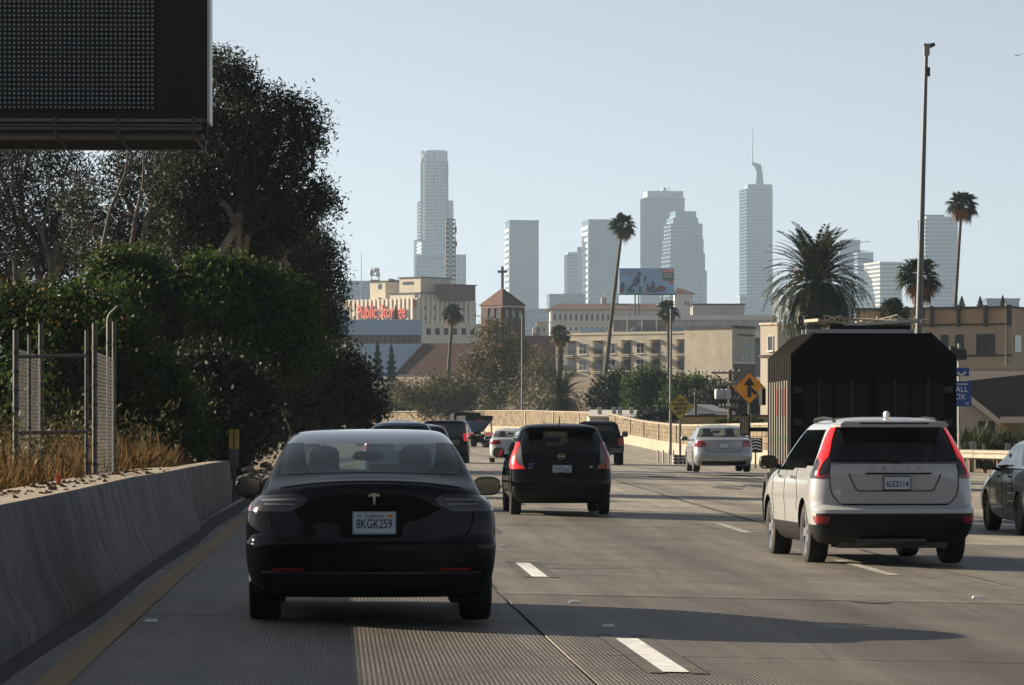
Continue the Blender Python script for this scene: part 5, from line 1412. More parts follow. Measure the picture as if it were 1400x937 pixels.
mb = MB(); mb.tube([(0, 0, -0.1), (0, 0, pz(590, Y) - zr(13.5, Y))], 0.09, 10); mb.build("post", M("post_yellow", (0.42, 0.27, 0.03), 0.6), t, smooth=50)
mb = MB(); mb.box(-0.07, 0.07, 0.02, 0.08, pz(590, Y) - zr(13.5, Y) + 0.002, pz(557, Y) - zr(13.5, Y)); mb.build("upper_panel", conc, t)

# ---------------------------------------------------------------- poles
pole_grey = M("pole_grey", (0.12, 0.125, 0.13), 0.5, metal=0.3); pole_dark = M("pole_dark", (0.10, 0.115, 0.13), 0.5, metal=0.3)
Y = 140.0
t = thing("camera_pole", "very tall dark tapered pole topped by a traffic camera on the right", "pole", (px(1252, Y), Y, zr(13.5, Y) - 0.2))
b0 = zr(13.5, Y) - 0.2; q = lambda y: pz(y, Y) - b0
lean = px(1266.5, Y) - px(1252, Y)
def lp(y): return ((1 - (y - 70) / (600 - 70)) * lean, 0, q(y))
mb = MB(); mb.tube([(0, 0, 0), lp(590), lp(460), lp(300), lp(76)], [0.15, 0.145, 0.13, 0.105, 0.07], 14); mb.build("shaft", pole_dark, t, smooth=60)
mb = MB(); x, _, z = lp(76); mb.box(x - 0.09, x + 0.12, -0.12, 0.12, z, z + 0.38); mb.box(x - 0.12, x + 0.16, -0.14, 0.14, z + 0.38, z + 0.44); mb.build("camera_housing", steel, t)
mb = MB(); mb.tube([(x + 0.12, 0, z + 0.36), (x + 0.32, -0.06, z + 0.42)], [0.09, 0.07], 10); mb.build("camera", dark_steel, t, smooth=50)
mb = MB(); x, _, z = lp(98); mb.box(x + 0.06, x + 0.16, -0.06, 0.06, z - 0.18, z + 0.16); mb.build("junction_box", dark_steel, t)
def lamp_pole(name, label, x0, Y, ytop, r0, r1, base, arm=None, mat=None, xt=None):
    t = thing(name, label, "lamp post", (px(x0, Y), Y, base), 0, "lamp posts along the freeway")
    zt_ = pz(ytop, Y) - base; dx = (px(xt, Y) - px(x0, Y)) if xt else 0
    mb = MB(); mb.tube([(0, 0, 0), (dx*0.5, 0, zt_*0.5), (dx, 0, zt_)], [r0, (r0+r1)/2, r1], 10); mb.build("shaft", mat or pole_grey, t, smooth=60)
    if arm:
        mb = MB(); mb.tube([(dx, 0, zt_ - 0.2), (dx + arm*0.4, 0, zt_ + 0.25), (dx + arm, 0, zt_ + 0.35)], 0.06, 8); mb.build("arm", mat or pole_grey, t, smooth=60)
        mb = MB(); mb.blob(dx + arm * 1.1, 0, zt_ + 0.33, 0.4, 0.16, 0.10); mb.build("lamp_head", steel, t, smooth=60)
    return t
lamp_pole("lamp_post", "thin pale lamp post rising from the tan wall right of the church tower", 714, 436, 430, 0.15, 0.09, pz(590, 436))
lamp_pole("lamp_post", "pale lamp post in front of the yellow THRU TRAFFIC sign", 916.5, 226, 422, 0.095, 0.06, pz(618, 226) - 0.3, xt=917.5)
lamp_pole("lamp_post", "grey lamp post with curved arm beside the dark conifers on the left", 499.5, 480, 474, 0.16, 0.10, pz(590, 480), arm=-3.2)
# wooden utility pole with crossarms and transformers
Y = 235.0; bz_ = 1.0
t = thing("utility_pole", "weathered utility pole with crossarms and grey transformers near the amber sign", "utility pole", (px(998, Y), Y, bz_)); q = lambda y: pz(y, Y) - bz_; sc = Y / FPX
dark_wood = M("pole_wood", (0.07, 0.055, 0.045), 0.85, noise=(4, 0.3))
mb = MB(); mb.tube([(0, 0, 0), (0, 0, q(506))], [0.17, 0.12], 10); mb.build("shaft", dark_wood, t, smooth=50)
for (y, a, b) in ((510, -26, 16), (526, -18, 14), (545, -18, 14), (557, -16, 12)):
    mb = MB(); mb.box(a*sc, b*sc, -0.26, -0.14, q(y) - 0.06, q(y) + 0.06); c = mb.build("crossarm", M("crossarm_wood", (0.20, 0.17, 0.14), 0.8), t)
    for k in range(6):
        xx = (a + (b - a) * (k + 0.5) / 6) * sc; mb = MB(); mb.lathe_z([(0.0, 0.17), (0.05, 0.15), (0.06, 0.08), (0.03, 0.06), (0.03, 0.0)], 8, cx=xx, cy=-0.20); o = mb.build("insulator", M("insulator_grey", (0.35, 0.33, 0.30), 0.3), c); o.location = (0, 0, q(y) + 0.05)
for xx in (-17, -11, -4):
    mb = MB(); mb.lathe_z([(0.0, 0.0), (0.19, 0.02), (0.21, 0.10), (0.21, 0.58), (0.16, 0.64), (0.0, 0.66)], 12, cx=xx*sc, cy=-0.36); o = mb.build("transformer", M("transformer_grey", (0.42, 0.44, 0.45), 0.4), t, smooth=50); o.location = (0, 0, q(544) - 0.1)
mb = MB(); mb.tube([(-25*sc, -0.2, q(509)), (-2*sc, -0.2, q(525))], 0.03, 5); mb.tube([(15*sc, -0.2, q(509)), (1*sc, -0.2, q(525))], 0.03, 5); mb.build("arm_brace", dark_wood, t)
# small second crossarm pole further off
Y = 262.0
t = thing("utility_pole", "smaller dark utility pole behind the yellow THRU TRAFFIC sign", "utility pole", (px(951, Y), Y, 1.2)); q = lambda y: pz(y, Y) - 1.2; sc = Y/FPX
mb = MB(); mb.tube([(0, 0, 0), (0, 0, q(531))], 0.10, 8); mb.build("shaft", dark_wood, t)
for y in (535, 541):
    mb = MB(); mb.box(-10*sc, 10*sc, -0.2, -0.1, q(y) - 0.05, q(y) + 0.05)
    for k in range(5): mb.box((-9+4.3*k)*sc, (-8+4.3*k)*sc, -0.19, -0.11, q(y) + 0.051, q(y) + 0.2)
    mb.build("crossarm", M("crossarm_wood", (0.2, 0.17, 0.14)), t)
# flexible lane posts and the stacked crash cushion by the ramp nose
Y = 168.0
post_w = M("post_pale", (0.38, 0.37, 0.36), 0.6)
pm = MB(); pm.tube([(0, 0, 0), (0, 0, 0.76)], 0.04, 8); pmesh = pm.mesh("lane_post", post_w, smooth=50)
for k, (x, lab) in enumerate(((900, "leftmost of four thin grey lane posts by the ramp nose"), (907, "second of four thin grey lane posts by the ramp nose"), (914.5, "third of four thin grey lane posts, left of the crash cushion"), (920, "rightmost thin grey lane post, next to the crash cushion"))):
    o = link(bpy.data.objects.new("lane_post", pmesh)); Yk = Y - 2.0 * k; o.location = (px(x, Yk), Yk, pz(638.5 + 0.3*k, Yk)); o.rotation_euler = (0, 0.02 * (k - 1.5), 0); tag(o, lab, "lane post", "lane posts at the ramp nose")
Y = 158.0
t = thing("crash_cushion", "stacked white and black crash cushion beside the silver sedan", "crash cushion", (px(934, Y), Y, pz(640.5, Y)), 0.02)
for k in range(4):
    mb = MB(); z = 0.14 * k
    mb.box(-0.41, 0.41, 0, 0.7, z, z + 0.055); mb.build("rail", post_w, t)
    mb = MB(); mb.box(-0.39, 0.39, 0.03, 0.67, z + 0.0551, z + 0.1399); mb.build("rubber_block", under_mat, t)
    for j in range(5):
        mb = MB(); mb.box(-0.40 + 0.19*j - 0.02, -0.40 + 0.19*j + 0.04, -0.005, 0.029, z + 0.0552, z + 0.1398); mb.build("upright", post_w, t)
# black and white arrow board behind the silver sedan
Y = 140.0
t = thing("arrow_board", "small black board with white angled stripes between the silver sedan and the black truck", "sign", (px(1033, Y), Y, pz(640, Y)), 0.0)
mb = MB(); mb.box(-0.26, 0.26, 0, 0.03, pz(619, Y) - pz(640, Y), pz(599, Y) - pz(640, Y)); f = mb.build("board", sign_blk, t)
mb = MB()
for k in range(4):
    zc = pz(616 - 4.2*k, Y) - pz(640, Y); mb.slab_y([(-0.22, zc), (0.0, zc + 0.07), (0.22, zc), (0.22, zc + 0.04), (0.0, zc + 0.11), (-0.22, zc + 0.04)], -0.004, -0.001)
mb.build("board_stripes", white_s, f)
mb = MB(); mb.box(-0.03, 0.03, 0.031, 0.08, -0.1, pz(600, Y) - pz(640, Y)); mb.build("post", post_wood, t)

# ---------------------------------------------------------------- guard rail and markers on the right shoulder
t = thing("guard_rail", "pale steel guard rail on posts along the right shoulder", "guard rail", P(20.9, 118))
gl = t.location; prof = [(0.0, -0.155), (0.06, -0.12), (0.06, -0.06), (0.01, 0.0), (0.06, 0.06), (0.06, 0.12), (0.0, 0.155)]
rail_m = M("rail_galvanised", (0.30, 0.27, 0.21), 0.5, metal=0.3, noise=(2, 0.2))
for s0 in range(8):
    y0, y1 = 84 + 8*s0, 84 + 8*s0 + 8.0; mb = MB()
    for j in range(3):
        Y = y0 + (y1 - y0) * j / 2; d = 20.9 if Y < 122 else 20.9 - (Y - 122) * 0.10; p = P(d, Y)
        mb.v += [(p[0] - a - gl.x, Y - gl.y, p[2] + 0.62 + b - gl.z) for a, b in prof]
    n = len(prof)
    for j in range(2):
        for i in range(n - 1): mb.f.append((j*n+i, (j+1)*n+i, (j+1)*n+i+1, j*n+i+1)); mb.m.append(0)
    mb.build("rail_beam", rail_m, t)
    for j in range(4):
        Y = y0 + 1 + 2*j; d = 21.0 if Y < 122 else 21.0 - (Y - 122) * 0.10; p = P(d, Y)
        mb = MB(); mb.box(p[0]-gl.x, p[0]-gl.x+0.14, Y-gl.y-0.07, Y-gl.y+0.07, p[2]-gl.z-0.4, p[2]-gl.z+0.74); mb.build("post", M("rail_post_wood", (0.22, 0.16, 0.09), 0.8), t)
for k, (x, y0, y1, lab, wd) in enumerate(((1331, 626, 603, "rounded grey paddle marker left of two behind the guard rail", 0.11), (1345, 624, 608, "short square grey marker behind the guard rail beside the paddle marker", 0.05), (1378, 628, 606, "flat grey marker post behind the guard rail near the dark sedan's roof", 0.09))):
    Y = 132.0; t = thing("marker_post", lab, "marker", (px(x, Y), Y, pz(y0, Y) - 0.3), 0, "marker posts behind the guard rail")
    h = pz(y1, Y) - pz(y0, Y) + 0.3
    mb = MB()
    if k == 0: mb.slab_y([(-wd, 0.45), (wd, 0.45), (wd, h - 0.1), (wd*0.6, h), (-wd*0.6, h), (-wd, h - 0.1)], -0.012, 0.012)
    else: mb.box(-wd, wd, -0.012, 0.012, 0.4 if k == 1 else 0.2, h)
    mb.build("panel", M("marker_grey", (0.27, 0.27, 0.27), 0.5), t)
    mb = MB(); mb.box(-0.02, 0.02, 0.013, 0.05, -0.2, h*0.9); mb.build("post", steel, t)
# ---------------------------------------------------------------- buildings behind the freeway
stucco = M("stucco_cream", (0.50, 0.455, 0.365), 0.9, noise=(0.25, 0.10), bump=(1.5, 0.5), streak=(0.25, 0.10))
stucco_tan = M("stucco_tan", (0.42, 0.38, 0.30), 0.9, noise=(0.55, 0.22), bump=(1.5, 0.6))
white_wall = M("white_stucco", (0.66, 0.64, 0.60), 0.85, noise=(0.2, 0.08))
grey_conc = M("grey_concrete", (0.42, 0.42, 0.41), 0.85, noise=(0.2, 0.12))
roof_brown = M("roof_brown", (0.095, 0.062, 0.05), 0.85, noise=(1.5, 0.35), bump=(3, 0.5))
roof_red = M("roof_red_brown", (0.095, 0.043, 0.034), 0.85, noise=(1.2, 0.3), bump=(3, 0.5))
roof_dark = M("roof_dark", (0.040, 0.040, 0.043), 0.85, noise=(1.0, 0.3))
brick = M("brick_red", (0.115, 0.055, 0.042), 0.9, noise=(1.5, 0.35))
win_glass = M("window_dark", (0.030, 0.036, 0.045), 0.08, coat=0.6)
win_blue = M("window_blue", (0.06, 0.10, 0.16), 0.08, coat=0.6)
frame_w = M("frame_white", (0.60, 0.60, 0.58), 0.5)
metal_shade_blue = M("cladding_shade_blue", (0.28, 0.40, 0.55), 0.45, metal=0.1, noise=(0.2, 0.12))  # bluish cast of the shade put into the cladding colour
red_sign = M("sign_red", (0.55, 0.06, 0.04), 0.5)
def at(x, Y): return px(x, Y)
def window(b, x0, x1, z0, z1, y=0.0, mull=1, frame=None, glass=None, d=0.12, sill=True, face='y', cross=False):
    """a recessed pane in a frame, on the local -y face at depth y (or the -x face)."""
    def X(a, b_, c, d_, e, f): return (a, b_, c, d_, e, f) if face == 'y' else (c, d_, a, b_, e, f)
    fm = MB(); w = min(0.09, (x1 - x0) * 0.10)
    for a, b_, e, f in ((x0 - w, x0, z0 - w, z1 + w), (x1, x1 + w, z0 - w, z1 + w), (x0, x1, z1, z1 + w), (x0, x1, z0 - w, z0)): fm.box(*X(a, b_, y - 0.05, y + 0.02, e, f))
    for k in range(1, mull + 1):
        xm = x0 + (x1 - x0) * k / (mull + 1); fm.box(*X(xm - w*0.4, xm + w*0.4, y - 0.045, y - 0.001, z0, z1))
    if cross: fm.box(*X(x0, x1, y - 0.046, y - 0.0012, (z0 + z1)/2 - w*0.4, (z0 + z1)/2 + w*0.4))
    o = fm.build("window", frame or frame_w, b)
    g = MB(); g.box(*X(x0, x1, y - 0.02, y + 0.015, z0, z1)); g.build("pane", glass or win_glass, o)
    if sill:
        s_ = MB(); s_.box(*X(x0 - w*1.6, x1 + w*1.6, y - 0.16, y + 0.01, z0 - w - 0.09, z0 - w - 0.002)); s_.build("sill", frame or frame_w, o)
    return o

# --- beige apartment block: lit long side faces left of the camera (local -y), with balcony bays
YA = 660.0; th = -0.55
zA = lambda y: pz(y, YA)
LA = (942 - 776) * YA / FPX / math.cos(th)
t = thing("apartment_block", "cream three-storey apartment block with recessed balconies behind green trees", "building", (at(942, YA - 6), YA - 6, 8.0), th)
def zq(y, Y=YA): return pz(y, Y) - 8.0
H = zq(457); 
mb = MB(); mb.box(-LA, 0, 0.0, 14, 0, H); mb.build("wall", stucco, t)
mb = MB(); mb.box(-LA - 0.1, 0.1, -0.12, 14.1, H, H + 0.35); mb.build("parapet", M("parapet_cream", (0.58, 0.50, 0.36), 0.85), t)
fl = 2.95
u = lambda x: -LA * (942 - x) / (942 - 776)
for k, xb in enumerate((783, 820, 858.5, 897, 932)):
    for f in range(4):
        z0 = H - 3.6 - fl * f
        if z0 < 0.3: continue
        x0, x1 = u(xb) - 1.0, u(xb) + 1.0
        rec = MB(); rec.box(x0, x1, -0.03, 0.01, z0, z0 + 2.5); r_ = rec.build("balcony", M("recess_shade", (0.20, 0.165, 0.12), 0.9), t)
        g = MB(); g.box(x0 + 0.5, x1 - 0.1, -0.06, -0.031, z0 + 0.1, z0 + 2.05); g.build("door_pane", win_glass, r_)
        sl = MB(); sl.box(x0 - 0.1, x1 + 0.1, -1.0, -0.031, z0 - 0.18, z0 - 0.001); sl.box(x0 - 0.1, x1 + 0.1, -1.0, -0.04, z0 + 2.5, z0 + 2.6); sl.build("balcony_slab", stucco, r_)
        rl = MB(); rl.box(x0, x1, -0.98, -0.94, z0 + 0.98, z0 + 1.05)
        for q in range(9): rl.box(x0 + 0.245*q, x0 + 0.245*q + 0.04, -0.975, -0.945, z0, z0 + 0.98)
        rl.build("railing", dark_steel, r_)
for xb in (800, 838.5, 877.5):
    for f in range(4):
        z0 = H - 3.4 - fl * f
        if z0 > 0.3: window(t, u(xb) - 0.75, u(xb) + 0.75, z0, z0 + 1.8, 0.0, cross=True)
for x0, x1, y0, y1 in ((789, 812, 455, 450), (915, 938, 456, 449)):
    mb = MB(); mb.box(u(x0), u(x1), 2, 5, H + 0.35, H + 0.35 + 0.9); mb.build("roof_vent", win_blue, t)

# --- blank tan block with dark roof and shaded right end
YB = 560.0; th = -0.62
t = thing("blank_block", "tan windowless block with dark roof rising behind the trees left of the amber sign", "building", (at(1001, YB), YB, 6.0), th)
q = lambda y, Y=YB: pz(y, Y) - 6.0
L1 = (1001 - 938) * YB / FPX / math.cos(th); L2 = (1041 - 1001) * YB / FPX / abs(math.sin(th)) * 0.86
mb = MB(); mb.box(-L1, 0, 0, L2, 0, q(449)); mb.build("wall", stucco_tan, t)
mb = MB(); mb.box(-L1 - 0.1, 0.15, -0.15, L2 + 0.1, q(449), q(445)); mb.build("parapet", roof_dark, t)
mb = MB(); mb.prism([(0.0, 1.0), (0.16, 1.0), (0.16, L2 - 1), (0.0, L2 - 1)], q(462), q(461)); mb.build("ledge", white_wall, t)
mb = MB(); b0, b1 = q(458), q(446)
vs = [(0.02, 1.5, b0), (0.4, 1.5, b0), (0.4, L2 - 0.2, b0), (0.02, L2 - 0.2, b0), (-3.0, 1.5, b1), (-3.0, L2 - 3, b1)]
mb.add(vs, [(3,2,1,0), (0,1,4), (1,2,5,4), (2,3,5), (3,0,4,5)]); mb.build("roof", roof_dark, t)
mb = MB(); mb.box(0.0, 0.06, 0.4, L2, 0.5, q(497)); mb.build("brick_base", brick, t)
mb = MB(); mb.box(0.0, 0.10, 0.2, L2, q(497), q(495)); mb.build("ledge", white_wall, t)
for ya in (2.2, 4.6, L2 - 2.8):
    for zz_ in (468, 484):
        mb = MB(); mb.box(0.0, 0.05, ya, ya + 1.3, q(zz_ + 8), q(zz_)); mb.build("window", win_glass, t)

# --- narrow cream tower block left of the truck
YC = 330.0
t = thing("narrow_cream_building", "narrow sunlit cream building end just left of the black truck", "building", (at(1063, YC), YC, 1.0), -0.75)
q = lambda y: pz(y, YC) - 1.0
w_ = (1063 - 1041) * YC / FPX / math.cos(0.75)
mb = MB(); mb.box(-w_, 0, 0, 9, 0, q(444)); mb.build("wall", stucco, t)
mb = MB(); mb.box(-w_ - 0.12, 0.12, -0.12, 9.1, q(488), q(485)); mb.build("ledge", roof_brown, t)
mb = MB(); mb.box(-w_ - 0.1, 0.1, -0.1, 9.1, q(444), q(441)); mb.build("parapet", M("parapet_cream", (0.58, 0.5, 0.36)), t)
window(t, -w_*0.55, -w_*0.27, q(479), q(460), 0.0, mull=0)

# --- long beige building on the right, with bracketed parapet
YR = 300.0; th = -0.42
t = thing("long_beige_building", "long two-storey beige building with dark bracketed parapet on the right", "building", (at(1383, YR), YR, 1.5), th)
q = lambda y: pz(y, YR) - 1.5
LR = (1383 - 1180) * YR / FPX / math.cos(th)
u = lambda x: -LR * (1383 - x) / (1383 - 1180)
mb = MB(); mb.box(-LR, 0, 0, 9, 0, q(421)); mb.build("wall", M("stucco_beige", (0.35, 0.295, 0.21), 0.9, noise=(0.5, 0.15), bump=(2.5, 0.6)), t)
mb = MB(); mb.box(-LR - 0.1, 0.1, -0.25, 9.1, q(421), q(418.5)); mb.build("roof_edge", roof_dark, t)
mb = MB(); mb.box(-LR, 0.05, -0.06, 0.0, q(442), q(424)); mb.build("parapet_band", M("parapet_tan", (0.40, 0.28, 0.17), 0.9, noise=(1, 0.2)), t)
mb = MB(); mb.box(-LR, 0.05, -0.14, -0.001, q(444), q(442)); mb.build("ledge", roof_dark, t)
mb = MB(); mb.box(-LR, 0.05, -0.14, -0.001, q(487), q(485)); mb.build("ledge", roof_dark, t)
for x in (1215, 1247, 1280, 1315, 1350, 1381):
    mb = MB(); mb.box(u(x) - 0.12, u(x) + 0.12, -0.34, -0.061, q(446), q(417)); mb.build("bracket", roof_dark, t)
for x0, x1 in ((1292, 1300), (1311, 1320), (1339, 1360), (1232, 1240), (1255, 1270)):
    window(t, u(x0), u(x1), q(481), q(458), 0.0, mull=1 if x1 - x0 > 12 else 0, frame=roof_dark)
mb = MB(); mb.tube([(u(1376), -0.1, q(500)), (u(1376), -0.1, q(414))], 0.08, 6); mb.build("downpipe", stucco, t)
mb = MB(); mb.box(0.0, 0.05, 0.8, 2.6, q(481), q(458)); mb.build("window", win_glass, t)

# --- house with the broad brown roof
YH_ = 190.0
t = thing("brown_roof_house", "low tan house with a broad dark brown roof and cream fascia on the right", "house", (at(1368, YH_), YH_, 0.8), 0.0)
q = lambda y, Y=YH_: pz(y, Y) - 0.8; v = lambda x, Y=YH_: (x - 1368) * Y / FPX
mb = MB()
A = [(v(1300), -0.4, q(520)), (v(1366), -0.4, q(572)), (v(1480), -0.4, q(572)), (v(1480), 7.0, q(500)), (v(1296), 7.0, q(500))]
mb.add(A + [(a, b, c - 0.12) for a, b, c in A], [(0,1,2,3,4), (9,8,7,6,5)] + [(i, 5+i, 5+(i+1) % 5, (i+1) % 5) for i in range(5)])
mb.build("roof", M("roof_house_brown", (0.050, 0.038, 0.032), 0.9, noise=(2, 0.3), bump=(6, 0.6)), t)
mb = MB(); a0, a1 = Vector((v(1294), -0.45, q(516))), Vector((v(1366), -0.45, q(574)))
def plank(mb, a, b, w, d):
    mb.add([tuple(a), tuple(b), tuple(b + Vector((0, 0, -w))), tuple(a + Vector((0, 0, -w))), tuple(a + Vector((0, d, 0))), tuple(b + Vector((0, d, 0))), tuple(b + Vector((0, d, -w))), tuple(a + Vector((0, d, -w)))], [(3,2,1,0), (4,5,6,7), (0,1,5,4), (1,2,6,5), (2,3,7,6), (3,0,4,7)])
plank(mb, a0, a1, 0.34, 0.10); mb.build("fascia", M("fascia_cream", (0.55, 0.50, 0.42), 0.7), t)
mb = MB(); plank(mb, Vector((v(1366), -0.46, q(570))), Vector((v(1480), -0.46, q(570))), 0.32, 0.10); mb.build("fascia", M("fascia_cream", (0.55, 0.5, 0.42)), t)
mb = MB(); mb.slab_y([(v(1290), -0.5), (v(1368), -0.5), (v(1368), q(576)), (v(1290), q(520))], 0.0, 0.2); mb.build("wall", stucco, t)
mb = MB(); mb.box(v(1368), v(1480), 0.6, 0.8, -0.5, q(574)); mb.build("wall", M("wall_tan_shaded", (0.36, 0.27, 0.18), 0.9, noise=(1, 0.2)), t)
mb = MB(); mb.box(v(1290), v(1480), 0.9, 7, -0.5, q(578)); mb.build("wall", stucco_tan, t)
for x0, x1 in ((1338, 1347), (1350.5, 1359)): window(t, v(x0), v(x1), q(592), q(577), 0.0, mull=0, frame=roof_brown)
mb = MB(); mb.tube([(v(1399), 3.5, q(550)), (v(1399), 3.5, q(531))], 0.05, 6); mb.tube([(v(1396), 3.5, q(551)), (v(1402), 3.5, q(551))], 0.05, 6); mb.build("roof_vent", frame_w, t)
Yk = 215.0
t = thing("flat_roof_annex", "small flat pale annex roof behind the CALL BOX sign", "building", (at(1318, Yk), Yk, 0.8)); q = lambda y: pz(y, Yk) - 0.8
mb = MB(); v2 = lambda x: (x - 1318) * Yk / FPX
mb.add([(v2(1296), 0, q(524)), (v2(1344), 0, q(524)), (v2(1356), 3, q(518)), (v2(1296), 3, q(518)), (v2(1296), 0, q(528)), (v2(1344), 0, q(528)), (v2(1356), 3, q(528)), (v2(1296), 3, q(528))], [(0,1,2,3), (7,6,5,4), (0,4,5,1), (1,5,6,2), (2,6,7,3), (3,7,4,0)]); mb.build("roof", M("annex_pale", (0.50, 0.45, 0.36), 0.8), t)
mb = MB(); mb.box(v2(1298), v2(1340), 0.3, 2.5, -0.5, q(528.2)); mb.build("wall", roof_brown, t)

# --- white hall with a brown tiled roof and a colonnade of windows
YW = 880.0
t = thing("white_hall", "long white hall with brown tiled roof, a row of columns and a small pyramid-roofed tower", "building", (at(752, YW), YW, 11.0), 0.0)
q = lambda y: pz(y, YW) - 11.0; v = lambda x: (x - 752) * YW / FPX
mb = MB(); mb.box(0, v(902), 0, 18, 0, q(423.5)); mb.build("wall", white_wall, t)
mb = MB(); e = 0.9
mb.add([(-e, -e, q(423.4)), (v(904), -e, q(423.4)), (v(904), 19, q(423.4)), (-e, 19, q(423.4)), (v(766), 6, q(414)), (v(896), 6, q(414)), (v(896), 12, q(414)), (v(766), 12, q(414))], [(3,2,1,0), (4,5,6,7), (0,1,5,4), (1,2,6,5), (2,3,7,6), (3,0,4,7)]); mb.build("roof", roof_brown, t)
for k in range(20):
    x = 754 + 7.3 * k
    mb = MB(); mb.box(v(x), v(x + 2.1), -0.4, -0.002, q(440), q(424.5)); mb.build("pilaster", white_wall, t)
    window(t, v(x + 3.2), v(x + 6.0), q(438), q(430), 0.0, mull=0, sill=False)
for k in range(18):
    x = 756 + 7.3 * k; window(t, v(x + 1), v(x + 4), q(452), q(447.5), 0.0, mull=0, sill=False)
mb = MB(); mb.box(-0.3, v(902), -0.6, -0.41, q(442), q(440.2)); mb.build("ledge", white_wall, t)
mb = MB(); mb.box(v(922), v(947), -1, 5, 0, q(402)); mb.build("tower", white_wall, t)
mb = MB(); mb.add([(v(920), -1.5, q(401.8)), (v(950), -1.5, q(401.8)), (v(950), 5.5, q(401.8)), (v(920), 5.5, q(401.8)), (v(927), 2, q(393.5)), (v(930), 2, q(393.5))], [(3,2,1,0), (0,1,5,4), (1,2,5), (2,3,4,5), (3,0,4)]); mb.build("tower_roof", roof_brown, t)
for x in (935.5, 939.5):
    mb = MB(); mb.box(v(x), v(x + 2), -1.06, -1.0, q(418), q(412)); mb.lathe_z([(0,0),(0.01,0)], 4); mb.build("window", win_glass, t)
mb = MB(); mb.box(v(823), v(830), 6, 10, q(414), q(405)); mb.box(v(827.5), v(828.6), 6, 7, q(405), q(398)); mb.build("chimney", stucco, t)
for (x0, x1, y0, y1, mt) in ((733, 748, 440, 455, stucco), (728, 738, 447, 458, white_wall)):
    tt = thing("small_cream_building", "small sunlit cream box building between church tower and white hall" if x0 == 733 else "tiny low white building beside the small cream box building", "building", (at(x0, 860), 860, 8.0))
    mb = MB(); mb.box(0, (x1 - x0) * 860 / FPX, 0, 6, 0, pz(y0, 860) - 8); mb.build("wall", mt, tt)
    for k in range(2): window(tt, (0.15 + 0.45*k) * (x1-x0) * 860/FPX, (0.40 + 0.45*k) * (x1-x0) * 860/FPX, pz(y0 + 14, 860) - 8, pz(y0 + 8, 860) - 8, 0, mull=0, sill=False)

# --- parking structure with open decks
YP = 780.0
t = thing("parking_structure", "long pale concrete parking deck with dark open bays behind the apartment block", "building", (at(838, YP), YP, 9.0))
q = lambda y: pz(y, YP) - 9.0; v = lambda x: (x - 838) * YP / FPX
mb = MB(); mb.box(0, v(1062), 0, 0.5, q(437.5), q(431)); mb.build("deck_band", white_wall, t)
mb = MB(); mb.box(0, v(1062), 0.1, 0.5, q(462), q(453)); mb.build("deck_band", white_wall, t)
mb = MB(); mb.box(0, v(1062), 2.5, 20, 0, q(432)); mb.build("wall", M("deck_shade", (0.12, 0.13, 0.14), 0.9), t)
for k, x in enumerate((838, 857, 877, 897, 917, 942, 965, 989, 1011, 1033, 1054)):
    mb = MB(); mb.box(v(x), v(x + 1.2), 0.05, 0.45, q(453), q(437.5)); mb.build("column", white_wall, t)
mb = MB(); mb.box(v(918), v(1062), 0.3, 0.6, q(453), q(437.6)); mb.build("infill", grey_conc, t)
mb = MB(); mb.tube([(v(862), 0.5, q(452)), (v(876), 1.2, q(440))], 0.12, 5); mb.tube([(v(866), 0.5, q(452)), (v(879), 1.2, q(441))], 0.12, 5); mb.build("stair", steel, t)
for k in range(28):
    mb = MB(); mb.box(v(842 + 8*k), v(842 + 8*k) + 0.06, 0.2, 0.26, q(431), q(428.5)); mb.build("rail_post", steel, t)
t = thing("grey_flat_block", "flat grey block with a dark roof edge above the parking deck", "building", (at(947, 830), 830, 9.0)); q = lambda y: pz(y, 830) - 9; v = lambda x: (x - 947) * 830 / FPX
mb = MB(); mb.box(0, v(1018), 0, 10, 0, q(417)); mb.build("wall", grey_conc, t); mb = MB(); mb.box(-0.3, v(1019), -0.3, 10.3, q(417), q(415.3)); mb.build("roof", roof_dark, t)

# --- billboard
YL = 840.0
t = thing("billboard", "wide blue billboard with figures and a red and green title box above the white hall", "billboard", (at(884, YL), YL, 12.0), 0.10); q = lambda y: pz(y, YL) - 12; v = lambda x: (x - 884) * YL / FPX
mb = MB(); mb.box(v(846), v(922), 0, 0.5, q(402), q(367)); pn = mb.build("panel", M("poster_blue", (0.22, 0.36, 0.56), 0.6, noise=(0.3, 0.15)), t)
fig = M("poster_dark", (0.05, 0.075, 0.15), 0.6, noise=(1.2, 0.7)); figr = M("poster_red", (0.16, 0.05, 0.065), 0.6, noise=(1.5, 0.6)); figg = M("poster_green", (0.06, 0.12, 0.08), 0.6); pr_ = M("print_red", (0.62, 0.05, 0.04), 0.6)
def blobs(mt, items, y):
    mb = MB()
    for (x, yy, rx, ry, rot) in items:
        pts = []
        for k in range(14):
            a = 2*math.pi*k/14; ca, sa = rx*math.cos(a), ry*math.sin(a)
            pts.append((v(x + ca*math.cos(rot) - sa*math.sin(rot)), q(yy - (ca*math.sin(rot) + sa*math.cos(rot)))))
        mb.slab_y(pts, y, y + 0.01)
        mb.build("poster_figure", mt, pn); mb = MB()
blobs(fig, [(874, 375, 3, 3.5, 0), (870, 385, 5, 8, -0.4), (862, 393, 8, 2, 0.8), (882, 382, 1.6, 6, -0.2), (875, 396, 2, 5, 0), (851, 392, 3, 6, 0), (893, 391, 3, 7, 0), (886, 393, 2, 5, 0.2)], -0.03)
blobs(figr, [(904, 395, 7, 4, 0.1), (887, 396, 4, 4, 0), (850, 397, 3, 4, 0)], -0.045); blobs(figg, [(895, 398, 6, 2.5, 0), (862, 398, 6, 2.5, 0)], -0.055)
mb = MB(); mb.box(v(906), v(921.6), -0.04, 0.0, q(384), q(367.6)); mb.build("title_box", figg, pn)
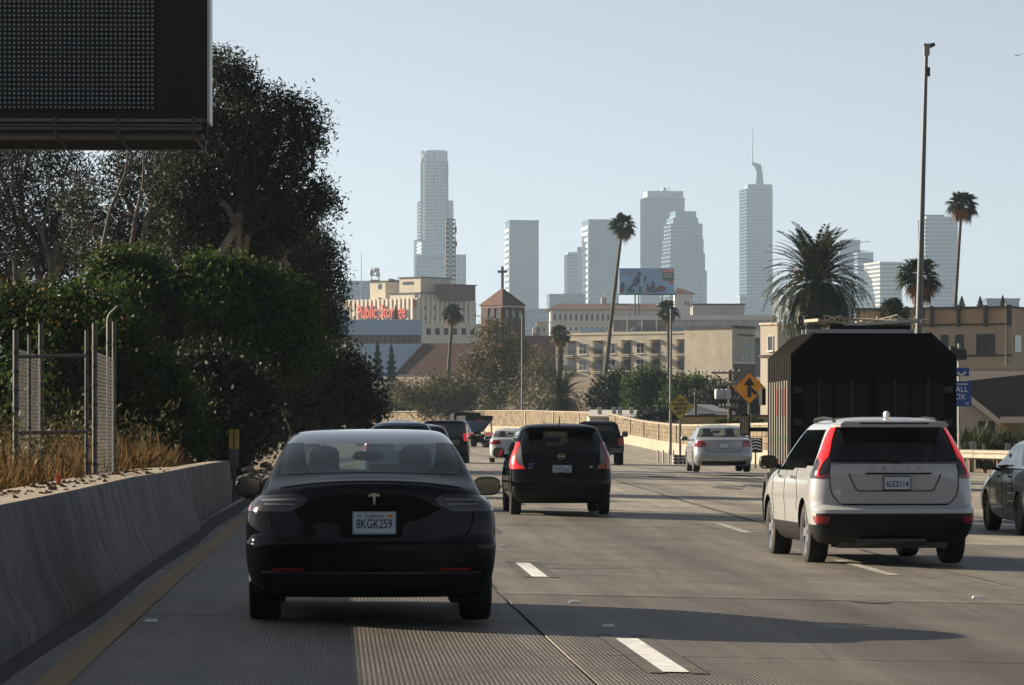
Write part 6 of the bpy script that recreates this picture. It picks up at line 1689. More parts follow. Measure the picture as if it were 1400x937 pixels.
mb = MB(); mb.box(v(906.6), v(921), -0.05, -0.041, q(372.4), q(368)); mb.build("title_bar", pr_, pn)
text_obj("CONAN", 0.7, white_s, pn, (v(914), -0.06, q(370.2)), "poster_lettering", 0.004, width=v(897.5)); text_obj("WITHOUT", 0.62, white_s, pn, (v(914), -0.05, q(374.8)), "poster_lettering", 0.004, width=v(896.5)); text_obj("BORDERS", 0.62, white_s, pn, (v(914), -0.05, q(378)), "poster_lettering", 0.004, width=v(896.5))
text_obj("HEARTFELT and", 0.75, M("print_navy", (0.03, 0.05, 0.2), 0.6), pn, (v(860), -0.02, q(370)), "poster_lettering", 0.004, width=v(908)); text_obj("HUMOROUS", 0.75, M("print_purple", (0.25, 0.04, 0.12), 0.6), pn, (v(859), -0.02, q(374)), "poster_lettering", 0.004, width=v(905))
text_obj("FYC", 0.6, white_s, pn, (v(910), -0.02, q(386.4)), "poster_lettering", 0.004); mb = MB(); mb.box(v(914.5), v(921), -0.03, -0.001, q(388), q(385)); mb.build("title_bar", pr_, pn)
mb = MB(); mb.box(v(844), v(924), -0.8, 0.0, q(403.6), q(402.2)); mb.build("catwalk", dark_steel, t)
for x in (868, 873, 905): mb = MB(); mb.box(v(x), v(x + 1.6), 0.6, 1.0, 0, q(385)); mb.build("leg", dark_steel, t)

# --- storage warehouse with red lettering, stepped cream blocks on its roof
YS_ = 1000.0; th = -0.72
t = thing("storage_warehouse", "fluted cream storage warehouse with big red roofline letters and stepped rooftop blocks", "building", (at(567, YS_), YS_, 12.0), th); q = lambda y: pz(y, YS_) - 12.0
s_ = YS_ / FPX; LF = (567 - 466) * s_ / math.cos(th); LE = (650 - 567) * s_ / abs(math.sin(th))
ul = lambda x: -LF * (567 - x) / (567 - 466); vr = lambda x: LE * (x - 567) / (650 - 567)
Hs = q(409)
mb = MB(); mb.box(-LF, 0, 0, LE, 0, Hs); mb.build("wall", M("warehouse_cream", (0.55, 0.52, 0.46), 0.85, noise=(0.15, 0.1)), t)
fl_m = M("flute_cream", (0.60, 0.56, 0.49), 0.85); tip = M("flute_red", (0.40, 0.10, 0.07), 0.8)
for k in range(17):
    x = 468.5 + 5.9 * k
    mb = MB(); mb.box(ul(x), ul(x + 3.0), -0.55, -0.001, 0, Hs + 0.3); f = mb.build("flute", fl_m, t)
    mb = MB(); mb.slab_y([(ul(x + 3.0) + 0.05, Hs - 1.6), ((ul(x + 3.0) + ul(x + 5.9)) / 2, Hs - 2.4), (ul(x + 5.9) - 0.05, Hs - 1.6), (ul(x + 5.9) - 0.05, Hs - 0.2), (ul(x + 3.0) + 0.05, Hs - 0.2)], -0.10, -0.002); mb.build("tile_panel", tip, f)
for k in range(12):
    x = 568.5 + 6.4 * k
    mb = MB(); mb.box(0.001, 0.55, vr(x), vr(x + 3.2), 0, Hs + 0.3); mb.build("flute", fl_m, t)
    if k % 2: 
        for zz_ in (418, 431): mb = MB(); mb.box(0.0, 0.1, vr(x + 3.4), vr(x + 6.0), q(zz_ + 6), q(zz_)); mb.build("window", win_glass, t)
for x in (483, 499, 515, 530, 548):
    for zz_ in (417, 433): mb = MB(); mb.box(ul(x), ul(x) + 1.6, -0.1, -0.001, q(zz_ + 6), q(zz_)); mb.build("window", win_glass, t)
text_obj("Public Storage", 5.0, red_sign, t, ((ul(489) + ul(557)) / 2, -0.9, q(425.5)), "roof_lettering", extrude=0.12, width=ul(557) - ul(489), bold=0.05)
def roof_block(x0, x1, dep, y0, y1, off, roofy=None, mt=None, side=True):
    mb = MB(); mb.box(ul(x0), ul(x1), off, off + dep, q(y0), q(y1)); b = mb.build("rooftop_block", mt or stucco, t)
    mb = MB(); mb.box(ul(x0) - 0.3, ul(x1) + 0.3, off - 0.3, off + dep + 0.3, q(y1), q(y1 - 1.4)); mb.build("roof_edge", roof_dark, b)
    return b
roof_block(482, 504, 16, 410, 382, 6); roof_block(525, 567, 12, 410, 401, 2.0); roof_block(533, 563, 12, 401, 379, 3.5)
b = roof_block(566, 586, 10, 410, 389, 9, mt=brick)
for (x, y0, y1) in ((494, 392, 385), (494, 409, 404), (538, 388, 384), (543, 388, 384), (548, 388, 384), (560, 407, 402)):
    mb = MB(); mb.box(ul(x), ul(x) + 1.2, 1.9 if y0 > 405 and x > 520 else (3.4 if x > 520 else 5.9), 2.0 if y0 > 405 and x > 520 else (3.5 if x > 520 else 6.0), q(y0), q(y1)); mb.build("window", win_glass, t)
mb = MB(); mb.lathe_z([(1.2, q(382)), (1.2, q(377)), (0.0, q(376))], 10, cx=ul(490), cy=12); mb.box(ul(492), ul(498), 12, 14, q(380.4), q(378)); mb.build("roof_tank", steel, t)

# --- metal-clad low building
YQ = 720.0
t = thing("low_clad_building", "long low metal-clad building coloured in bluish shade, with a brown window band", "building", (at(458, YQ), YQ, 9.0), 0.06); q = lambda y: pz(y, YQ) - 9; v = lambda x: (x - 458) * YQ / FPX
mb = MB(); mb.box(v(430), v(577), 0, 20, 0, q(470)); mb.build("lower_wall", metal_shade_blue, t)
mb = MB(); mb.box(v(430), v(577.5), -0.6, 20, q(458), q(437)); mb.build("upper_wall", metal_shade_blue, t)
mb = MB(); mb.box(v(430), v(576), 0.3, 20, q(470), q(458)); mb.build("window_band", M("band_brown", (0.13, 0.10, 0.07), 0.4, noise=(0.3, 0.4)), t)
for k in range(16): mb = MB(); mb.box(v(440 + 8.6*k), v(440 + 8.6*k) + 0.14, 0.1, 0.299, q(470), q(458)); mb.build("mullion", dark_steel, t)
for k in range(15): mb = MB(); mb.box(v(444 + 9*k), v(444 + 9*k) + 0.10, -0.68, -0.601, q(458), q(437)); mb.build("cladding_rib", metal_shade_blue, t)
for k in range(3): mb = MB(); mb.box(v(430), v(577), -0.66, -0.6005, q(453 - 5.4*k), q(453 - 5.4*k) + 0.06); mb.build("cladding_rib", metal_shade_blue, t)
mb = MB(); mb.box(v(430), v(478), -0.2, 8, q(437), q(424)); mb.build("upper_block", metal_shade_blue, t)
t = thing("cream_annex", "low cream annex with dark doorways behind the thin palm", "building", (at(577, 760), 760, 9.0)); q = lambda y: pz(y, 760) - 9; v = lambda x: (x - 577) * 760 / FPX
mb = MB(); mb.box(0, v(660), 0, 8, 0, q(443)); mb.build("wall", M("annex_cream", (0.5, 0.48, 0.42), 0.85), t)
for k in range(6): mb = MB(); mb.box(v(583 + 12*k), v(589 + 12*k), -0.05, -0.001, q(458), q(449)); mb.build("doorway", roof_dark, t)

# --- brick church
YCH = 640.0
t = thing("brick_church", "brick church with pyramid-roofed tower, tall cross and long red-brown nave roof", "church", (at(687, YCH), YCH, 8.0)); q = lambda y: pz(y, YCH) - 8; v = lambda x: (x - 687) * YCH / FPX
def rot(poly, a): return [(x*math.cos(a) - y*math.sin(a), x*math.sin(a) + y*math.cos(a)) for x, y in poly]
S_ = v(718) / math.sqrt(2) * 1.0
sq = lambda s: rot([(-s, -s), (s, -s), (s, s), (-s, s)], math.radians(45))
mb = MB(); mb.prism(sq(S_ * 0.95), 0, q(421)); mb.build("tower", brick, t)
mb = MB(); mb.prism(sq(S_ * 0.98), q(421), q(418.5)); mb.build("tower_cornice", M("cornice_stone", (0.45, 0.40, 0.34), 0.8), t)
mb = MB(); b = sq(S_ * 1.08); mb.add([(x, y, q(418.4)) for x, y in b] + [(0, 0, q(393.5))], [(3,2,1,0)] + [(i, (i+1) % 4, 4) for i in range(4)]); mb.build("tower_roof", roof_red, t)
cr = M("cross_bronze", (0.10, 0.08, 0.07), 0.5)
mb = MB(); mb.box(-0.22, 0.22, -0.2, 0.2, q(394.5), q(364.5)); mb.box(-0.85, -0.22, -0.19, 0.19, q(373.3), q(370)); mb.box(0.22, 0.85, -0.19, 0.19, q(373.3), q(370)); mb.build("cross", cr, t)
stone = M("cornice_stone", (0.45, 0.4, 0.34))
for sd in (-1, 1):    # arched louvres and corner buttresses on the two seen faces
    for k in (-1, 0, 1):
        a = math.radians(45) * sd; c = S_ * 0.95
        mb = MB(); mb.box(k*1.6 - 0.35, k*1.6 + 0.35, -c - 0.12, -c - 0.001, q(436), q(425)); o = mb.build("louvre", win_glass, t); o.rotation_euler = (0, 0, a)
        mb = MB(); mb.box(k*1.6 + 0.60, k*1.6 + 0.95, -c - 0.30, -c - 0.002, q(470), q(422)); o = mb.build("buttress", brick, t); o.rotation_euler = (0, 0, a)
mb = MB(); r0, r1 = q(468), q(513)
mb.add([(v(578), 8, r0), (v(668), 8, r0), (v(668), -3, r1), (v(541), -3, r1), (v(578), 12, r0), (v(668), 12, r0)], [(3,2,1,0), (0,1,5,4), (0,4,3), (1,2,5), (2,3,4,5)]); mb.build("nave_roof", roof_red, t)
mb = MB(); plank(mb, Vector((v(578), 7.9, r0 + 0.3)), Vector((v(540), -3.1, r1 + 0.2)), 0.5, 0.5); mb.build("gable_edge", M("gable_stone", (0.30, 0.27, 0.24), 0.8), t)
mb = MB(); mb.box(v(543), v(668), -2.4, 10, 0, r1 - 0.05); mb.build("nave_wall", brick, t)
mb = MB(); mb.box(v(541), v(668), -3.05, -2.6, r1 - 0.4, r1 - 0.05); mb.build("eave", stone, t)
for x in (549, 572, 596): mb = MB(); mb.box(v(x), v(x) + 0.9, -2.5, -2.401, q(524), q(517)); mb.build("window", win_glass, t)
mb = MB(); r0 = q(457); r1 = q(505)
mb.add([(v(706), 9, r0), (v(760), 9, r0), (v(760), 1, r1), (v(706), 1, r1), (v(706), 14, r0), (v(760), 14, r0)], [(3,2,1,0), (0,1,5,4), (0,4,3), (1,2,5), (2,3,4,5)]); mb.build("chancel_roof", M("roof_maroon", (0.075, 0.035, 0.032), 0.85, noise=(1.2, 0.3)), t)
mb = MB(); mb.box(v(706), v(760), 1.2, 13, 0, r1 - 0.05); mb.build("chancel_wall", brick, t)
t = thing("small_gabled_house", "tiny pale gabled house among trees left of the church", "house", (at(537, 560), 560, 6)); q = lambda y: pz(y, 560) - 6; v = lambda x: (x - 537) * 560 / FPX
mb = MB(); mb.slab_y([(v(529), 0), (v(546), 0), (v(546), q(528)), (v(537), q(522)), (v(529), q(528))], 0, 5); mb.build("wall", stucco, t)
mb = MB(); mb.add([(v(527), -0.4, q(529.5)), (v(537), -0.4, q(520.5)), (v(548), -0.4, q(529.5)), (v(527), 5, q(529.5)), (v(537), 5, q(520.5)), (v(548), 5, q(529.5))], [(0,1,4,3), (1,2,5,4), (0,3,5,2), (0,2,1), (3,4,5)]); mb.build("roof", frame_w, t)
mb = MB(); mb.box(v(533), v(536), 2, 2.8, q(526), q(516)); mb.build("chimney", brick, t)

# --- low sheds right behind the sound wall
Yz = 300.0
t = thing("flat_roof_shed", "long low building with a flat pale roof just above the tan wall", "building", (at(850, Yz + 40), Yz + 40, 1.5)); q = lambda y: pz(y, Yz + 40) - 1.5; v = lambda x: (x - 850) * (Yz + 40) / FPX
mb = MB(); mb.box(v(806), v(930), 0, 12, 0, q(569)); mb.build("wall", stucco_tan, t)
mb = MB(); mb.add([(v(804), -0.5, q(569)), (v(932), -0.5, q(571)), (v(930), 12, q(560)), (v(810), 12, q(559)), (v(804), -0.5, q(571)), (v(932), -0.5, q(573)), (v(930), 12, q(569)), (v(810), 12, q(569))], [(0,1,2,3), (7,6,5,4), (0,4,5,1), (1,5,6,2), (2,6,7,3), (3,7,4,0)]); mb.build("roof", M("roof_pale", (0.45, 0.43, 0.40), 0.8, noise=(0.8, 0.2)), t)
for x in (818, 838, 846, 862): mb = MB(); mb.box(v(x), v(x) + 0.4, 3, 3.4, q(566), q(556)); mb.build("roof_vent", steel, t)
Yz = 290.0
t = thing("small_white_workshop", "small white workshop with slatted awning below the yellow THRU TRAFFIC sign", "building", (at(955, Yz), Yz, 1.5), -0.35); q = lambda y: pz(y, Yz) - 1.5; v = lambda x: (x - 955) * Yz / FPX
mb = MB(); mb.slab_y([(v(938), 0), (v(980), 0), (v(980), q(563)), (v(948), q(553)), (v(938), q(554))], 0, 5); mb.build("wall", white_wall, t)
mb = MB(); mb.add([(v(947), -0.3, q(552.6)), (v(982), -0.3, q(563)), (v(982), 5, q(563)), (v(947), 5, q(552.6)), (v(947), -0.3, q(553.6)), (v(982), -0.3, q(564)), (v(982), 5, q(564)), (v(947), 5, q(553.6))], [(0,1,2,3), (7,6,5,4), (0,4,5,1), (1,5,6,2), (2,6,7,3), (3,7,4,0)]); mb.build("roof", grey_conc, t)
for k in range(6): mb = MB(); mb.add([(v(953 + 4*k), -0.25, q(571)), (v(955 + 4*k), -0.25, q(571)), (v(958.5 + 4*k), -0.25, q(566)), (v(956.5 + 4*k), -0.25, q(566)), (v(953 + 4*k), 0, q(571)), (v(955 + 4*k), 0, q(571)), (v(958.5 + 4*k), 0, q(566)), (v(956.5 + 4*k), 0, q(566))], [(0,1,2,3), (7,6,5,4), (0,4,5,1), (1,5,6,2), (2,6,7,3), (3,7,4,0)]); mb.build("awning_slat", roof_brown, t)
mb = MB(); mb.box(v(930), v(941), 0.5, 4, 0, q(556)); mb.build("side_wall", white_wall, t)
Yz = 250.0
t = thing("ochre_wall", "low sunlit ochre garden wall with a red-brown coping near the utility pole", "wall", (at(990, Yz), Yz, 1.0), -0.30); q = lambda y: pz(y, Yz) - 1; v = lambda x: (x - 990) * Yz / FPX
mb = MB(); mb.box(v(930), v(1060), 0, 0.3, 0, q(570)); mb.build("wall", M("ochre", (0.52, 0.34, 0.14), 0.9, noise=(1, 0.2)), t); mb = MB(); mb.box(v(930), v(1060), -0.08, 0.38, q(570), q(567.5)); mb.build("coping", roof_red, t)

# --- lattice radio mast
YT_ = 1100.0
t = thing("radio_mast", "dark lattice radio mast standing before the round skyscraper", "mast", (at(616, YT_), YT_, 12)); q = lambda y: pz(y, YT_) - 12; w0 = 6.0 * YT_ / FPX
mast = M("mast_grey", (0.12, 0.12, 0.13), 0.6)
corners = [(-w0, -w0*0.5), (w0, -w0*0.5), (w0, w0*0.8), (-w0, w0*0.8)]
for cx, cy in corners: mb = MB(); mb.tube([(cx, cy, 0), (cx, cy, q(300))], 0.17, 4); mb.build("leg", mast, t)
mb = MB(); n = 22; zt0 = q(440)
for k in range(n):
    z0 = zt0 + (q(300) - zt0) * k / n; z1 = zt0 + (q(300) - zt0) * (k + 1) / n
    for i in range(4):
        a, b = corners[i], corners[(i+1) % 4]
        mb.tube([(a[0], a[1], z0), (b[0], b[1], z1)], 0.09, 3, cap=False); mb.tube([(b[0], b[1], z0), (a[0], a[1], z1)], 0.09, 3, cap=False); mb.tube([(a[0], a[1], z1), (b[0], b[1], z1)], 0.09, 3, cap=False)
tag(mb.build("lattice", mast, t), kind="stuff")
for (dx, y, h) in ((7.5, 310, 9), (8, 330, 7), (-7, 352, 6), (7.5, 395, 8)): mb = MB(); mb.tube([(dx*YT_/FPX, 0, q(y + h)), (dx*YT_/FPX, 0, q(y))], 0.22, 5); mb.tube([(dx*YT_/FPX*0.75, 0, q(y + h/2)), (dx*YT_/FPX, 0, q(y + h/2))], 0.08, 4); mb.build("antenna", mast, t)
# ---------------------------------------------------------------- downtown skyline, kilometres off
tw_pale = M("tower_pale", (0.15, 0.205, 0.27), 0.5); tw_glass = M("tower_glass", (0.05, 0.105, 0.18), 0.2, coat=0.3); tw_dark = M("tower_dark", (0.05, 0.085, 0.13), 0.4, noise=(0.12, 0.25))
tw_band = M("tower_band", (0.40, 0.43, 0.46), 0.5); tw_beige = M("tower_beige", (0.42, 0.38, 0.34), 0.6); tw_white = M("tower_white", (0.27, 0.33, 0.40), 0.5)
BASE = 8.0
def rect(x0, x1, dep, yaw, D):
    """footprint seen between pixel columns x0..x1 at distance D, turned so that its left flank shows."""
    w = (x1 - x0) * D / FPX
    L = (w - dep * math.sin(yaw)) / math.cos(yaw)
    c = (px(x0, D) + dep * math.sin(yaw), D)     # near left corner
    ca, sa = math.cos(yaw), math.sin(yaw)
    # front runs along (ca, sa) so its right end recedes; flank along (-sa, ca)
    return [c, (c[0] + L*ca, c[1] + L*sa), (c[0] + L*ca - dep*sa, c[1] + L*sa + dep*ca), (c[0] - dep*sa, c[1] + dep*ca)]
def grow(poly, e):
    cx = sum(p[0] for p in poly) / len(poly); cy = sum(p[1] for p in poly) / len(poly)
    out = []
    for x, y in poly:
        d = math.hypot(x - cx, y - cy); out.append((cx + (x - cx) * (d + e) / d, cy + (y - cy) * (d + e) / d))
    return out
def tower_body(t, poly, z0, z1, core, band, floor=4.0, frac=0.45, fins=0.0, fin_mat=None, e=0.5, name="shaft"):
    o = t.location
    loc = [(x - o.x, y - o.y) for x, y in poly]
    mb = MB(); mb.prism(loc, z0, z1); sh = mb.build(name, core, t)
    if floor:
        mb = MB(); g = grow(loc, e); n = max(1, int((z1 - z0) / floor))
        for k in range(n):
            z = z0 + (z1 - z0) * k / n; mb.prism(g, z, z + floor * frac)
        tag(mb.build("floor_bands", band, sh), kind="stuff")
    if fins:
        mb = MB(); n = len(loc); g = grow(loc, e + 0.3)
        for i in range(n):
            a = Vector((*g[i], 0)); b = Vector((*g[(i+1) % n], 0)); L = (b - a).length
            k = max(1, int(L / fins))
            for j in range(k + 1):
                p = a + (b - a) * (j / k); mb.prism([(p.x - 0.5, p.y - 0.5), (p.x + 0.5, p.y - 0.5), (p.x + 0.5, p.y + 0.5), (p.x - 0.5, p.y + 0.5)], z0, z1)
        tag(mb.build("fins", fin_mat or band, sh), kind="stuff")
    return sh
def tower(name, label, x, D): return thing(name, label, "skyscraper", (px(x, D), D, 0), 0, "downtown skyscrapers in the haze")
Z = lambda y, D: pz(y, D)
def disc(x, D, r_px, n=24, cy=0):
    r = r_px * D / FPX; return [(px(x, D) + r*math.cos(2*math.pi*k/n), D + cy + r*math.sin(2*math.pi*k/n)) for k in range(n)]
# round-crowned tallest tower
D = 4400
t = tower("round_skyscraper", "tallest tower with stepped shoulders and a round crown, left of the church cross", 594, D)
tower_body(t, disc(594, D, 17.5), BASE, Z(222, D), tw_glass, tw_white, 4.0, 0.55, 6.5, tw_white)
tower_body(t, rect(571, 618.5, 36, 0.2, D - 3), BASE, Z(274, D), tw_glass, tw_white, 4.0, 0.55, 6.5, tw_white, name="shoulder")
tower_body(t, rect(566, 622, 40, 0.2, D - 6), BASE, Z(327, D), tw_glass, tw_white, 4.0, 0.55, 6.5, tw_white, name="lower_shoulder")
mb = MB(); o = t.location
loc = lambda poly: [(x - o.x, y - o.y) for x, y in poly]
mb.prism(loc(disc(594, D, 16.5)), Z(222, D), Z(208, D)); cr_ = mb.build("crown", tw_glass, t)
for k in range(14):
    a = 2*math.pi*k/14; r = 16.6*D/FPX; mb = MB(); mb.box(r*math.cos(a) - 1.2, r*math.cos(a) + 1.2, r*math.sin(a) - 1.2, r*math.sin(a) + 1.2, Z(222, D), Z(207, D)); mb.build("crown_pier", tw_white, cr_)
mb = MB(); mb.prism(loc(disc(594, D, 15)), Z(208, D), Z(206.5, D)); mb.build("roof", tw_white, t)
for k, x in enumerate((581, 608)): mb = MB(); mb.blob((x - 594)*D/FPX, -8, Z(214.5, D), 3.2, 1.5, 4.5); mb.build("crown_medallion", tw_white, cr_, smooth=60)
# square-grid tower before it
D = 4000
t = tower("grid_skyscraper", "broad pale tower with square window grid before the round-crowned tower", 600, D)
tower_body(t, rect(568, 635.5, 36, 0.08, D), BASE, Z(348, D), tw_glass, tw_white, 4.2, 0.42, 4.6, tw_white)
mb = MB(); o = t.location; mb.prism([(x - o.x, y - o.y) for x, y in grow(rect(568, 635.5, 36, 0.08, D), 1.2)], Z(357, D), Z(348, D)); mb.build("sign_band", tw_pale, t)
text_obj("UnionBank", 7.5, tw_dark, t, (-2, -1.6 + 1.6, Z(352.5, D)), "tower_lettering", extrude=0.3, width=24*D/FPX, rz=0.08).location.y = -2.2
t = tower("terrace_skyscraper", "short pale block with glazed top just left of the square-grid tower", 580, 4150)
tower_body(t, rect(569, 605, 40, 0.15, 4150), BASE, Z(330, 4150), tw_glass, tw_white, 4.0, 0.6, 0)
# dark slab with lit louvred flank
def slab(name, label, x0, x1, top, D, core, band, dep=40, yaw=0.14, floor=4.0, frac=0.35, fins=0, cap=3, capm=None, flank=False):
    t = tower(name, label, (x0 + x1)/2, D); poly = rect(x0, x1, dep, yaw, D)
    sh = tower_body(t, poly, BASE, Z(top + cap, D), core, band, 0 if flank else floor, frac, fins)
    if flank:   # spandrels on the flank, shallow window ribs on the broad face
        o = t.location; a = Vector((poly[0][0] - o.x, poly[0][1] - o.y, 0)); b = Vector((poly[3][0] - o.x, poly[3][1] - o.y, 0)); c = Vector((poly[1][0] - o.x, poly[1][1] - o.y, 0))
        nl = Vector((-(b - a).y, (b - a).x, 0)).normalized(); u = (b - a).normalized(); f_ = (c - a).normalized()
        mb = MB(); m2 = MB(); n = int((Z(top + cap, D) - BASE) / floor)
        for k in range(n):
            z = BASE + floor * k; q = [a + u*1.0 + nl*0.0, a + u*1.0 + nl*1.0, b - u*1.0 + nl*1.0, b - u*1.0]
            q = q if (q[1]-q[0]).cross(q[2]-q[1]).z > 0 else q[::-1]
            mb.prism([(p.x, p.y) for p in q], z, z + floor * 0.55)
            nf = -u; q = [a + f_*1.0, a + f_*1.0 + nf*0.25, c - f_*1.0 + nf*0.25, c - f_*1.0]; q = q if (q[1]-q[0]).cross(q[2]-q[1]).z > 0 else q[::-1]
            m2.prism([(p.x, p.y) for p in q], z, z + floor * 0.4)
        tag(mb.build("flank_bands", band, sh), kind="stuff"); tag(m2.build("face_bands", M("tower_face_rib", (0.054, 0.09, 0.136), 0.4), sh), kind="stuff")
    mb = MB(); o = t.location; mb.prism([(x - o.x, y - o.y) for x, y in grow(poly, 0.9)], Z(top + cap, D), Z(top, D)); mb.build("roof_band", capm or band, t)
    return t
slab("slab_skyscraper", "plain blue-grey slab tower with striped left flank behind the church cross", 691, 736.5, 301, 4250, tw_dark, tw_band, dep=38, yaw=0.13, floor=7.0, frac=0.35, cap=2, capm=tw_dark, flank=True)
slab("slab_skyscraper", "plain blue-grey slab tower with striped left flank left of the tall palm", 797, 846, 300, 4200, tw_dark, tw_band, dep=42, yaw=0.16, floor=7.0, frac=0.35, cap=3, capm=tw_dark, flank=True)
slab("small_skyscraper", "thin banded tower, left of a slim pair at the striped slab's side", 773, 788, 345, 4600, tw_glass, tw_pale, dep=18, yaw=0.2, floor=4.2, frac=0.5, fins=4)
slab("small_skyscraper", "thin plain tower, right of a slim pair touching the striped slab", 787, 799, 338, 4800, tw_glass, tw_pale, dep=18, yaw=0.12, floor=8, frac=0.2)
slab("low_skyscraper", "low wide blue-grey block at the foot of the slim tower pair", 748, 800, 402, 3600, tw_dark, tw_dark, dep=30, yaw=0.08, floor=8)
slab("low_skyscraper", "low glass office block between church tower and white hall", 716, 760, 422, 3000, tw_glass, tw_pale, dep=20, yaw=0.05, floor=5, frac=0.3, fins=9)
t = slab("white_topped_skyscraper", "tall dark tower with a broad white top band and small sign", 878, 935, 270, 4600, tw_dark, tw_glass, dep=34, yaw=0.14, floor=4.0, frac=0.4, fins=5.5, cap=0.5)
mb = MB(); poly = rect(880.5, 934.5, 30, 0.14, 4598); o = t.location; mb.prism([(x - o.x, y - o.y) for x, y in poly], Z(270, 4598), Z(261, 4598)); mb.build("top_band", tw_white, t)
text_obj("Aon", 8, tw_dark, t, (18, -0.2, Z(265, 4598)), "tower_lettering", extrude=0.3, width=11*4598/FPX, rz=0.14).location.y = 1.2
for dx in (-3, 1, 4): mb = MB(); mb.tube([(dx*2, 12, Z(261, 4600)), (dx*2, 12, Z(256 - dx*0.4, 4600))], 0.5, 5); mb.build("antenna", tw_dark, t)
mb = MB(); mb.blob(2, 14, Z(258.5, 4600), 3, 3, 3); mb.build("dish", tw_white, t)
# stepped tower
D = 4100
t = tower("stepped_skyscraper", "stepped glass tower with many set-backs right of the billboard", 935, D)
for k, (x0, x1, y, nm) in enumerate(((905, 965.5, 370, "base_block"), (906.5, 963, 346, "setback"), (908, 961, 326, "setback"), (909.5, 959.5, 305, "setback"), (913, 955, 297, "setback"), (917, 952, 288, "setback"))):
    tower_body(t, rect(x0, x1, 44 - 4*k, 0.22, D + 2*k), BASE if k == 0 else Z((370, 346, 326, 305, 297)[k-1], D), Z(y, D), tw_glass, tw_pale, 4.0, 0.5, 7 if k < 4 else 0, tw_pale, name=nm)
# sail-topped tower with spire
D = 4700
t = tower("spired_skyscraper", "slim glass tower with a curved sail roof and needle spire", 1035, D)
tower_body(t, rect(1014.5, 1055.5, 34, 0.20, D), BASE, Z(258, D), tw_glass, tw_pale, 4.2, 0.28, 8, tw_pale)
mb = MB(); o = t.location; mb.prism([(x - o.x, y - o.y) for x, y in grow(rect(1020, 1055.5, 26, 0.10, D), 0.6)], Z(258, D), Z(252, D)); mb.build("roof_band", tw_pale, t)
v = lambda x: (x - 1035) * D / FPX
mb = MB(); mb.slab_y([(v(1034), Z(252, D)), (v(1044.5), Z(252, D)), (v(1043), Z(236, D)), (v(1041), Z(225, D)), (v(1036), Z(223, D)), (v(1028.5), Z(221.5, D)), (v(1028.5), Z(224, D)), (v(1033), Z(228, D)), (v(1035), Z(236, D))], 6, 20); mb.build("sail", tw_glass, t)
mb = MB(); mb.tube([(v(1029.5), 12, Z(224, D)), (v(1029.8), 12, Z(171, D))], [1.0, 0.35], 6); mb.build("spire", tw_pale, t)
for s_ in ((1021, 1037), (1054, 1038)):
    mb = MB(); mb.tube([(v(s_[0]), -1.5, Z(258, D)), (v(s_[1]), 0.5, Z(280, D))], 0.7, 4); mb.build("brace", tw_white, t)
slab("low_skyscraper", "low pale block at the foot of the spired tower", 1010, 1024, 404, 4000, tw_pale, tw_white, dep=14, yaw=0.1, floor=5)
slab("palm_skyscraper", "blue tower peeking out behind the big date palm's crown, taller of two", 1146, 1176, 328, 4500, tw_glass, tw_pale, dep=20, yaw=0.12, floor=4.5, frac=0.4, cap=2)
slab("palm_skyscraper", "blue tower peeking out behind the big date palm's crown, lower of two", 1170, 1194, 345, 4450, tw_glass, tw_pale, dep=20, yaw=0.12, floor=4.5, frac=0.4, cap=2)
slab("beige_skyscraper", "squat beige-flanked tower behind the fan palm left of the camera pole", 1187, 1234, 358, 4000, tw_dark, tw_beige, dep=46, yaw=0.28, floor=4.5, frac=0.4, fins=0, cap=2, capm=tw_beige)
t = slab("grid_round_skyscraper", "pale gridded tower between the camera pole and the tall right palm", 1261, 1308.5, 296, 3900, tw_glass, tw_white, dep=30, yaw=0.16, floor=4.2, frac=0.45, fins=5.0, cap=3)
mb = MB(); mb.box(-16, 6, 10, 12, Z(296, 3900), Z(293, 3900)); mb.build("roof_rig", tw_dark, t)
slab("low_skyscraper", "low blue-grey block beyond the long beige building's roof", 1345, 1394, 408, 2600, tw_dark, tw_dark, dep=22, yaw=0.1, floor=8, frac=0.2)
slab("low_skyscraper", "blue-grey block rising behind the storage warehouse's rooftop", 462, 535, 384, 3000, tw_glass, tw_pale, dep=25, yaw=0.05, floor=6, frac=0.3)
t = thing("microwave_tower", "small steel antenna tower above the storage warehouse roof", "mast", (px(513, 1300), 1300, 10)); q = lambda y: pz(y, 1300) - 10
mb = MB(); 
for sx in (-1, 1):
    for sy in (-1, 1): mb.tube([(sx*1.6, sy*1.6, q(400)), (sx*1.0, sy*1.0, q(366))], 0.16, 4)
for k in range(5):
    z = q(398 - 7*k)
    mb.box(-1.7, 1.7, -1.7, 1.7, z, z + 0.25)
mb.build("frame", pole_grey, t)
for (x, y) in ((-1.2, 373), (1.0, 376), (0.2, 370)): mb = MB(); mb.blob(x, -1.9, q(y), 0.9, 0.35, 0.9); mb.build("dish", frame_w, t, smooth=60)
mb = MB(); mb.box(-2.0, 2.0, -2, 2, 0, q(398)); mb.build("base", tw_pale, t)
t = thing("thin_mast", "needle-thin radio mast left of the small antenna tower", "mast", (px(494, 1200), 1200, 10)); mb = MB(); mb.tube([(0, 0, 0), (0, 0, pz(346, 1200) - 10)], [0.25, 0.1], 5); mb.build("shaft", pole_grey, t)
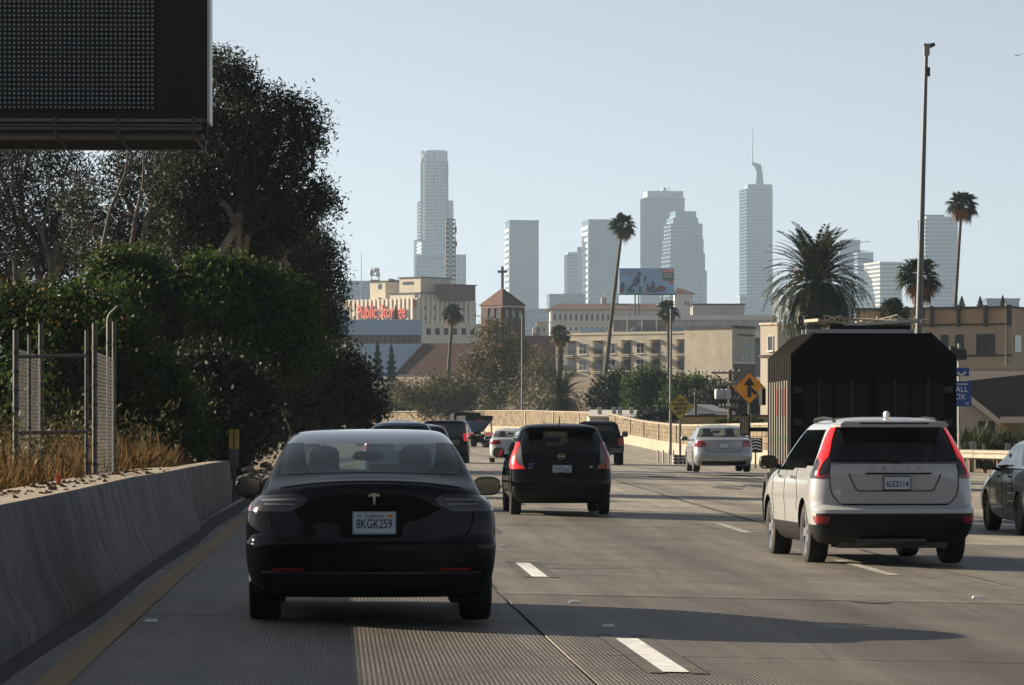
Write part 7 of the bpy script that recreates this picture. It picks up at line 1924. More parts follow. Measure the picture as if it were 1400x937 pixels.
# bird
t = thing("bird", "tiny dark bird in the open sky at the upper right", "bird", (px(1391, 180), 180, pz(76, 180)))
mb = MB(); mb.add([(0, -0.16, 0.0), (0.05, 0, 0.03), (0, 0.17, 0.0), (-0.05, 0, 0.03), (0, 0, -0.04), (0.36, 0.02, 0.10), (0.18, 0.08, 0.05), (-0.36, 0.02, 0.02), (-0.18, 0.08, 0.03)], [(0,1,3), (1,2,3), (0,4,1), (1,4,2), (2,4,3), (3,4,0), (1,5,6), (3,8,7), (1,6,2), (3,2,8)]); mb.build("body", trim_black, t)
# ---------------------------------------------------------------- vegetation
bark_pale = M("bark_pale", (0.20, 0.17, 0.14), 0.85, noise=(3, 0.4)); bark_dark = M("bark_dark", (0.055, 0.045, 0.036), 0.9, noise=(4, 0.4))
leaf_euc = M_leaf("leaf_eucalyptus", (0.011, 0.015, 0.010), (0.042, 0.048, 0.026), 0.22)
leaf_green = M_leaf("leaf_bright_green", (0.010, 0.024, 0.007), (0.068, 0.105, 0.020), 0.38)
leaf_dark = M_leaf("leaf_dark_green", (0.006, 0.011, 0.006), (0.024, 0.034, 0.013), 0.2)
leaf_hedge = M_leaf("leaf_hedge", (0.008, 0.022, 0.006), (0.055, 0.082, 0.014), 0.38)
leaf_orange = M_leaf("leaf_orange_tip", (0.16, 0.07, 0.02), (0.22, 0.13, 0.03), 0.4)
leaf_autumn = M_leaf("leaf_olive_brown", (0.040, 0.036, 0.018), (0.125, 0.108, 0.045), 0.3)
leaf_olive = M_leaf("leaf_olive_grey", (0.04, 0.045, 0.03), (0.10, 0.10, 0.06), 0.25)
leaf_con = M_leaf("leaf_conifer", (0.016, 0.026, 0.024), (0.034, 0.046, 0.036), 0.1)

def leaf_mesh(name, C, tone, l, w, mat, rng, up=0.0, hang=0.0):
    """diamond leaves at points C with random turn; hang tips them downward."""
    n = len(C)
    d = rng.normal(size=(n, 3)); d[:, 2] = d[:, 2] * (1 - 0.5 * abs(hang)) - hang
    d /= np.linalg.norm(d, axis=1)[:, None]
    r = rng.normal(size=(n, 3)); r[:, 2] *= (1 - up)
    s = np.cross(d, r); s /= (np.linalg.norm(s, axis=1)[:, None] + 1e-9)
    sc = rng.uniform(0.65, 1.25, size=(n, 1))
    a = C - d * l * 0.5 * sc; b = C + d * l * 0.5 * sc
    m = C - d * l * 0.08 * sc
    V = np.stack([a, m + s * w * 0.5 * sc, b, m - s * w * 0.5 * sc], axis=1).reshape(-1, 3)
    me = bpy.data.meshes.new(name)
    me.vertices.add(4 * n); me.vertices.foreach_set("co", V.astype(np.float32).ravel())
    me.loops.add(4 * n); me.loops.foreach_set("vertex_index", np.arange(4 * n, dtype=np.int32))
    me.polygons.add(n); me.polygons.foreach_set("loop_start", np.arange(0, 4 * n, 4, dtype=np.int32))
    try: me.polygons.foreach_set("loop_total", np.full(n, 4, dtype=np.int32))
    except Exception: pass
    at_ = me.attributes.new("tone", 'FLOAT', 'POINT')
    at_.data.foreach_set("value", np.repeat(tone, 4).astype(np.float32))
    me.materials.append(mat); me.update(); me.validate()
    return me

def crown_points(clumps, n, spray, rng, per=26, shell=0.55, flat=0.8):
    """clumps: (x, y, z, r). Leaves gather in sprays spread through each clump, mostly toward its outside."""
    w = np.array([c[3] ** 2 for c in clumps]); w = w / w.sum()
    ns = max(len(clumps), int(n / per))
    which = rng.choice(len(clumps), size=ns, p=w)
    u = rng.normal(size=(ns, 3)); u /= np.linalg.norm(u, axis=1)[:, None]
    rad = shell + (1 - shell) * rng.uniform(size=ns) ** 0.6
    rad *= rng.uniform(0.85, 1.12, size=ns)
    A = np.array([c[:3] for c in clumps]); R = np.array([c[3] for c in clumps])
    S = A[which] + u * (rad * R[which])[:, None]
    st = rng.uniform(size=ns)
    idx = rng.integers(0, ns, size=n)
    ssz = spray * rng.uniform(0.6, 1.4, size=ns)
    off = np.clip(rng.normal(size=(n, 3)), -1.7, 1.7) * ssz[idx][:, None] * 0.5; off[:, 2] *= flat
    C = S[idx] + off
    tone = np.clip(0.55 * st[idx] + 0.45 * rng.uniform(size=n), 0, 1)
    return C, tone, S

def limb(mb, a, b, r0, r1, rnd, n=6, wig=0.12):
    a = Vector(a); b = Vector(b); L = (b - a).length; pts = []
    for k in range(n + 1):
        t = k / n; p = a.lerp(b, t); q = math.sin(math.pi * t) * L * wig
        pts.append(p + Vector((rnd.uniform(-1, 1) * q, rnd.uniform(-1, 1) * q, rnd.uniform(-0.4, 0.4) * q)))
    mb.tube(pts, [r0 + (r1 - r0) * k / n for k in range(n + 1)], 7)
def tree(name, label, Y, base, clumps, n, mat, leaf=(0.16, 0.06), spray=0.7, bark=None, trunk_r=0.25, seed=0, group=None, hang=0.3, shell=0.55, cat="tree", twigs=True, per=26, tips=None, dep=0.8, stems=1, flat=0.8, limbs=None):
    """clumps: (px, py, r_px[, depth shift]) read at distance Y; base: (px, ground z)."""
    rng = np.random.default_rng(seed); rnd = random.Random(seed)
    s = Y / FPX; bx, bz = px(base[0], Y), base[1]
    t = thing(name, label, cat, (bx, Y, bz), 0, group)
    cl = []
    for c in clumps:
        r = c[2] * s; dy = c[3] if len(c) > 3 else rnd.uniform(-1, 1) * r * dep
        k = (Y + dy) / Y
        cl.append((px(c[0], Y) * k - bx, dy, (pz(c[1], Y) - EYE) * k + EYE - bz, r))
    C, tone, S = crown_points(cl, n, spray, rng, per=per, shell=shell, flat=flat)
    me = leaf_mesh("crown", C, tone, leaf[0], leaf[1], mat, rng, hang=hang)
    link(bpy.data.objects.new("crown", me), t)
    mb = MB(); top = max(cl, key=lambda c: c[2])
    forks = []
    for k in range(stems):
        f = Vector((sum(c[0] for c in cl) / len(cl) * 0.5 + rnd.uniform(-1, 1) * 0.3 * stems, rnd.uniform(-0.5, 0.5) * stems, sum(c[2] for c in cl) / len(cl) * 0.55)); forks.append(f)
        limb(mb, (rnd.uniform(-1, 1) * 0.3 * (stems - 1), rnd.uniform(-1, 1) * 0.3 * (stems - 1), -0.3), f, trunk_r, trunk_r * 0.7, rnd, wig=0.05)
    for c in cl:
        f = min(forks, key=lambda q: (q - Vector(c[:3])).length)
        limb(mb, f, c[:3], trunk_r * 0.55, trunk_r * 0.14, rnd)
        for k in range(5):
            u = Vector((rnd.gauss(0, 1), rnd.gauss(0, 1), rnd.gauss(0.4, 1))).normalized() * c[3] * 0.85
            limb(mb, c[:3], Vector(c[:3]) + u, trunk_r * 0.14, 0.012, rnd, n=4)
    mb.build("trunk", bark or bark_dark, t, smooth=60)
    for pl in (limbs or ()):        # pale boughs that show in front of the leaves
        lb = MB(); pts = [(px(x, Y - 2.0) - bx, -2.0, pz(y, Y - 2.0) - bz) for x, y in pl[1]]
        lb.tube(pts, [pl[0] * (1 - 0.7 * k / (len(pts) - 1)) for k in range(len(pts))], 7); lb.build("bough", M("bark_grey", (0.085, 0.074, 0.062), 0.9, noise=(3, 0.4)), t, smooth=60)
    if twigs:
        tw = MB(); m = min(len(S), 260)
        for k in rng.choice(len(S), size=m, replace=False):
            p = Vector(S[k]); c = min(cl, key=lambda q: (Vector(q[:3]) - p).length); a = p.lerp(Vector(c[:3]), 0.55)
            tw.tube([a, a.lerp(p, 0.5) + Vector((0, 0, 0.08)), p], [0.022, 0.014, 0.006], 3, cap=False)
        tag(tw.build("twigs", bark or bark_dark, t), kind="stuff")
    if tips:
        m = tips[1]; idx = rng.choice(len(C), size=m * 6); idx = idx[np.argsort(-(C[idx, 2] + rng.normal(size=len(idx)) * tips[2]))][:m]
        me = leaf_mesh("young_leaves", C[idx] + rng.normal(size=(m, 3)) * 0.05, rng.uniform(size=m), leaf[0] * 0.9, leaf[1], tips[0], rng, hang=0)
        link(bpy.data.objects.new("young_leaves", me), t)
    return t
EU = "tall eucalyptus trees on the left"
gz = lambda Y: terrain_z(-6, Y)
tree("eucalyptus_tree", "tall eucalyptus with drooping leafy arms closest to the skyline on the left", 101, (318, gz(101)),
     [(298, 98, 26), (322, 112, 26), (345, 138, 24), (384, 140, 17), (402, 152, 18), (424, 162, 17), (428, 188, 15), (408, 190, 20), (372, 178, 26), (335, 172, 32), (300, 160, 34), (385, 222, 24), (345, 225, 32), (300, 230, 40), (414, 222, 14), (432, 262, 18), (444, 278, 13), (416, 280, 20), (385, 272, 22), (350, 288, 34), (405, 312, 24), (368, 322, 34), (310, 310, 44), (262, 180, 38), (250, 260, 46), (260, 330, 46)], 62000, leaf_euc, (0.15, 0.045), 0.5, bark_pale, 0.34, 1, EU, 0.5, stems=2, shell=0.5)
tree("eucalyptus_tree", "dense rounded eucalyptus leaning over the lanes beside the low metal-clad building", 128, (405, gz(128)),
     [(430, 345, 32), (448, 375, 20), (400, 370, 46), (448, 410, 20), (420, 430, 48), (370, 420, 48), (440, 455, 26), (350, 360, 46), (385, 470, 44), (330, 440, 40)], 62000, leaf_euc, (0.16, 0.05), 0.55, bark_pale, 0.36, 2, EU, 0.4)
tree("eucalyptus_tree", "open eucalyptus showing pale bare limbs right below the message board", 112, (215, gz(112)),
     [(215, 235, 40), (160, 240, 36), (180, 300, 44), (235, 310, 44), (130, 330, 44), (200, 355, 40), (110, 270, 30), (275, 290, 36), (230, 195, 30)], 23000, leaf_euc, (0.15, 0.045), 0.42, bark_pale, 0.30, 3, EU, 0.45, stems=3, limbs=[(0.12, [(196, 345), (200, 300), (216, 262), (246, 205)]), (0.09, [(200, 300), (236, 262), (262, 232), (300, 212)]), (0.08, [(178, 350), (185, 300), (196, 250), (197, 200)]), (0.06, [(205, 290), (212, 240), (214, 196)]), (0.07, [(140, 340), (150, 290), (172, 235), (176, 198)]), (0.05, [(236, 262), (243, 225), (262, 195)])])
tree("eucalyptus_tree", "dark eucalyptus at the far left edge behind the ivy hedge", 118, (40, gz(118)),
     [(40, 215, 48), (0, 240, 50), (85, 240, 42), (30, 300, 55), (90, 320, 48), (-30, 320, 60), (60, 370, 50), (130, 380, 40), (0, 380, 50)], 34000, leaf_euc, (0.16, 0.045), 0.55, bark_pale, 0.34, 4, EU, 0.45, stems=2, limbs=[(0.13, [(72, 400), (70, 360), (58, 320), (40, 285)]), (0.09, [(70, 360), (84, 330), (102, 302)]), (0.09, [(22, 400), (20, 360), (8, 330)]), (0.06, [(58, 320), (66, 280), (68, 240)])])
tree("leafy_tree", "bright green leafy tree with yellowish young tips in front of the eucalyptus", 84, (300, gz(84)),
     [(153, 366, 20), (140, 385, 18), (176, 384, 20), (193, 364, 19), (222, 398, 22), (208, 385, 16), (258, 388, 22), (285, 370, 20), (312, 372, 20), (342, 386, 20), (368, 396, 22), (398, 408, 22), (418, 430, 18), (300, 430, 50), (370, 450, 48), (230, 440, 46), (180, 420, 36), (330, 490, 52), (400, 480, 42), (270, 480, 46)], 60000, leaf_green, (0.12, 0.07), 0.42, bark_dark, 0.2, 5, None, 0.2, dep=1.3, tips=(leaf_hedge, 2600, 0.7), stems=3)
tree("ivy_hedge", "ivy-covered hedge mound with orange-tipped top at the far left behind the fence", 68, (70, gz(68)),
     [(-10, 432, 36), (40, 428, 34), (90, 428, 34), (130, 440, 34), (165, 470, 36), (20, 480, 50), (80, 490, 54), (140, 510, 46), (200, 520, 40), (235, 555, 36), (60, 560, 56), (130, 575, 50), (190, 590, 44), (0, 570, 50), (250, 600, 30)], 46000, leaf_hedge, (0.11, 0.075), 0.4, bark_dark, 0.12, 6, None, 0.15, dep=1.7, cat="hedge", tips=(leaf_orange, 420, 0.12), stems=3, shell=0.7)
tree("dark_bush", "dark shaded bush sloping down to the end of the concrete barrier", 78, (285, gz(78)),
     [(270, 515, 40), (310, 530, 38), (330, 560, 36), (290, 570, 46), (340, 590, 26), (250, 560, 44), (310, 605, 36), (345, 535, 28)], 24000, leaf_dark, (0.12, 0.07), 0.45, bark_dark, 0.1, 7, None, 0.2, dep=1.6, cat="bush", stems=3, shell=0.65)
tree("dark_bush", "dark evergreen bush bulging over the left lanes above the black sedan's roof", 120, (430, gz(120) - 0.4),
     [(370, 510, 42), (420, 505, 44), (460, 505, 34), (480, 530, 28), (500, 552, 20), (440, 545, 44), (390, 555, 48), (470, 560, 26), (350, 560, 36), (505, 565, 14), (420, 580, 30), (375, 590, 30)], 30000, leaf_dark, (0.16, 0.09), 0.55, bark_dark, 0.14, 8, None, 0.2, dep=1.5, cat="bush", stems=4, shell=0.65)
# trees around the church and beyond the wall
CT = "trees behind the tan wall"
tree("sycamore_tree", "olive-brown sycamore hiding the foot of the church tower", 470, (672, 6),
     [(676, 447, 13), (660, 466, 15), (697, 468, 14), (648, 492, 18), (675, 490, 26), (708, 488, 22), (655, 515, 26), (690, 520, 28), (640, 535, 24), (715, 520, 20), (670, 545, 28)], 9500, leaf_autumn, (0.42, 0.22), 1.6, bark_pale, 0.35, 21, CT, 0.2, shell=0.4)
tree("sycamore_tree", "brownish half-bare sycamore in front of the church's nave roof", 455, (592, 5),
     [(605, 528, 18), (625, 540, 22), (560, 540, 18), (590, 548, 24), (630, 555, 20)], 9000, leaf_autumn, (0.40, 0.20), 1.5, bark_pale, 0.3, 22, CT, 0.2, shell=0.4)
tree("sycamore_tree", "bare brown tree right of the church tower before the dark maroon roof", 448, (738, 5),
     [(735, 495, 20), (725, 520, 22), (748, 520, 18), (738, 545, 24), (715, 550, 20)], 3600, leaf_autumn, (0.34, 0.16), 1.5, bark_pale, 0.3, 23, CT, 0.2, shell=0.35)
tree("dark_shrub", "dark green rounded shrub above the left end of the tan wall", 475, (540, 5),
     [(535, 540, 18), (555, 545, 18), (522, 548, 14), (575, 552, 14), (545, 556, 16)], 7000, leaf_dark, (0.36, 0.22), 1.0, bark_dark, 0.2, 24, CT, 0.1, cat="shrub")
tree("olive_tree", "pale olive-grey tree just right of the left tree mass", 420, (478, 4), [(475, 500, 20), (492, 515, 16), (468, 520, 22), (488, 535, 16)], 7000, leaf_olive, (0.34, 0.14), 1.1, bark_pale, 0.25, 25, CT, 0.3)
def conifer(label, x, ytop, ybot, hw, Y, seed, n=4500, group="dark conifers"):
    rng = np.random.default_rng(seed); s = Y / FPX; b = pz(ybot, Y)
    t = thing("conifer_tree", label, "tree", (px(x, Y), Y, b), 0, group)
    H = pz(ytop, Y) - b; u = rng.uniform(size=n) ** 0.75; z = H * (1 - u) + 0; 
    lay = 0.72 + 0.28 * np.sin(z / H * 38 + rng.uniform(0, 0.8, size=n))
    r = hw * s * (u * 0.95 + 0.05) * lay * rng.uniform(0.45, 1.0, size=n); a = rng.uniform(0, 2*np.pi, size=n)
    C = np.stack([r*np.cos(a), r*np.sin(a), z], 1)
    link(bpy.data.objects.new("crown", leaf_mesh("crown", C, rng.uniform(size=n), 0.10 * H ** 0.7, 0.035 * H ** 0.7, leaf_con, rng, hang=0.2)), t)
    mb = MB(); mb.tube([(0, 0, -1.5), (0, 0, H * 0.96)], [0.03*H*0.5 + 0.08, 0.02], 6); mb.build("trunk", bark_dark, t)
conifer("taller dark conifer before the low metal-clad building, left of a pair", 516, 467, 522, 14, 520, 31)
conifer("shorter dark conifer before the low metal-clad building, right of a pair", 535, 472, 522, 12, 520, 32)
conifer("small dark conifer standing before the red warehouse letters", 541, 417, 437, 7, 900, 33, 2500)
conifer("small round-topped conifer above the beige building left of the tall right palm's trunk", 1315, 405, 424, 10, 420, 34, 2500, "small conifers on the right skyline")
conifer("small pointed conifer above the beige building's roof just right of the tall palm", 1340, 405, 424, 9, 420, 35, 2500, "small conifers on the right skyline")
conifer("small pointed conifer before the low blue-grey block on the right skyline", 1371, 404, 424, 9, 420, 36, 2500, "small conifers on the right skyline")
GT = "green trees before the apartment block"
tree("round_green_tree", "rounded bright green tree tallest in the row before the apartment block", 372, (888, 3), [(888, 514, 17), (872, 524, 16), (903, 526, 17), (888, 535, 22), (870, 545, 18), (905, 548, 18)], 9000, leaf_green, (0.30, 0.18), 0.9, bark_dark, 0.22, 41, GT, 0.1)
tree("round_green_tree", "broad dark green tree behind the leaning palm's trunk", 380, (845, 3), [(845, 524, 16), (828, 535, 18), (856, 540, 20), (838, 552, 20), (815, 548, 14)], 9000, leaf_dark, (0.32, 0.19), 0.9, bark_dark, 0.22, 42, GT, 0.1)
tree("round_green_tree", "green tree below the blank tan block, left of the utility pole", 365, (940, 3), [(928, 530, 16), (948, 528, 15), (938, 545, 20), (962, 538, 16), (918, 546, 14), (960, 555, 18)], 8500, leaf_green, (0.30, 0.18), 0.9, bark_dark, 0.22, 43, GT, 0.1)
tree("round_green_tree", "dark green tree behind the utility pole and its transformers", 360, (985, 3), [(978, 535, 14), (990, 545, 16), (972, 555, 16), (1005, 550, 14), (1025, 556, 16), (1010, 565, 14)], 7000, leaf_dark, (0.30, 0.18), 0.9, bark_dark, 0.22, 44, GT, 0.1)
tree("leafy_shrub", "small yellow-green shrub on the ochre wall by the amber sign's post", 232, (1030, 2), [(1008, 582, 9), (1028, 580, 10), (1040, 583, 8), (985, 582, 8), (995, 586, 7)], 3500, leaf_hedge, (0.16, 0.09), 0.4, bark_dark, 0.06, 45, None, 0.1, cat="shrub", twigs=False)
tree("green_hedge", "low green hedge right behind the tan wall below the flat pale roof", 330, (905, 2), [(890, 566, 7), (905, 565, 7), (920, 567, 7), (935, 569, 6), (875, 566, 5)], 3500, leaf_dark, (0.22, 0.13), 0.5, bark_dark, 0.08, 46, None, 0.1, cat="hedge", twigs=False)

# ---------------------------------------------------------------- palms
palm_green = M_leaf("palm_frond", (0.010, 0.015, 0.006), (0.036, 0.045, 0.016), 0.2, rough=0.5)
palm_dead = M_leaf("palm_dead_frond", (0.09, 0.05, 0.02), (0.20, 0.11, 0.045), 0.25, rough=0.8)
palm_grey = M_leaf("palm_skirt", (0.13, 0.105, 0.075), (0.24, 0.20, 0.14), 0.15, rough=0.9)
palm_bark = M("palm_bark", (0.075, 0.062, 0.050), 0.9, noise=(5, 0.4)); fruit = M("date_stalk", (0.22, 0.085, 0.015), 0.6, noise=(4, 0.3))
def tone_mesh(name, V, F, tone, mat):
    me = bpy.data.meshes.new(name); me.from_pydata(V, [], F)
    a = me.attributes.new("tone", 'FLOAT', 'POINT'); a.data.foreach_set("value", np.array(tone, dtype=np.float32)); me.materials.append(mat); me.update(); return me
def fan_crown(R, n, e0, e1, rnd, mat, name, parent, loc, wide=1.0, droop=0.35):
    V = []; F = []; T = []
    for k in range(n):
        az = rnd.uniform(0, 6.283); el = e0 + (e1 - e0) * (k + rnd.random()) / n
        d = Vector((math.cos(az)*math.cos(el), math.sin(az)*math.cos(el), math.sin(el))); sd = Vector((-math.sin(az), math.cos(az), 0)); up = sd.cross(d) * -1
        tn = rnd.random(); L = R * rnd.uniform(0.82, 1.08); pl = L * 0.46
        b = len(V); w = R * 0.012
        hub = d * pl + Vector((0, 0, -0.05 * R))
        V += [tuple(-sd*w*1.6), tuple(sd*w*1.6), tuple(hub + sd*w), tuple(hub - sd*w)]; F.append((b, b+1, b+2, b+3)); T += [tn]*4
        m = 13
        d2 = (d + Vector((0, 0, -0.25))).normalized()
        for j in range(m):
            ph = (j / (m - 1) - 0.5) * 3.7 * wide; bl = L * 0.56 * (1 - 0.18 * abs(ph) / 1.85) * rnd.uniform(0.9, 1.05)
            q = d2 * math.cos(ph) + sd * math.sin(ph); q2 = d2 * math.cos(ph + 0.13) + sd * math.sin(ph + 0.13); q1 = d2 * math.cos(ph - 0.13) + sd * math.sin(ph - 0.13)
            b = len(V); md = hub + q1 * bl * 0.55 + up * 0.02 * R; me_ = hub + q2 * bl * 0.55 - up * 0.02 * R; tip = hub + q * bl + Vector((0, 0, -droop * bl * rnd.uniform(0.6, 1.2)))
            V += [tuple(hub), tuple(md), tuple(tip), tuple(me_)]; F.append((b, b+1, b+2, b+3)); T += [tn]*4
    o = link(bpy.data.objects.new(name, tone_mesh(name, V, F, T, mat)), parent); o.location = loc; return o
def fan_palm(label, Y, crown, R_px, base, r0, r1, seed, n=46, dead=14, skirt=None, gz_=None, group="fan palms"):
    rnd = random.Random(seed); s = Y / FPX; R = R_px * s; b = gz_ if gz_ is not None else pz(base[1], Y)
    t = thing("fan_palm", label, "palm tree", (px(base[0], Y), Y, b), 0, group)
    tx = px(crown[0], Y) - px(base[0], Y); tz = pz(crown[1], Y) - b
    mb = MB(); pts = []; rad = []
    for k in range(13):
        u = k / 12; pts.append((tx * (0.9*u + 0.1*u*u), 0, tz * u)); rad.append(r0 + (r1 - r0) * u + (0.12 * r0 if k == 0 else 0) + rnd.uniform(-1, 1) * 0.02 * r0)
    mb.tube(pts, rad, 10); mb.build("trunk", palm_bark, t, smooth=60)
    fan_crown(R, n, math.radians(84), math.radians(-28), rnd, palm_green, "fronds", t, (tx, 0, tz))
    if dead: fan_crown(R * 0.85, dead, math.radians(-15), math.radians(-72), rnd, palm_dead, "dead_fronds", t, (tx, 0, tz - 0.05*R), wide=0.7, droop=0.6)
    if skirt:
        for k in range(skirt[0]): fan_crown(R * 0.62, 16, math.radians(-60), math.radians(-84), rnd, palm_grey, "frond_skirt", t, (tx, 0, tz - R * (0.35 + 0.42 * k)), wide=0.6, droop=0.5)
    return t
fan_palm("tall thin fan palm leaning right in front of the billboard", 455, (851, 309), 23, (822, 565), 0.30, 0.17, 51, n=50, dead=10)
fan_palm("tall straight fan palm against the sky at the far right", 350, (1315, 279), 27, (1296, 545), 0.20, 0.13, 52, n=52, dead=16, gz_=2.0)
fan_palm("shaggy fan palm half hidden by the tall camera pole", 285, (1256, 378), 38, (1252, 560), 0.36, 0.27, 53, n=50, dead=16, skirt=(3,), gz_=2.0)
fan_palm("short fan palm peeking over the black truck's load", 278, (1221, 428), 30, (1219, 560), 0.30, 0.24, 54, n=44, dead=14, gz_=2.0)
fan_palm("slender fan palm before the storage warehouse and nave roof", 545, (619, 429), 19, (611, 520), 0.30, 0.22, 55, n=50, dead=8, gz_=8.0)
fan_palm("fan palm with a thick grey skirt of dead fronds at the apartment block's left corner", 510, (766, 457), 18, (763, 545), 0.45, 0.35, 56, n=40, dead=22, skirt=(5,), gz_=5.0)
fan_palm("slim fan palm with orange dead fronds directly behind the pale lamp post", 500, (913, 424), 20, (915, 545), 0.24, 0.18, 57, n=42, dead=14, gz_=4.0)
def date_palm(label, Y, c, R_px, gz_, seed, n=92, low=-66, leaflets=30):
    rnd = random.Random(seed); s = Y / FPX; R = R_px * s
    t = thing("date_palm", label, "palm tree", (px(c[0], Y), Y, gz_), 0, "feathery date palms"); h = pz(c[1], Y) - gz_
    mb = MB(); mb.tube([(0, 0, -0.5), (0, 0, h * 0.5), (0, 0, h)], [0.50, 0.42, 0.5], 12); mb.build("trunk", palm_bark, t, smooth=60)
    V = []; F = []; T = []
    for k in range(n):
        az = k * 2.39996 + rnd.uniform(-0.2, 0.2); u = (k + 0.5) / n; el = math.radians(88 + (low - 88) * u ** 0.9); L = R * rnd.uniform(1.0, 1.22); tn = min(1, max(0, rnd.gauss(0.45, 0.25)))
        p = Vector((0, 0, 0)); side = Vector((-math.sin(az), math.cos(az), 0)); m = leaflets; e = el; bend = rnd.uniform(0.85, 1.15) * (0.75 + 0.85 * math.cos(el))
        prev = None
        for j in range(m):
            q = j / (m - 1); e = el - bend * q ** 1.4; d = Vector((math.cos(az)*math.cos(e), math.sin(az)*math.cos(e), math.sin(e))); up = d.cross(side) * -1
            if up.z < 0 and e < 1.57: up = up * -1
            p2 = p + d * (L / m); w = 0.035 * (1 - 0.8*q)
            b = len(V); V += [tuple(p - side*w), tuple(p + side*w), tuple(p2 + side*w*0.9), tuple(p2 - side*w*0.9)]; F.append((b, b+1, b+2, b+3)); T += [tn*0.8]*4
            if q > 0.10:
                ll = L * 0.155 * math.sin(math.pi * (0.12 + 0.80 * q)) ** 0.6
                for sg in (-1, 1):
                    dr = (d * 0.62 + side * sg * 0.80 + up * 0.20 + Vector((0, 0, -0.30))).normalized(); a = p.lerp(p2, rnd.random()); tip = a + dr * ll * rnd.uniform(0.85, 1.1); ww = d * 0.16
                    b = len(V); V += [tuple(a - ww*0.6), tuple(a.lerp(tip, 0.5) - ww*0.5), tuple(tip), tuple(a.lerp(tip, 0.5) + ww*0.5)]; F.append((b, b+1, b+2, b+3)); T += [tn]*4
            p = p2
    o = link(bpy.data.objects.new("fronds", tone_mesh("fronds", V, F, T, palm_green)), t); o.location = (0, 0, h)
    return t, h, s
t, h, s_ = date_palm("huge round-crowned date palm towering behind the black truck", 250, (1117, 388), 80, 2.0, 61, n=150, low=-45, leaflets=34)
for (x, y) in ((1124, 374), (1091, 380)):
    mb = MB(); rnd = random.Random(x)
    for k in range(16): mb.blob((x - 1117)*s_ + rnd.gauss(0, 0.14), -1.2 + rnd.gauss(0, 0.15), h + (388 - y)*s_ + rnd.gauss(0, 0.2), 0.09, 0.09, 0.16, n=6, m=4)
    mb.build("date_cluster", fruit, t)
date_palm("small spreading date palm just behind the tan wall, left of the leaning palm", 425, (768, 545), 42, 3.0, 62, n=90, low=-45, leaflets=26)

# ---------------------------------------------------------------- yuccas on the right
yuc_m = M_leaf("yucca_blade", (0.024, 0.040, 0.018), (0.075, 0.095, 0.04), 0.15)
def yucca_mesh(seed, n=120, L=0.75):
    rnd = random.Random(seed); V = []; F = []; T = []
    for c in range(5):
        o = Vector((rnd.gauss(0, 0.35), rnd.gauss(0, 0.3), rnd.uniform(0.4, 1.1)))
        for k in range(n // 3):
            az = rnd.uniform(0, 6.283); el = rnd.uniform(-0.5, 1.45); d = Vector((math.cos(az)*math.cos(el), math.sin(az)*math.cos(el), math.sin(el))); sd = Vector((-math.sin(az), math.cos(az), 0)); l = L * rnd.uniform(0.7, 1.1)
            b = len(V); m = o + d*l*0.4; V += [tuple(o), tuple(m + sd*0.035), tuple(o + d*l + Vector((0, 0, -0.10*l))), tuple(m - sd*0.035)]; F.append((b, b+1, b+2, b+3)); T += [rnd.random()]*4
    return tone_mesh("fronds", V, F, T, yuc_m)
ymesh = [yucca_mesh(k) for k in (1, 2, 3)]
for k, (x, y, Y, sc, lab) in enumerate(((1318, 612, 156, 1.15, "spiky yucca clump nearest the CALL BOX pole"), (1338, 620, 150, 1.0, "spiky yucca clump behind the paddle marker, second from the CALL BOX pole"), (1352, 606, 162, 1.25, "spiky yucca clump below the house's twin windows"), (1368, 620, 150, 1.1, "spiky yucca clump left of the flat marker post"), (1388, 612, 158, 1.2, "spiky yucca clump above the dark sedan's roof, second from the right edge"), (1405, 622, 150, 1.1, "spiky yucca clump cut off by the right edge"), (1325, 628, 146, 0.7, "low young yucca in front of the clump nearest the CALL BOX pole"))):
    t = thing("yucca_bush", lab, "shrub", (px(x, Y), Y, zr(13.5, Y) - 0.02), 0.7*k, "yucca bushes behind the guard rail"); t.scale = (sc, sc, sc)
    o = link(bpy.data.objects.new("fronds", ymesh[k % 3]), t)
    mb = MB()
    for c in range(3): mb.tube([(0.2*c - 0.2, 0.1*c - 0.1, -0.3), (0.25*c - 0.25, 0.1*c - 0.1, 0.8)], [0.08, 0.05], 6)
    mb.build("trunk", bark_dark, t)

# ---------------------------------------------------------------- dry grass and weeds behind the barrier
rng = np.random.default_rng(71)
def grass(name, label, n, y0, y1, d0, d1, h, mat, lean=0.35, w=0.012, clump=0.5):
    Yg = rng.uniform(y0, y1, n); dg = rng.uniform(d0, d1, n)
    k = int(n / 30); ci = rng.integers(0, k, n); Yc = rng.uniform(y0, y1, k); dc = rng.uniform(d0, d1, k)
    pick = rng.uniform(size=n) < clump
    Yg = np.where(pick, Yc[ci] + rng.normal(size=n) * 0.25, Yg); dg = np.where(pick, np.clip(dc[ci] + rng.normal(size=n) * 0.16, d0, d1), dg)
    B = np.array([(dg[i] + axis(Yg[i]), Yg[i], terrain_z(dg[i], Yg[i]) - 0.02) for i in range(n)])
    hh = h * rng.uniform(0.35, 1.15, n); ln = rng.normal(size=(n, 2)) * lean * hh[:, None]; a = rng.uniform(0, 6.283, n)
    s = np.stack([np.cos(a), np.sin(a), 0*a], 1) * w
    M_ = B + np.stack([ln[:, 0]*0.35, ln[:, 1]*0.35, hh*0.6], 1); Tp = B + np.stack([ln[:, 0], ln[:, 1], hh], 1)
    V = np.stack([B - s, B + s, M_ + s*0.8, Tp, M_ - s*0.8], 1).reshape(-1, 3)
    F = [(5*i, 5*i+1, 5*i+2, 5*i+3, 5*i+4) for i in range(n)]
    o = link(bpy.data.objects.new(name, tone_mesh(name, [tuple(v) for v in V], F, np.repeat(rng.uniform(size=n), 5), mat)))
    return tag(o, label, "grass", kind="stuff")
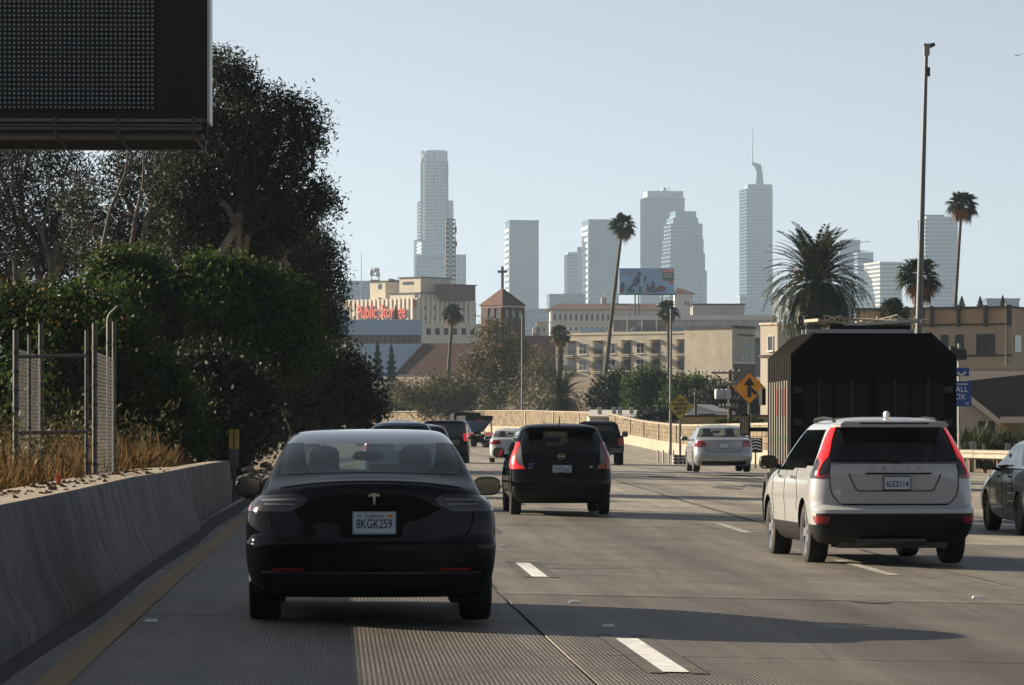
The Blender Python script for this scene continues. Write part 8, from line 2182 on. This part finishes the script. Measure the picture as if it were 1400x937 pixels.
dry = M_leaf("dry_grass_blade", (0.075, 0.042, 0.014), (0.19, 0.115, 0.042), 0.3, rough=0.8)
weed = M_leaf("weed_leaf", (0.025, 0.027, 0.01), (0.075, 0.07, 0.024), 0.3)
grass("dry_grass", "sunlit orange dry grass along the back of the left concrete barrier", 26000, 22, 68, -7.5, -2.72, 0.42, dry)
grass("dry_stalks", "taller thin dry weed stalks among the grass behind the barrier", 2600, 24, 70, -7.0, -2.8, 0.75, dry, lean=0.18, w=0.008, clump=0.8)
# leafy weeds
n = 7000; Yw = rng.uniform(38, 74, 130); dw = rng.uniform(-7, -2.85, 130); ii = rng.integers(0, 130, n); hz_ = rng.uniform(0, 1, n) ** 0.8
hw_ = rng.uniform(0.5, 1.3, 130)
C = np.array([(dw[i] + axis(Yw[i]), Yw[i], terrain_z(dw[i], Yw[i])) for i in range(130)])[ii] + np.stack([rng.normal(size=n)*0.10, rng.normal(size=n)*0.12, hz_*hw_[ii]], 1)
o = link(bpy.data.objects.new("weeds", leaf_mesh("weeds", C, rng.uniform(size=n), 0.09, 0.035, weed, rng))); tag(o, "scraggly leafy weeds between fence posts and bushes", "weeds", kind="stuff")
# small bright flag in the grass
t = thing("marker_flag", "tiny orange-red marker flag in the dry grass by the fence", "flag", (px(81, 34), 34, terrain_z(-3, 34)))
mb = MB(); mb.tube([(0, 0, 0), (0, 0, 0.32)], 0.006, 5); mb.build("stick", steel, t)
mb = MB(); mb.box(-0.025, 0.015, -0.01, -0.006, 0.14, 0.32); mb.build("flag_cloth", M("flag_orange", (0.45, 0.06, 0.02), 0.6), t)
# ---------------------------------------------------------------- the hazy air
hz = MB(); hz.box(-2900, 2900, -400, 7200, -3.0, 385.0)
hm = bpy.data.materials.new("haze_air"); hm.use_nodes = True
hn = hm.node_tree; hn.nodes.remove(hn.nodes["Principled BSDF"])
pv = nd(hn, "ShaderNodeVolumePrincipled")
pv.inputs["Color"].default_value = (0.60, 0.79, 1.0, 1)
pv.inputs["Density"].default_value = 0.9e-4
pv.inputs["Anisotropy"].default_value = 0.35
hn.links.new(pv.outputs[0], hn.nodes["Material Output"].inputs["Volume"])
tag(hz.build("haze", hm), kind="stuff")
